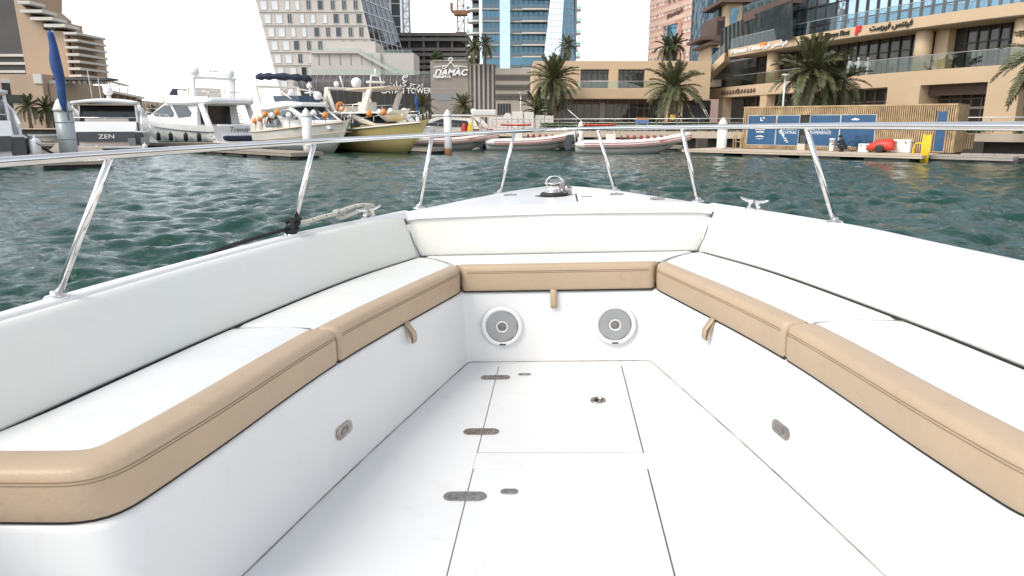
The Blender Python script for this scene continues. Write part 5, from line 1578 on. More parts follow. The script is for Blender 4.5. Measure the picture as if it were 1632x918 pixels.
def fender(parent, p, r=0.16, L=0.6, m_=None, name='fender'):
    MB().lathe([(0,-L/2),(r*0.6,-L/2+0.03),(r,-L/2+0.13),(r,L/2-0.13),(r*0.6,L/2-0.03),(0.05,L/2),(0.03,L/2+0.12),(0,L/2+0.12)], p, 12).build(name, m_ or M_black, parent)

# ---- (a) express yacht seen from astern, dark name panel
def express_yacht(pos, rz, label, name_text=None, hull_m=None, top_m=None, seed=0):
    t = empty('express_yacht', pos, rz, label, 'yacht')
    hm, sheer = hull_shell(19, 5.4, 1.55, 2.5, sw=0.94); hm.build('hull', hull_m or M_white, t)
    MB().tube([(x,b+0.02,z-0.12) for x,b,z in sheer]+[(x,-b-0.02,z-0.12) for x,b,z in reversed(sheer)], 0.06, 6).build('rub_rail', M_steel, t)
    m = MB(); m.prism([(-1.5,-2.3),(-1.3,-2.5),(0.1,-2.55),(0.1,2.55),(-1.3,2.5),(-1.5,2.3)], 0.28, 0.45); m.build('swim_platform', M_white, t, bevel=0.03)
    MB().prism([(-1.42,-2.25),(0.0,-2.4),(0.0,2.4),(-1.42,2.25)], 0.452, 0.47).build('platform_deck', M_teak, t)
    m = MB(); m.add([(-0.22,-1.85,0.75),(-0.22,1.85,0.75),(-0.02,1.95,1.50),(-0.02,-1.95,1.50)], [(0,1,2,3)]); m.build('name_panel', M_dgrey, t)
    if name_text:
        text('transom_name', name_text, 0.46, facing((-0.26+0.085,0,1.13), (0,-1,0), (0.26,0,1)), M_lightw, t, 0.004, xs=1.25)
    m = MB(); m.add([(-0.03,-2.0,1.5),(-0.03,2.0,1.5),(0.35,2.1,2.25),(0.35,-2.1,2.25)], [(0,1,2,3)]); m.side([(0.0,1.45),(0.36,2.25),(0.75,2.25),(0.75,1.4)], 0, 2.1); m.build('stern_coaming', hull_m or M_white, t, bevel=0.04)
    tubes(t, 'stern_rail', [[(0.45,-2.1,2.25),(0.45,-2.1,2.55),(0.45,2.1,2.55),(0.45,2.1,2.25)], [(0.45,0,2.25),(0.45,0,2.55)]], 0.025, M_steel)
    for s in (-1,1):
        MB().box((-0.05,s*2.2-0.32,0.5),(0.5,s*2.2+0.32,1.45)).build('stern_locker', M_dgrey, t, bevel=0.04)
        MB().side([(0.3,1.5),(0.2,2.1),(1.2,2.75),(3.6,3.35),(9.5,2.7),(9.5,1.8)], 0, 0.07).build('side_wing', hull_m or M_white, t, bevel=0.03).location = (0,s*2.42,0)
    # deckhouse and roof
    m = MB(); m.side([(3.0,1.5,2.1),(3.2,3.5,1.9),(8.0,3.72,1.75),(12.0,2.6,1.75),(14,1.9,1.5),(14,1.5,1.5)], 0); m.build('deckhouse', M_tint, t)
    rows = []
    for k in range(13):
        y = -2.25+4.5*k/12; c = 0.22*(1-(y/2.25)**2)
        rows.append([(0.9,y,3.55+c*0.6),(0.9,y,3.72+c),(3.5,y*0.98,3.85+c),(8.2,y*0.92,3.92+c),(9.6,y*0.85,3.55+c*0.8),(8.2,y*0.9,3.72+c*0.6),(3.5,y*0.95,3.62+c*0.6)])
    MB().loft(rows, 0, True).build('hardtop', top_m or M_white, t)
    MB().box((1.0,-2.1,3.50),(3.4,2.1,3.54)).build('awning', M_shade, t)
    for s in (-1,1):
        MB().beam((1.0,s*2.15,2.2),(1.1,s*2.1,3.55),0.10).build('roof_strut', M_white, t)
        MB().side([(3.2,1.9),(3.6,3.6),(8.6,3.7),(12.6,2.2)], 0, 0.06).build('side_pillar', hull_m or M_white, t).location = (0,s*2.0,0)
    m = MB(); m.box((1.6,-1.5,1.5),(2.4,1.5,2.05)); m.box((1.6,-1.5,2.05),(1.8,1.5,2.5)); m.build('cockpit_sofa', M_cream, t, bevel=0.08)
    MB().box((3.3,-1.0,1.5),(3.36,0.2,3.4)).build('saloon_door', M_frame, t)
    dome(t, (3.0,-0.2,4.62), 0.36); MB().lathe([(0.20,3.95),(0.12,4.3),(0,4.3)], (3.0,-0.2,0), 10).build('dome_stand', M_white, t)
    tubes(t, 'antenna', [[(3.4,1.0,4.1),(3.6,1.1,6.2)],[(3.3,0.4,4.0),(3.3,0.4,5.6)]], 0.02, M_white)
    MB().box((2.9,-0.9,5.0),(3.1,0.3,5.12)).build('radar_bar', M_white, t, bevel=0.03)
    return t, sheer
zp = G(163,236,0.3); ez, _ = express_yacht((zp.x,zp.y+0.8,0), R(90+24), 'white and grey express yacht showing its dark lettered transom, at the left', 'ZEN')
for y, z in ((-2.6,0.35),(0.6,0.2)): fender(ez, (-1.55,y,z), 0.2, 0.5, M_cream)
MB().box((-1.2,-2.0,0.47),(-0.7,-1.5,1.0)).build('dock_box', M_grey, ez, bevel=0.03); MB().box((-0.9,-2.9,0.47),(-0.4,-2.35,1.05)).build('dock_box', M_grey, ez, bevel=0.03)
el, _ = express_yacht((-26.4,34.2,0), R(90+44), 'partly seen dark windowed yacht at the left edge of the picture', None, M_cladw, M_white)
fender(el, (0.2,-2.95,0.9), 0.26, 1.0, M_cladw); fender(el, (3.5,-3.0,0.9), 0.26, 1.0, M_black)
m = MB()
for k in range(4): m.tube([(0.2+0.5*k,-2.6,1.6),(0.0+0.5*k,-2.9,1.2),(-0.5+0.3*k,-3.6,0.6)], 0.025, 5)
m.build('mooring_lines', M_roped, el)

# ---- (b) flybridge yacht seen from its port quarter
def flybridge_yacht(pos, rz, label):
    t = empty('flybridge_yacht', pos, rz, label, 'yacht')
    hm, sheer = hull_shell(20, 5.3, 1.9, 3.1, sw=0.93); hm.build('hull', M_white, t)
    MB().tube([(x,b+0.02,z-0.55) for x,b,z in sheer[:-1]]+[(x,-b-0.02,z-0.55) for x,b,z in reversed(sheer[:-1])], 0.05, 6).build('rub_rail', M_grey, t)
    MB().prism([(-1.7,-2.2),(0.1,-2.5),(0.1,2.5),(-1.7,2.2)], 0.30, 0.50).build('swim_platform', M_white, t, bevel=0.04)
    m = MB(); m.side([(-0.25,0.5),(0.0,1.3),(0.25,2.0),(0.7,2.05),(0.7,0.5)], 0, 1.75); m.build('transom_bulwark', M_white, t, bevel=0.06)
    text('transom_name', 'Trendy', 0.62, facing((-0.08,0,1.55), (0,-1,0), (0.33,0,1)), M_dgrey, t, 0.005, shear=0.45, xs=1.1)
    MB().add([(-0.17,-1.45,0.75),(-0.17,1.45,0.75),(-0.04,1.45,1.15),(-0.04,-1.45,1.15)], [(0,1,2,3)]).build('garage_window', M_tint, t)
    for s in (-1,1):
        for k in range(5): MB().box((-0.1+0.28*k, s*2.15-0.33, 0.45+0.28*k),(0.25+0.28*k, s*2.15+0.33, 0.6+0.28*k)).build('stair_tread', M_white, t, bevel=0.02)
    wf = lambda x, z: 2.25 - 0.16*(z-2.0)
    m = MB(); m.side([(3.4,1.9,2.25),(3.4,4.05,1.95),(10.0,4.1,1.9),(13.6,2.9,1.9),(15.5,2.5,1.4),(15.5,2.2,1.4)], 0); m.build('deckhouse', M_white, t, bevel=0.05)
    both_sides(t, 'saloon_window', [(7.0,2.65),(4.6,2.75),(4.4,3.1),(5.4,3.75),(8.4,3.85),(7.6,3.2)], wf, M_tint)
    both_sides(t, 'forward_window', [(8.2,2.75),(8.0,3.1),(8.9,3.85),(10.0,3.9),(12.4,3.1),(12.0,2.85)], wf, M_tint)
    MB().box((3.36,-1.25,2.05),(3.42,1.0,3.75)).build('aft_door_glass', M_tint, t); MB().box((3.34,1.15,2.05),(3.41,1.8,3.75)).build('aft_door_glass', M_tintb, t)
    m = MB(); 
    for k in range(6): m.box((2.2+0.2*k,-2.0,2.1+0.32*k),(2.5+0.2*k,-1.35,2.18+0.32*k))
    m.build('flybridge_stair', M_cream, t)
    # flybridge deck overhanging the cockpit
    rows = []
    for x, w, z0, z1 in ((0.6,2.05,3.95,4.25),(0.9,2.35,3.85,4.5),(5,2.5,3.8,4.65),(9,2.3,3.9,4.85),(11.0,1.7,4.2,4.9),(11.8,1.0,4.45,4.85)):
        rows.append([(x,-w,z0+0.2),(x,-w*0.92,z0),(x,w*0.92,z0),(x,w,z0+0.2),(x,w*0.97,z1),(x,-w*0.97,z1)])
    MB().loft(rows, 0, False).build('flybridge_deck', M_white, t, bevel=0.05)
    for s in (-1,1): MB().side([(0.4,1.9),(1.6,3.85),(2.4,3.85),(1.4,1.9)], 0, 0.08).build('quarter_wing', M_white, t).location = (0,s*2.35,0)
    MB().side([(9.2,4.8,1.7),(10.4,4.8,1.3),(9.5,5.5,1.2),(9.3,5.5,1.3)], 0).build('flybridge_screen', M_tintb, t)
    m = MB(); m.box((5.5,-1.7,4.65),(6.4,1.7,5.1)); m.box((5.5,-1.7,5.1),(5.75,1.7,5.5)); m.box((7.6,-0.3,4.65),(8.6,1.2,5.35)); m.build('flybridge_seating', M_cream, t, bevel=0.06)
    tubes(t, 'aft_rail', [[(0.8,-2.2,4.95),(0.8,2.2,4.95)],[(0.8,-2.2,4.95),(4.0,-2.35,5.05)],[(0.8,2.2,4.95),(4.0,2.35,5.05)]]+[[(0.8,y,4.4),(0.8,y,4.95)] for y in (-2.2,-1.1,0,1.1,2.2)], 0.028, M_steel)
    # arch
    for s in (-1,1):
        MB().side([(3.6,4.6),(4.6,4.6),(4.1,6.3),(3.4,6.3)], 0, 0.11).build('arch_leg', M_white, t, bevel=0.03).location = (0,s*2.0,0)
    MB().prism([(3.2,-2.15),(4.3,-2.15),(4.3,2.15),(3.2,2.15)], 6.22, 6.42).build('arch_top', M_white, t, bevel=0.06)
    for s in (-1,1): tubes(t, 'arch_brace', [spline([(5.6,s*2.1,4.6),(5.4,s*2.05,5.8),(4.2,s*1.9,6.4)], 10)], 0.035, M_steel)
    for y in (-1.75,1.75): dome(t, (3.7,y,6.85), 0.43)
    tubes(t, 'mast', [[(3.7,0.25,6.4),(3.7,0.1,8.1)],[(3.7,-0.25,6.4),(3.7,-0.1,8.1)],[(3.7,-0.35,7.0),(3.7,0.35,7.0)],[(3.7,-0.25,7.5),(3.7,0.25,7.5)],[(3.7,0,8.1),(3.7,0,8.7)]], 0.03, M_steel)
    MB().box((3.6,-0.6,6.9),(3.8,0.6,7.02)).build('radar_bar', M_white, t, bevel=0.03)
    for x in (2.0,4.5,7.5,10.5): fender(t, (x,2.85 if x < 9 else 2.65,0.85), 0.2, 0.8, M_black)
    deck_rail(t, sheer, 9, 22, 0.75)
    # covered tender on the platform
    m = MB(); m.tube(spline([(-1.0,-1.9,0.78),(-1.15,0,0.75),(-0.95,1.6,0.78),(-0.9,2.1,0.9)], 14), [0.12,0.22,0.26,0.28,0.28,0.28,0.28,0.26,0.26,0.25,0.24,0.2,0.14,0.06], 10); m.build('covered_tender', M_navy, t)
    return t
fp = G(372,229,0.3); flybridge_yacht((fp.x,fp.y+1.5,0), R(90+51), 'white flybridge yacht seen from its stern quarter with two radar domes')

# ---- (c) bow-on flybridge cruisers
def cruiser(pos, rz, label, name, hull_m, gold=False):
    t = empty(name, pos, rz, label, 'yacht')
    L = 14.0
    hm, sheer = hull_shell(L, 4.4, 1.55, 2.35, sw=0.9, rake=0.16, full=2.1); hm.build('hull', hull_m, t)
    for dz, r_ in ((-0.10,0.05),(-0.75,0.025)) if not gold else ((-0.10,0.05),):
        MB().tube([(x,b*(1.01 if dz > -0.5 else 0.95)+0.015,z+dz) for x,b,z in sheer[:-1]]+[(x,-b*(1.01 if dz > -0.5 else 0.95)-0.015,z+dz) for x,b,z in reversed(sheer[:-1])], r_, 6).build('rub_rail', M_shade if not gold else M_white, t)
    deck_rail(t, sheer, 7, 22, 0.65)
    MB().prism([(-1.2,-1.9),(0.1,-2.0),(0.1,2.0),(-1.2,1.9)], 0.3, 0.48).build('swim_platform', M_white, t, bevel=0.03)
    return t, sheer
cb = G(545,245,0.0); hd = Vector((0.64,-0.77,0))
cp = cb - hd*12.4
cr_, sh = cruiser((cp.x,cp.y,0), HEAD, 'cream flybridge cruiser with furled navy bimini and orange floats along its rail', 'flybridge_cruiser', M_cream)
def dress_cruiser(t, sheer):
    wf = lambda x, z: 1.82 - 0.17*(z-1.6)
    m = MB(); m.side([(2.2,1.5,1.85),(2.6,3.15,1.55),(7.2,3.3,1.5),(10.4,2.15,1.35),(12.4,2.0,0.8),(12.4,1.7,0.8)], 0); m.build('deckhouse', M_white, t, bevel=0.05)
    both_sides(t, 'side_window', [(2.9,1.85),(3.3,2.75),(4.2,2.95),(5.4,2.4),(5.6,1.95)], wf, M_tint); both_sides(t, 'forward_side_window', [(5.2,2.75),(5.9,3.05),(7.2,3.1),(9.2,2.45),(8.6,2.35)], wf, M_tint)
    m = MB(); m.plate([(7.35,-1.25,3.22),(7.35,1.25,3.22),(9.8,1.05,2.36),(9.8,-1.05,2.36)], (0.33,0,0.94), -0.03); m.build('windscreen', M_tintb, t)
    for y in (-0.42,0.42): MB().beam((7.35,y,3.27),(9.8,y*0.85,2.41),0.07,0.04).build('windscreen_bar', M_white, t)
    rows = []
    for x, w, z0, z1 in ((0.4,1.5,3.15,3.35),(0.8,1.85,3.05,3.6),(4,1.95,3.05,3.7),(7.0,1.7,3.25,3.75),(8.3,1.0,3.35,3.6)):
        rows.append([(x,-w,z0+0.15),(x,-w*0.9,z0),(x,w*0.9,z0),(x,w,z0+0.15),(x,w*0.95,z1),(x,-w*0.95,z1)])
    MB().loft(rows, 0, False).build('flybridge_deck', M_white, t, bevel=0.04)
    m = MB()
    for a, c in (((7.6,-0.8,3.65),(7.6,0.8,3.65)),((7.6,0.8,3.65),(5.0,1.7,3.68)),((7.6,-0.8,3.65),(5.0,-1.7,3.68))):
        a, c = Vector(a), Vector(c); m.add([a,c,c+Vector((-0.35,0,0.5)),a+Vector((-0.35,0,0.5))],[(0,1,2,3)])
    m.build('flybridge_screen', M_tintb, t)
    for s in (-1,1):
        MB().side([(0.9,3.3),(2.4,3.3),(1.6,5.0),(0.9,5.1)], 0, 0.09).build('arch_leg', M_cream, t, bevel=0.03).location = (0,s*1.75,0)
        m = MB(); m.tube([(1.2,s*1.75,4.95),(6.0,s*1.5,4.45),(7.2,s*1.3,3.9)], 0.05, 8); m.build('arch_bar', M_cream, t)
        MB().side([(0.0,1.5),(-0.2,2.2),(1.2,3.15),(2.6,3.15),(2.2,1.5)], 0, 0.07).build('quarter_wing', M_cream, t).location = (0,s*1.85,0)
    MB().prism([(0.8,-1.85),(1.5,-1.85),(1.5,1.85),(0.8,1.85)], 4.95, 5.1).build('arch_top', M_cream, t, bevel=0.04)
    MB().tube(spline([(1.2,-1.6,5.75),(3.0,-1.3,5.72),(4.8,0.2,5.62),(5.4,1.3,5.45)], 18), [0.08]+[0.2+0.05*(k%3) for k in range(16)]+[0.06], 10).build('furled_bimini', M_navy, t)
    for pp in ([(1.8,-1.7,3.5),(1.2,-1.6,5.7),(0.9,-1.7,5.0)],[(5.0,1.6,3.6),(5.2,1.2,5.45),(6.3,1.4,3.6)]): tubes(t, 'bimini_hoop', [pp], 0.025, M_steel)
    dome(t, (7.9,0.5,4.15), 0.32); dome(t, (4.9,-0.3,4.45), 0.26); MB().box((4.8,-0.4,3.7),(5.0,-0.2,4.2)).build('dome_stand', M_white, t)
    tubes(t, 'radar_mast', [[(6.9,0.4,3.7),(6.7,0.4,5.2)],[(6.5,0.1,4.4),(6.9,0.7,4.4)]], 0.05, M_white); dome(t, (6.7,0.4,4.9), 0.2)
    for k, x in enumerate((8.6,9.6)): 
        for s in (-1,1): MB().lathe([(0.16,0),(0.16,0.02),(0.0,0.02)], (0,0,0), 14, M=Matrix.Rotation(R(90)*-s,3,'X')).build('porthole', M_tint, t).location = (x, s*(1.62 if x < 9 else 1.42), 1.1)
    text('hull_number', '2000', 0.42, facing((9.0,-1.93,1.75), (0.985,0.17,0), (0,0.1,1)), M_grey, t, 0.004)
dress_cruiser(cr_, sh)
# floats hung along the starboard rail of the cruiser
for k, (x, dz, m_) in enumerate(((1.2,0.75,M_orange),(2.6,0.85,M_orange),(3.2,1.05,M_white),(3.9,1.15,M_orange),(5.4,1.0,M_white),(6.4,1.15,M_orange),(8.3,0.8,M_white),(10.8,0.7,M_orange),(11.3,0.75,M_white),(12.1,0.5,M_orange))):
    i = min(21,int(x/14*22)); bx_, b_, z_ = sh[i]
    MB().lathe([(0,-0.22),(0.13,-0.19),(0.21,-0.05),(0.21,0.06),(0.13,0.19),(0.05,0.24),(0,0.26)], (x,-b_*0.98,z_+dz), 12).build('rail_float', m_, cr_)
    MB().tube([(x,-b_*0.98,z_),(x,-b_*0.98,z_+dz-0.2)], 0.015, 5).build('float_line', M_roped, cr_)
gb = G(664,245.5,0.0); gpz = gb - hd*12.3
gy, shg = cruiser((gpz.x,gpz.y,0), HEAD, 'gold hulled motor yacht with hardtop and orange lifebuoy, bow towards us', 'gold_motor_yacht', M_gold, True)
def dress_gold(t, sheer):
    m = MB(); m.side([(2.0,1.5,1.8),(2.2,2.75,1.55),(6.0,2.8,1.5),(9.0,1.95,1.2),(11.5,1.75,0.6),(11.5,1.5,0.6)], 0); m.build('deckhouse', M_cream, t, bevel=0.05)
    wf = lambda x, z: 1.80-0.18*(z-1.5)
    both_sides(t, 'side_window', [(2.8,1.85),(3.0,2.5),(5.8,2.6),(7.6,2.1),(7.2,1.85)], wf, M_tint)
    m = MB(); m.plate([(6.05,-1.3,2.78),(6.05,1.3,2.78),(8.6,1.0,2.03),(8.6,-1.0,2.03)], (0.3,0,0.95), -0.03); m.build('windscreen', M_tintb, t)
    MB().prism([(0.4,-1.9),(8.0,-1.65),(8.6,-0.8),(8.6,0.8),(8.0,1.65),(0.4,1.9)], 2.82, 2.96).build('flybridge_deck', M_white, t, bevel=0.05)
    # hardtop on raked pillars
    rows = []
    for x, w in ((4.4,1.0),(4.8,1.5),(7.0,1.6),(8.6,1.35),(9.2,0.7)): rows.append([(x,-w,4.55),(x,0,4.5),(x,w,4.55),(x,w*0.95,4.68),(x,0,4.80),(x,-w*0.95,4.68)])
    MB().loft(rows, 0, True).build('hardtop', M_shade, t)
    for s in (-1,1):
        MB().side([(6.8,2.9),(7.5,2.9),(8.6,4.55),(8.0,4.55)], 0, 0.08).build('hardtop_pillar', M_cream, t).location = (0,s*1.3,0)
        MB().side([(1.2,2.9),(1.8,2.9),(2.4,4.75),(1.9,4.85)], 0, 0.11).build('arch_leg', M_cream, t, bevel=0.03).location = (0,s*1.7,0)
        MB().side([(3.0,2.9),(3.5,2.9),(2.3,4.85),(2.0,4.85)], 0, 0.09).build('arch_leg', M_cream, t, bevel=0.03).location = (0,s*1.7,0)
    MB().prism([(1.85,-1.8),(2.55,-1.8),(2.55,1.8),(1.85,1.8)], 4.72, 4.9).build('arch_top', M_cream, t, bevel=0.05)
    dome(t, (2.3,0.8,5.3), 0.42); dome(t, (2.2,-0.9,5.15), 0.22)
    tubes(t, 'mast', [[(6.9,-0.5,4.75),(6.9,-0.35,5.6)],[(6.9,0.5,4.75),(6.9,0.35,5.6)],[(6.9,-0.35,5.6),(6.9,0.35,5.6)],[(6.9,0,5.6),(6.9,0,6.1)],[(2.1,-0.3,4.9),(2.1,-0.5,5.8)]], 0.06, M_white)
    MB().box((6.7,-0.7,5.05),(7.1,0.7,5.2)).build('radar_bar', M_white, t, bevel=0.04)
    m = MB(); m.tube([(0,0.30*math.cos(a),0.30*math.sin(a)) for a in [2*PI*k/18 for k in range(18)]], 0.09, 8, closed=True); m.build('lifebuoy', M_orange, t, loc=(4.4,-1.75,3.35))
    tubes(t, 'flybridge_rail', [[(0.6,s*1.85,3.5),(7.8,s*1.6,3.5)] for s in (-1,1)]+[[(x,s*1.8,2.95),(x,s*1.8,3.5)] for x in (0.6,2.5,4.5,6.5) for s in (-1,1)], 0.022, M_steel)
    m = MB(); m.box((3.0,-1.2,2.96),(4.2,1.2,3.4)); m.box((5.6,-0.9,2.96),(6.4,0.3,3.7)); m.build('flybridge_seating', M_cream, t, bevel=0.06)
    # white tender chocked on the foredeck
    hm, _ = hull_shell(3.4,1.5,0.55,0.75,0.1,0.95); o = hm.build('deck_tender', M_white, t); o.location = (8.5,-0.2,2.35); o.scale = (1,1,1)
    text('hull_number', '41 769', 0.26, facing((10.6,-1.16,1.42), (0.93,0.37,0), (0,0.15,1)), M_dgrey, t, 0.004)
dress_gold(gy, shg)
for k, (x, m_) in enumerate(((9.2,M_orange),(10.2,M_white),(10.8,M_orange),(11.4,M_white))):
    i = int(x/14*22); bx_, b_, z_ = shg[i]; MB().lathe([(0,-0.22),(0.13,-0.19),(0.21,-0.05),(0.21,0.06),(0.13,0.19),(0.05,0.24),(0,0.26)], (x,-b_*0.98,z_+0.85), 12).build('rail_float', m_, gy)

# ---- (d) white sports yachts moored behind
def sports_yacht(pos, rz, label, L=13):
    t = empty('sports_yacht', pos, rz, label, 'yacht', group='white sports yachts behind the inflatables')
    hm, sheer = hull_shell(L, 4.0, 1.3, 2.0, full=2.2); hm.build('hull', M_white, t)
    m = MB(); m.side([(2.0,1.3,1.7),(2.6,2.7,1.4),(6.5,2.85,1.3),(9.6,1.75,1.1),(9.6,1.3,1.1)], 0); m.build('deckhouse', M_cream, t, bevel=0.05)
    wf = lambda x, z: 1.72-0.2*(z-1.3)
    both_sides(t, 'side_window', [(3.0,1.7),(3.4,2.4),(6.2,2.6),(8.2,1.9)], wf, M_tint)
    both_sides(t, 'hull_window', [(4.0,0.7),(4.4,1.05),(7.0,1.15),(7.6,0.85)], lambda x, z: 1.84-0.03*x, M_tint, 0.05)
    MB().prism([(1.0,-1.6),(6.8,-1.4),(7.2,0),(6.8,1.4),(1.0,1.6)], 2.9, 3.05).build('hardtop', M_white, t, bevel=0.05)
    for s in (-1,1): MB().side([(0.6,1.4),(1.2,1.4),(3.0,3.0),(2.2,3.0)], 0, 0.08).build('arch_leg', M_white, t).location = (0,s*1.6,0)
    for y in (-0.9,0.7): dome(t, (2.6,y,3.45), 0.28)
    deck_rail(t, sheer, 8, 22, 0.6)
    return t
p = G(690,224); sports_yacht((p.x+1.0,78,0), R(180+12), 'white sports yacht with two domes behind the white pile, left of its twin')
p = G(775,224); sports_yacht((p.x+1.6,80,0), R(180+6), 'white sports yacht with hardtop behind the slatted kiosk frame, right of its twin', 12)

# ---- (e) rigid inflatables with rows of red seats
def rib(pos, rz, label, L=9.2, seats=6):
    t = empty('inflatable_boat', pos, rz, label, 'inflatable boat', 'striped inflatable tour boats')
    def path(off=0.0, dz=0.0):
        return [Vector((x, y+(off if y > 0 else -off), z+dz)) for x,y,z in ((0.0,1.15,0.62),(1.5,1.18,0.62),(L*0.5,1.18,0.68),(L*0.72,1.05,0.82),(L*0.88,0.72,1.02),(L*0.97,0.30,1.16),(L,0.0,1.20))]
    half = spline([tuple(p) for p in path()], 26)
    full = half + [Vector((p.x,-p.y,p.z)) for p in reversed(half[:-1])]
    n = len(full)
    MB().tube(full, [0.10,0.22]+[0.30]*(n-4)+[0.22,0.10], 12).build('tube', M_ribw, t)
    for a in (-0.55,-0.15,0.35):
        st = []
        for i, p in enumerate(full):
            tn = (full[min(i+1,n-1)]-full[max(i-1,0)]).normalized(); o = Vector((tn.y,-tn.x,0)); o = -o if (o.x*(p.x-L*0.4)+o.y*p.y) < 0 else o
            st.append(p + (o*math.cos(a)+Vector((0,0,1))*math.sin(a))*0.295)
        MB().tube(st[2:-2], 0.026, 6).build('stripe', M_ribr, t)
    hm, _ = hull_shell(L*0.97, 2.2, 0.55, 1.05, 0.3, 0.95, rake=0.2, chz=0.1); hm.build('hull', M_ribw, t)
    m = MB(); m.box((2.2,-0.5,0.55),(2.9,0.5,1.35)); m.box((2.75,-0.45,1.35),(2.8,0.45,1.6)); m.build('console', M_ribw, t, bevel=0.05)
    tubes(t, 'console_rail', [[(2.3,s*0.45,1.35),(2.2,s*0.45,1.9),(2.9,s*0.45,1.7)] for s in (-1,1)], 0.025, M_steel)
    for k in range(seats):
        x = 3.3+k*(L*0.42/seats)
        for y in (-0.45,0.45):
            m = MB(); m.box((x,y-0.22,0.55),(x+0.36,y+0.22,0.95)); m.box((x-0.02,y-0.2,0.95),(x+0.08,y+0.2,1.25)); m.build('seat', M_seatred, t, bevel=0.04)
            m = MB(); m.tube([(x+0.4,y-0.18,0.9),(x+0.42,y-0.18,1.28),(x+0.42,y+0.18,1.28),(x+0.4,y+0.18,0.9)], 0.02, 5); m.build('hand_hoop', M_ribr, t)
    for y in (-0.35,0.35):
        m = MB(); m.side([(-0.75,0.2),(-0.8,1.0),(-0.65,1.3),(-0.2,1.3),(-0.1,1.0),(-0.3,0.7),(-0.3,0.2)], 0, 0.19); m.side([(-0.6,0.2),(-0.4,0.2),(-0.45,-0.5),(-0.65,-0.5)], 0, 0.07); m.build('outboard_motor', M_dgrey, t, bevel=0.05).location = (0,y,0)
    m = MB(); m.tube([(-0.05,-0.8,0.6),(-0.1,-0.8,1.75),(-0.1,0.8,1.75),(-0.05,0.8,0.6)], 0.035, 6); m.build('stern_arch', M_steel, t)
    i = 20
    m = MB()
    for k in range(7): m.box((L*0.74+0.17*k,-1.36+0.055*k,0.86+0.025*k),(L*0.74+0.17*k+0.11,-1.34+0.055*k,0.98+0.025*k))
    m.build('tube_lettering', M_ribr, t)
    return t
p = G(906,240); rib((p.x+0.2,52.6,0), R(-7), 'nearest striped inflatable boat with red seats, right of centre', 8.1, 7)
p = G(776,236); rib((p.x+0.2,58.5,0), R(-4), 'middle striped inflatable boat between two white piles', 7.2)
p = G(650,234); rib((p.x+0.4,59.5,0), R(-6), 'left striped inflatable boat behind the gold bow', 8.0)

# ================================================================== piles, pontoons and dockside things
def pile(px, ytop, D, r, m_, label, zb=-1.0, rust=True, group='mooring piles'):
    top = P(px, ytop, D); t = empty('mooring_pile', (top.x,D,0), label=label, cat='pile', group=group)
    h = top.z
    MB().lathe([(r,zb),(r,h-r*1.8)], (0,0,0), 20).build('shaft', m_, t)
    MB().lathe([(r*1.06,h-r*1.85),(r*1.06,h-r*1.6),(r*0.6,h-r*0.6),(0.02,h),(0,h)], (0,0,0), 20).build('cap', M_pilew, t)
    if rust: MB().lathe([(r+0.006,zb),(r+0.006,0.28),(r+0.003,0.40)], (0,0,0), 20).build('rust_band', M_rust, t)
    else:
        for z in (h*0.35,h*0.6): MB().lathe([(r+0.012,z-0.03),(r+0.012,z+0.03)], (0,0,0), 20).build('weld_ring', M_pile, t)
    return t
pile(97, 152, 40, 0.46, M_pile, 'thick grey steel pile beside the blue furled flag at the left', rust=False)
pile(487, 172, 46.5, 0.30, M_pilew, 'white pile in front of the cream flybridge cruiser')
pile(713, 174, 50.5, 0.27, M_pilew, 'white pointed pile right of the gold hull')
pile(926, 193, 60.5, 0.24, M_pilew, 'short white pile behind the middle of the three inflatables')
pile(1153, 187, 50.5, 0.34, M_pilew, 'white pile left of the slatted cabin')
pile(666, 180, 62, 0.18, M_pilew, 'thin white post with a blue furled flag by the gold yacht')
def furled_flag(a, b, r, label):
    """blue cloth wound round a leaning pole"""
    t = empty('furled_flag', a, label=label, cat='flag'); A, B = Vector((0,0,0)), Vector(b)-Vector(a)
    MB().tube([A, B], 0.05, 8).build('pole', M_railw, t)
    pts, rs = [], []
    n = 40
    for k in range(n+1):
        u = 0.10+0.88*k/n; p = A.lerp(B,u); pts.append(p + Vector((-r*0.5-r*0.10*math.sin(k*0.30)*math.sin(PI*u),0.02*math.cos(k*0.4),0))); rs.append(r*(0.55+0.55*math.sin(PI*min(1,(1-u)*1.15))+0.08*math.sin(k*0.33))*(0.4 if k in (0,n) else 1))
    MB().tube(pts, rs, 12).build('cloth', M_blue, t); MB().lathe([(0.12,0),(0.10,0.08),(0,0.1)], B, 8).build('pole_cap', M_dgrey, t)
furled_flag(P(110,192,39.2), P(83,46,39.2), 0.24, 'tall blue furled flag on a leaning pole at the left')
furled_flag(P(669,192,61.9), P(663,146,61.9), 0.13, 'small blue furled flag above the gold yacht')

def pontoon(name, a, c, w, label, z=0.42, th=0.16, boards=True, m_=None, n=None):
    a, c = Vector((a[0],a[1],0)), Vector((c[0],c[1],0)); d = (c-a).normalized(); nn = Vector((-d.y,d.x,0)); L = (c-a).length
    t = empty(name, a, math.atan2(d.y,d.x), label, 'pontoon')
    nb = n or int(L/0.9)
    bw = L/nb
    me = MB().box((0.012,-w/2,z-0.05),(bw-0.012,w/2,z)).mesh('deck_board', [m_ or M_dock])
    for k in range(nb): inst(me, 'deck_board', t, (k*bw,0,0))
    MB().box((0,-w/2+0.02,z-th-0.06),(L,w/2-0.02,z-0.052)).build('edge_beam', m_ or M_dock, t)
    for k in range(max(2,int(L/3))):
        x = L*(k+0.5)/max(2,int(L/3)); MB().box((x-1.2,-w/2+0.12,-0.4),(x+1.2,w/2-0.12,z-th-0.06)).build('float_block', M_dockd, t)
    return t
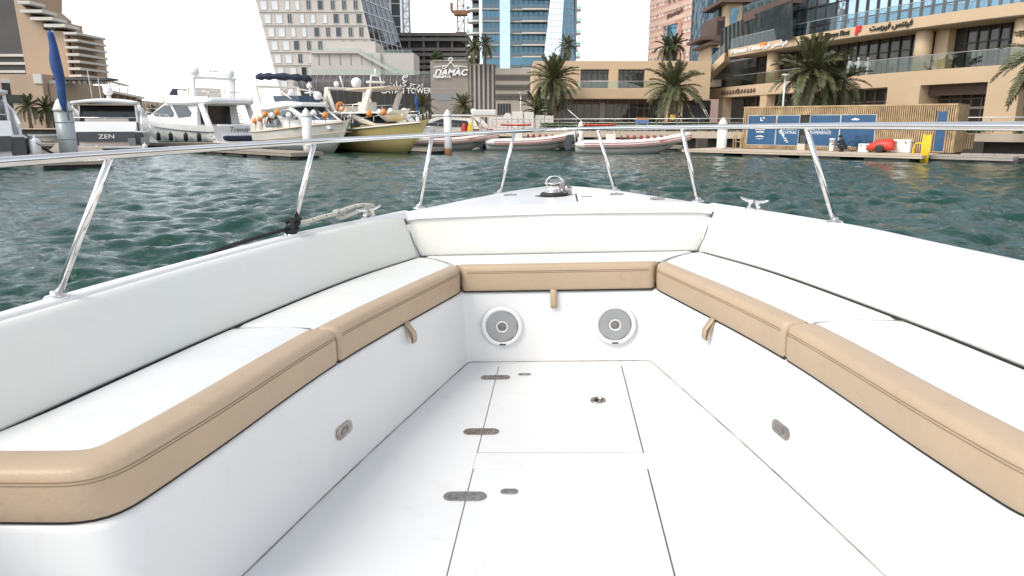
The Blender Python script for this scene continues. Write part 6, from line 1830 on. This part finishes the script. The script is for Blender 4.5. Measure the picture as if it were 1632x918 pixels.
pontoon('pontoon', (-25.5,55.0), (-12.3,42.6), 2.2, 'finger pontoon along the cream cruiser, ending at a white pile')
pontoon('pontoon', (-20,66), (-5.2,50.2), 2.0, 'finger pontoon beside the gold yacht ending at the pointed pile')
pontoon('pontoon', (-38,62), (-20.6,33.5), 3.0, 'boarded pontoon by the steel pile at the left')
pontoon('pontoon', (-46,62), (-15,66), 2.4, 'cross pontoon at the sterns of the large white yachts')
pontoon('pontoon', (-3,61.5), (13.5,56.0), 1.6, 'narrow pontoon behind the inflatable boats')
# long landing stage of the slatted cabin
pa, pb = G(1128,247.5), G(1469,258.5)
pd = (pb-pa).normalized(); pn = Vector((-pd.y,pd.x,0)); pn = pn if pn.y > 0 else -pn
ca_ = (pa+pn*2.7); cb_ = (pb+pn*2.7)
pontoon('landing_stage', (ca_.x-pd.x*2,ca_.y-pd.y*2), (cb_.x,cb_.y), 5.4, 'long pale landing stage in front of the slatted cabin', 0.36, 0.12, m_=M_quay)
cc_ = pb+pn*3.0
pontoon('landing_stage', (cc_.x+0.1,cc_.y), (cc_.x+pd.x*4.0,cc_.y+pd.y*4.0), 2.8, 'weathered grey end float right of the yellow ladder', 0.33, 0.14, m_=M_conc)
fd_ = G(1545,257); 
pontoon('floating_dock', (fd_.x,fd_.y+0.9), (fd_.x+3.2,fd_.y-1.1), 1.9, 'small square floating dock at the right edge of the water', 0.40, 0.10, n=7, m_=M_conc)
# ================================================================== the slatted cabin and what stands round it
STZ = 0.36
base0 = pa + pn*4.3
def line_px(px):
    """distance along the cabin front at a picture column"""
    k = (px-816)/FPX
    # P.x/P.y*CT relation solved on the front line at cabin mid height
    best, bt = 1e9, 0
    for i in range(0, 3400):
        s = -4+i*0.01; q = base0 + pd*s; v = Vector((q.x, q.y, 1.6-HC)); zc = v.y*CT - v.z*ST; e = abs(v.x/zc - k)
        if e < best: best, bt = e, s
    return bt
s0, s1 = line_px(1184), line_px(1521)
LC = s1-s0; HCAB = 2.9
cab = empty('slatted_cabin', base0+pd*s0+Vector((0,0,STZ)), math.atan2(pd.y,pd.x), 'long timber slatted cabin with blue printed panels on the right hand landing', 'cabin')
def cx(px): return line_px(px)-s0
MB().box((0.06,0.08,0.02),(LC-0.06,3.2,HCAB-0.08)).build('backing_wall', M_slatb, cab)
MB().box((-0.02,-0.06,HCAB-0.09),(LC+0.02,3.24,HCAB)).build('roof_edge', M_slat, cab)
panels = [(cx(1192),cx(1236),0.30,2.28,'panel'),(cx(1238),cx(1273),0.30,2.28,'panel'),(cx(1290),cx(1337.5),0.30,2.28,'panel'),(cx(1339),cx(1394),0.30,2.28,'panel'),(cx(1491),cx(1507),0.12,2.45,'door')]
gapd = (cx(1274),cx(1289))
m = MB(); pit = 0.118; n = int(LC/pit)
random.seed(8)
for k in range(n):
    x = (k+0.5)*LC/n
    segs = [(0.04,HCAB-0.1)]
    for (a,c,z0,z1,_) in panels:
        if a-0.03 < x < c+0.03: segs = [(0.04,z0-0.03),(z1+0.03,HCAB-0.1)]
    if gapd[0]-0.02 < x < gapd[1]+0.02: segs = [(2.31,HCAB-0.1)]
    for z0, z1 in segs:
        ns = max(1,int((z1-z0)/0.22)); row = []
        fr, bk = [], []
        for q in range(ns+1):
            z = z0+(z1-z0)*q/ns; u = (x/LC-0.78)*3.2
            d = 0.055 + 0.05*math.sin(2.2*u*u*2 + z*2.4 + 0.6) + 0.02*math.sin(x*1.9)
            fr.append(z); bk.append(d)
        for q in range(ns):
            w = 0.034
            y0a, y0b = -bk[q], -bk[q+1]; za, zb = fr[q], fr[q+1]
            m.add([(x-w,y0a,za),(x+w,y0a,za),(x+w,y0b,zb),(x-w,y0b,zb),(x-w,0.09,za),(x+w,0.09,za),(x+w,0.09,zb),(x-w,0.09,zb)], [(0,1,2,3),(1,5,6,2),(4,0,3,7)], 0)
m.build('slats', M_slat, cab, kind='stuff', fix=False)
m = MB()
for e in (0,1):
    for k in range(24):
        y = 0.1+k*0.13; x = 0 if e == 0 else LC
        m.box((x-0.05,y-0.035,0.04),(x+0.05,y+0.035,HCAB-0.1))
m.build('end_slats', M_slat, cab, kind='stuff')
pobs = []
for k, (a,c,z0,z1,nm) in enumerate(panels):
    o = MB().box((a,-0.05,z0),(c,0.07,z1)).build('blue_door' if nm == 'door' else 'blue_panel', M_pblue, cab); pobs.append(o)
    fr = MB()
    for bx_ in (((a-0.03,-0.055,z0-0.03),(a,0.06,z1+0.03)),((c,-0.055,z0-0.03),(c+0.03,0.06,z1+0.03)),((a,-0.055,z1),(c,0.06,z1+0.03)),((a,-0.055,z0-0.03),(c,0.06,z0))): fr.box(*bx_)
    fr.build('panel_frame', M_railw if nm == 'panel' else M_slat, o)
MB().box((gapd[0],0.06,0.02),(gapd[1],0.075,2.3)).build('open_doorway', M_dark, cab)
def ptxt(s, px, py, size, o, xs=1.0, align='CENTER'):
    x = cx(px); q = cab.location + pd*x; D_ = q.y; z = P(px,py,D_).z - STZ
    return text('panel_lettering', s, size, facing((x,-0.054,z), (1,0,0)), M_lightw, o, 0.002, align=align, xs=xs)
ptxt("DUBAI'S", 1270, 205.5, 0.27, pobs[1], align='RIGHT'); ptxt('YACHTING', 1270, 211.5, 0.27, pobs[1], 0.9, 'RIGHT')
ptxt('ULTIMATE', 1292, 205.5, 0.27, pobs[2], 1.0, 'LEFT'); ptxt('EXPERIENCE', 1292, 211.5, 0.27, pobs[2], 0.9, 'LEFT')
def pflat(px, py, shapes, o, name='panel_print'):
    x = cx(px); q = cab.location + pd*x; z = P(px,py,q.y).z - STZ; m_ = MB()
    for sh in shapes: m_.add([(x+u, -0.053, z+v) for u,v in sh], [tuple(range(len(sh)))])
    m_.build(name, M_lightw, o, kind='stuff')
pflat(1212, 204, [[(-0.42,-0.05),(-0.40,0.02),(-0.25,0.14),(0.0,0.20),(0.2,0.19),(0.36,0.10),(0.40,0.0),(0.37,0.0),(0.32,0.08),(0.18,0.15),(0.0,0.16),(-0.23,0.10),(-0.37,0.0),(-0.38,-0.05)],[(-0.36,-0.14),(0.36,-0.14),(0.36,-0.10),(-0.36,-0.10)],[(-0.28,-0.30),(0.28,-0.30),(0.28,-0.24),(-0.28,-0.24)]], pobs[0])
pflat(1212, 219, [[(-0.36,0.02),(-0.15,0.12),(0.15,0.13),(0.36,0.03),(0.1,0.06),(-0.1,0.06)],[(-0.36,-0.04),(0,-0.12),(0.36,-0.03),(0.0,-0.08)]], pobs[0])
pflat(1214, 190, [[(-0.14,0.12),(-0.08,0.12),(-0.08,-0.06),(0.04,-0.06),(0.04,-0.12),(-0.14,-0.12)],[(0.02,0.14),(0.14,0.14),(0.14,0.02),(0.08,0.02),(0.08,0.08),(0.02,0.08)]], pobs[0])
pflat(1361, 190, [[(-0.25,-0.02),(0.0,0.08),(0.28,0.0),(0.2,-0.06),(-0.15,-0.06)]], pobs[3])
random.seed(15)
wk = []
for k in range(34):           # printed boat and its wake
    t_ = k/33; u = -0.30+0.62*t_+random.uniform(-0.08,0.08)*(0.5+t_); v = 0.42-0.80*t_+random.uniform(-0.03,0.03); r_ = random.uniform(0.02,0.06)
    wk.append([(u-r_,v),(u,v-r_*0.6),(u+r_,v),(u,v+r_*0.7)])
wk.append([(-0.34,0.62),(-0.22,0.44),(-0.12,0.36),(-0.14,0.46),(-0.26,0.62)])
x_ = cx(1252); pflat(1250, 218, wk, pobs[1])
MB().box((gapd[0]+0.05,-0.35,0.0),(gapd[1]-0.05,0.05,0.42)).build('cardboard_box', M_shade, loc=cab.location, rz=cab.rotation_euler.z, label='cardboard box in the cabin doorway', cat='box', bevel=0.01)
MB().box((gapd[0]+0.18,-0.30,0.422),(gapd[1]-0.02,0.0,0.95)).build('storage_bin', M_dgrey, loc=cab.location, rz=cab.rotation_euler.z, label='dark bin standing on the box in the cabin doorway', cat='bin', bevel=0.03)

# things standing on the landing stage, placed by their foot in the picture
def stand(px, py, z=STZ): 
    p = G(px,py,z); return p
RZL = math.atan2(pd.y,pd.x)
def box_thing(name, px, py, sx, sy, sz, m_, label, cat, parts=None, bevel=0.04):
    p = stand(px,py); t = empty(name, p, RZL, label, cat)
    MB().box((-sx/2,-sy/2,0.0),(sx/2,sy/2,sz*0.82)).build('body', m_, t, bevel=bevel); MB().box((-sx/2-0.015,-sy/2-0.015,sz*0.82),(sx/2+0.015,sy/2+0.015,sz)).build('lid', m_, t, bevel=bevel)
    for s in (-1,1): MB().box((s*sx*0.25-0.05,-sy/2-0.03,sz*0.70),(s*sx*0.25+0.05,-sy/2+0.0,sz*0.86)).build('latch', M_grey, t)
    return t
box_thing('service_pedestal', 1325, 241, 0.28, 0.25, 0.82, M_ribw, 'slim white service pedestal left of the crouching person', 'pedestal')
box_thing('white_locker', 1377, 242.5, 0.62, 0.45, 0.52, M_lightw, 'small white locker between the bicycle and the red trailer', 'locker')
box_thing('white_locker', 1436, 243, 1.05, 0.6, 0.78, M_lightw, 'large white locker right of the red trailer', 'locker')
# red pod trailer
p = stand(1403,243.2); rt = empty('red_trailer', p, RZL, 'red domed cargo trailer with one wheel towards us', 'trailer')
rows = []
for x, h, w in ((-0.78,0.18,0.30),(-0.74,0.42,0.40),(-0.55,0.60,0.46),(-0.2,0.76,0.48),(0.25,0.84,0.48),(0.6,0.82,0.46),(0.76,0.70,0.42),(0.80,0.40,0.38)):
    rows.append([(x,-w*0.9,0.16),(x,-w,0.16+(h-0.16)*0.4),(x,-w*0.8,0.16+(h-0.16)*0.85),(x,0,h),(x,w*0.8,0.16+(h-0.16)*0.85),(x,w,0.16+(h-0.16)*0.4),(x,w*0.9,0.16)])
MB().loft(rows, 0, True).build('body', M_red, rt)
for s in (-1,1):
    M_ = Matrix.Rotation(R(90),3,'X')
    wh = MB().lathe([(0.10,-0.06),(0.22,-0.06),(0.25,-0.03),(0.25,0.03),(0.22,0.06),(0.10,0.06)], (0.05,s*0.52,0.25), 20, M=M_).build('wheel', M_black, rt)
    MB().lathe([(0.0,0.05),(0.06,0.055),(0.13,0.05),(0.15,0.03),(0.15,-0.03),(0,-0.03)], (0.05,s*0.52,0.25), 14, M=M_).build('hub', M_ribr, wh)
MB().tube([(-0.75,0,0.25),(-1.3,0,0.32)], 0.03, 6).build('drawbar', M_dgrey, rt)
# bicycle
p = stand(1371,242); bk = empty('bicycle', p, RZL+R(-6), 'dark bicycle leaning beside the crouching person', 'bicycle')
Mx = Matrix.Rotation(R(90),3,'X')
for x in (-0.52,0.52):
    w_ = MB(); w_.tube([(x+0.33*math.cos(a),0,0.34+0.33*math.sin(a)) for a in [2*PI*k/28 for k in range(28)]], 0.022, 6, closed=True)
    wo = w_.build('wheel', M_black, bk)
    sm = MB()
    for k in range(10): a = 2*PI*k/10; sm.tube([(x,0,0.34),(x+0.32*math.cos(a),0,0.34+0.32*math.sin(a))], 0.003, 3)
    sm.lathe([(0.03,-0.05),(0.03,0.05)], (x,0,0.34), 8, M=Mx); sm.build('spokes', M_steelb, wo)
fm = MB()
for a, c in (((-0.52,0.34),(-0.12,0.30)),((-0.52,0.34),(-0.22,0.80)),((-0.12,0.30),(-0.26,0.92)),((-0.12,0.30),(0.32,0.78)),((-0.22,0.80),(0.30,0.86)),((0.30,0.86),(0.52,0.34)),((0.30,0.86),(0.27,1.0))): fm.tube([(a[0],0,a[1]),(c[0],0,c[1])], 0.02, 6)
fm.build('frame', M_dgrey, bk); MB().side([(-0.40,0.92),(-0.12,0.94),(-0.12,0.98),(-0.40,0.98)], 0, 0.06).build('saddle', M_black, bk, bevel=0.015)
MB().tube([(0.20,-0.28,1.02),(0.27,-0.1,1.02),(0.27,0.1,1.02),(0.20,0.28,1.02)], 0.016, 6).build('handlebar', M_dgrey, bk); MB().lathe([(0.09,-0.01),(0.09,0.01)], (-0.12,0.0,0.30), 14, M=Mx).build('chainring', M_steelb, bk)
# yellow ladder with hoops
p = stand(1476,247); yl = empty('yellow_ladder', p, RZL, 'bright yellow dock ladder with hooped handrails', 'ladder')
for x in (-0.16,0.16): MB().tube([(x,-0.35,-0.7),(x,-0.33,1.15)], 0.055, 8).build('stile', M_yellow, yl)
for x in (-0.05,0.06): MB().tube([(x,-0.35,-0.7),(x,-0.33,1.10)], 0.05, 8).build('stile', M_yellow, yl)
for k in range(5): MB().tube([(-0.18,-0.36,-0.55+0.3*k),(0.18,-0.36,-0.55+0.3*k)], 0.03, 6).build('rung', M_yellow, yl)
MB().tube(spline([(-0.16,-0.30,0.62),(-0.35,-0.1,0.66),(-0.62,0.05,0.60),(-0.72,0.1,0.35),(-0.72,0.12,0.0)], 16), 0.045, 8).build('hoop', M_yellow, yl)
# slatted crate at the cabin's right end and timber frame at its left
def slat_crate(pos, sx, sy, sz, label):
    t = empty('slatted_crate', pos, RZL, label, 'crate')
    MB().box((-sx/2+0.04,-sy/2+0.04,0.02),(sx/2-0.04,sy/2-0.04,sz-0.03)).build('core', M_slatb, t)
    n_ = int(sx/0.12)
    for k in range(n_): MB().box((-sx/2+0.12*k,-sy/2,0),(-sx/2+0.12*k+0.08,-sy/2+0.04,sz)).build('slat', M_slat, t)
    for k in range(int(sy/0.12)): MB().box((sx/2-0.04,-sy/2+0.12*k,0),(sx/2,-sy/2+0.12*k+0.08,sz)).build('slat', M_slat, t)
q = G(1536,237,0.55); slat_crate(q, 0.9, 0.7, 0.95, 'small slatted timber housing at the right end of the cabin')
q = stand(1176,236.5); fr = empty('timber_stand', q, RZL, 'open timber frame stand left of the cabin', 'frame')
for x in (-0.28,0.28):
    for y in (-0.2,0.2): MB().box((x-0.04,y-0.04,0),(x+0.04,y+0.04,0.95)).build('leg', M_slat, fr)
for z in (0.45,0.93):
    for y in (-0.2,0.2): MB().box((-0.32,y-0.03,z),(0.32,y+0.03,z+0.06)).build('cross_bar', M_slat, fr)

# ------------------------------------------------------------------ people
def skin_obj(name, verts, edges, radii, m_, parent, sub=2, root=0):
    me = bpy.data.meshes.new(name); me.from_pydata(verts, edges, []); me.materials.append(m_)
    o = bpy.data.objects.new(name, me); COL.objects.link(o); o.parent = parent
    md = o.modifiers.new('skin','SKIN'); md.use_smooth_shade = True
    for i, r_ in enumerate(radii):
        sv = me.skin_vertices[0].data[i]; sv.radius = (r_[0], r_[1]) if isinstance(r_, tuple) else (r_, r_); sv.use_root = (i == root)
    sd = o.modifiers.new('sub','SUBSURF'); sd.levels = 1; sd.render_levels = sub
    return o
def person(pos, rz, label, joints, shirt, trousers, hair_len=0.0, scale=1.0):
    """joints: pelvis, chest, neck, head, (L/R) shoulder, elbow, wrist, hip, knee, ankle, toe"""
    t = empty('person', pos, rz, label, 'person'); t.scale = (scale,)*3
    J = joints
    names = ['pelvis','chest','neck','head','ls','le','lw','lh','rs','re','rw','rh','lhip','lk','la','lt','rhip','rk','ra','rt']
    E_ = [('pelvis','chest'),('chest','neck'),('neck','head'),('chest','ls'),('ls','le'),('le','lw'),('lw','lh'),('chest','rs'),('rs','re'),('re','rw'),('rw','rh'),('pelvis','lhip'),('lhip','lk'),('lk','la'),('la','lt'),('pelvis','rhip'),('rhip','rk'),('rk','ra'),('ra','rt')]
    rad = dict(pelvis=(0.14,0.11),chest=(0.15,0.11),neck=0.055,head=(0.085,0.10),ls=0.06,le=0.042,lw=0.03,lh=0.035,rs=0.06,re=0.042,rw=0.03,rh=0.035,lhip=0.085,lk=0.058,la=0.04,lt=0.04,rhip=0.085,rk=0.058,ra=0.04,rt=0.04)
    ix_ = {n_:i for i,n_ in enumerate(names)}
    skin_obj('body', [J[n_] for n_ in names], [(ix_[a],ix_[c]) for a,c in E_], [rad[n_] for n_ in names], M_skin, t)
    def sub(nm, ns, es, grow, m_, root=0):
        d = {n_:i for i,n_ in enumerate(ns)}; rr = []
        for n_ in ns:
            r_ = rad[n_]; rr.append(tuple(x+grow for x in r_) if isinstance(r_,tuple) else r_+grow)
        skin_obj(nm, [J[n_] for n_ in ns], [(d[a],d[c]) for a,c in es], rr, m_, t, root=root)
    sub('shirt', ['pelvis','chest','ls','le','rs','re'], [('pelvis','chest'),('chest','ls'),('ls','le'),('chest','rs'),('rs','re')], 0.022, shirt)
    sub('trousers', ['pelvis','lhip','lk','la','rhip','rk','ra'], [('pelvis','lhip'),('lhip','lk'),('lk','la'),('pelvis','rhip'),('rhip','rk'),('rk','ra')], 0.020, trousers)
    h = Vector(J['head']); n_ = Vector(J['neck']); up_ = (h-n_).normalized()
    m = MB(); m.lathe([(0.105,-0.02),(0.118,0.04),(0.105,0.10),(0.06,0.135),(0,0.145)], h+Vector((0,0.018,0.0)), 14)
    if hair_len: m.lathe([(0.06,-hair_len),(0.10,-hair_len*0.6),(0.112,-0.02)], h+Vector((0,0.045,0)), 12)
    m.build('hair', M_hair, t)
    m = MB()                            # eyes, nose, mouth on the face (towards -y)
    for s in (-1,1): m.lathe([(0,-0.012),(0.014,0),(0,0.012)], h+Vector((s*0.035,-0.098,0.012)), 8)
    m.build('eyes', M_hair, t)
    m = MB(); m.add([h+Vector((-0.014,-0.096,-0.022)),h+Vector((0.014,-0.096,-0.022)),h+Vector((0,-0.100,0.018)),h+Vector((0,-0.122,-0.018))], [(0,1,3),(1,2,3),(2,0,3)]); m.build('nose', M_skin, t)
    for s, k in ((-1,'lh'),(1,'rh')):   # five fingers on each hand
        hp = Vector(J[k]); wp = Vector(J[k[0]+'w']); d = (hp-wp).normalized(); sd = d.orthogonal().normalized()
        m = MB()
        for q in range(5):
            L_ = (0.06,0.078,0.085,0.08,0.06)[q]; o_ = sd*((q-2)*0.018); b0 = hp+o_*0.9; dd = (d + sd*(-0.8 if q == 0 else 0)).normalized()
            m.tube([b0, b0+dd*L_*0.6, b0+dd*L_+Vector((0,0,-0.02))], [0.011,0.010,0.007], 6)
        m.build('fingers', M_skin, t)
    for k in ('l','r'):
        a, b_ = Vector(J[k+'a']), Vector(J[k+'t']); m = MB(); m.tube([a+Vector((0,0.05,-0.03)), a.lerp(b_,0.5)+Vector((0,0,-0.01)), b_], [0.05,0.05,0.035], 8); m.build('shoe', M_black, t)
    return t
stand_j = dict(pelvis=(0,0,0.95),chest=(0,0,1.30),neck=(0,-0.01,1.50),head=(0,-0.02,1.63),ls=(-0.19,0,1.42),le=(-0.25,0.02,1.14),lw=(-0.24,-0.08,0.90),lh=(-0.24,-0.11,0.82),rs=(0.19,0,1.42),re=(0.25,0.02,1.14),rw=(0.22,-0.10,0.92),rh=(0.21,-0.13,0.84),lhip=(-0.09,0,0.90),lk=(-0.10,-0.02,0.50),la=(-0.10,0.02,0.09),lt=(-0.11,-0.14,0.035),rhip=(0.09,0,0.90),rk=(0.11,-0.03,0.50),ra=(0.11,0.02,0.09),rt=(0.12,-0.14,0.035))
crouch_j = dict(pelvis=(0,0.18,0.30),chest=(0,-0.02,0.62),neck=(0,-0.10,0.80),head=(0,-0.16,0.92),ls=(-0.18,-0.05,0.73),le=(-0.24,-0.30,0.56),lw=(-0.14,-0.50,0.50),lh=(-0.11,-0.57,0.48),rs=(0.18,-0.05,0.73),re=(0.25,-0.28,0.54),rw=(0.14,-0.48,0.46),rh=(0.11,-0.55,0.44),lhip=(-0.10,0.14,0.28),lk=(-0.16,-0.28,0.46),la=(-0.14,0.02,0.09),lt=(-0.15,-0.14,0.035),rhip=(0.10,0.14,0.28),rk=(0.17,-0.26,0.46),ra=(0.14,0.04,0.09),rt=(0.15,-0.12,0.035))
p = stand(1341,242); person(p, RZL+R(-90), 'person in dark clothes crouching on the landing stage beside the bicycle', crouch_j, M_cloth, M_cloth)
q = gp(1073,66); person(q, R(10), 'person in a yellow top standing on the promenade under the palm', stand_j, M_clothy, M_cloth, 0.0)
q = gp(1082,65.5); person(q, R(-20), 'long haired person in black on the promenade beside the yellow top', stand_j, M_cloth, M_cloth, 0.25, 0.95)

# ------------------------------------------------------------------ promenade clutter, centre
def cabinet(px, D, w, h, label, arch=False, m_=None):
    p = P(px,200,D); t = empty('service_cabinet', (p.x,D,GZ), label=label, cat='cabinet', group='pale cabinets on the quay')
    prof = [(-w/2,0),(w/2,0),(w/2,h*0.85 if arch else h),(w*0.25,h),(-w*0.25,h),(-w/2,h*0.85 if arch else h)] if arch else [(-w/2,0),(w/2,0),(w/2,h),(-w/2,h)]
    m = MB(); m.plate([(x,-0.3,z) for x,z in prof], (0,-1,0), 0.6); m.build('body', m_ or M_ribw, t, bevel=0.03)
    MB().box((-0.01,-0.312,0.1),(0.01,-0.30,h*0.8)).build('door_joint', M_grey, t); MB().box((0.05,-0.325,h*0.45),(0.09,-0.30,h*0.55)).build('handle', M_dgrey, t)
for px, w, h, lb, ar in ((791,1.5,1.35,'leftmost pale cabinet, low and wide, behind the boats',False),(809,0.8,1.75,'pale cabinet with a rounded top on the quay',True),(825,1.1,1.9,'tall pale cabinet left of the lamp post',False),(843,1.0,1.85,'tall pale cabinet just right of the lamp post',False),(860,0.95,1.55,'shorter pale cabinet under the low young palm',False),(875,0.9,1.5,'rightmost pale cabinet beside the tall palm trunk',False)): cabinet(px, 73.5+0.1*(px%3), w, h, lb, ar)
def board(px, D, col, label, z0=0.5, h=1.15):
    p = P(px,200,D); rows = []
    for k in range(9):
        u = k/8; w = 0.30*math.sin(PI*(0.08+0.84*u))**0.6; rows.append([(-w,-0.05,h*u),(0,-0.12,h*u),(w,-0.05,h*u),(0,0.05,h*u)])
    t = MB().loft(rows, 0, True).build('paddle_board', col, loc=(p.x,D,z0), label=label, cat='paddle board')
board(740,60.6,M_red,'red float board standing upright on the narrow pontoon',0.42,1.7); board(750,60.2,M_yellow,'yellow float board standing upright beside the red one',0.42,1.75)
def rack(px, D, label, w=2.0, h=2.3):
    p = P(px,200,D); t = empty('timber_rack', (p.x,D,0.42), label=label, cat='rack')
    for x in (-w/2,-w/6,w/6,w/2):
        for y in (-0.4,0.4): MB().box((x-0.05,y-0.05,0),(x+0.05,y+0.05,h)).build('post', M_shade, t)
    for z in (0.7,1.4,h-0.1):
        for y in (-0.4,0.4): MB().box((-w/2-0.05,y-0.045,z),(w/2+0.05,y+0.045,z+0.09)).build('bar', M_shade, t)
    for k in range(3): MB().box((-w/2+0.1+0.6*k,-0.35,0.8),(-w/2+0.55+0.6*k,0.35,1.25)).build('life_jacket_bag', (M_seatred,M_ribw,M_red)[k], t, bevel=0.06)
    MB().box((-w/2,-0.45,h),(w/2,0.45,h+0.5)).build('folded_awning', M_ribw, t, bevel=0.1)
rack(772, 59.6, 'timber rack with white folded cover behind the inflatables')
# red kayaks lying along the railing
for px, D, lb in ((822,64.3,'red kayak lying on the quay left of the short white pile'),(955,63.2,'red kayak lying on the quay right of the short white pile')):
    p = P(px,200,D); rows = []
    for k in range(13):
        u = k/12; w = 0.34*math.sin(PI*u)**0.6+0.01; rows.append([(-2.0+4*u,-w,0.18),(-2.0+4*u,0,0.02+0.1*abs(2*u-1)),(-2.0+4*u,w,0.18),(-2.0+4*u,w*0.6,0.30+0.08*abs(2*u-1)),(-2.0+4*u,-w*0.6,0.30+0.08*abs(2*u-1))])
    MB().loft(rows, 0, True).build('kayak', M_red, loc=(p.x,D,GZ+0.45), rz=R(-24), label=lb, cat='kayak').scale = (0.75,0.8,0.62)
    k_ = MB()
# notice board and litter of the promenade
p = P(1018,200,63.5); nb = empty('notice_board', (p.x,61.8,GZ), label='small orange and blue notice board on the promenade railing', cat='sign')
MB().box((-0.55,-0.03,1.0),(0.55,0.03,1.2)).build('orange_strip', mat('sign_orange',(0.5,0.26,0.12),0.5), nb); MB().box((-0.55,-0.032,0.7),(0.55,0.032,1.0)).build('blue_strip', mat('sign_blue',(0.12,0.2,0.42),0.5), nb)
for x in (-0.45,0.45): MB().box((x-0.03,-0.02,0),(x+0.03,0.02,0.70)).build('leg', M_railw, nb)
p = P(915,200,64.5); fp_ = empty('leaning_pole', (p.x-0.2,64.2,GZ), label='white pole leaning over the short white pile', cat='pole'); MB().tube([(1.6,0,0.3),(-0.4,0,1.9)], 0.035, 6).build('shaft', M_lightw, fp_); MB().lathe([(0.06,0),(0.05,0.1),(0,0.1)], (-0.4,0,1.88), 8).build('tip', M_grey, fp_)
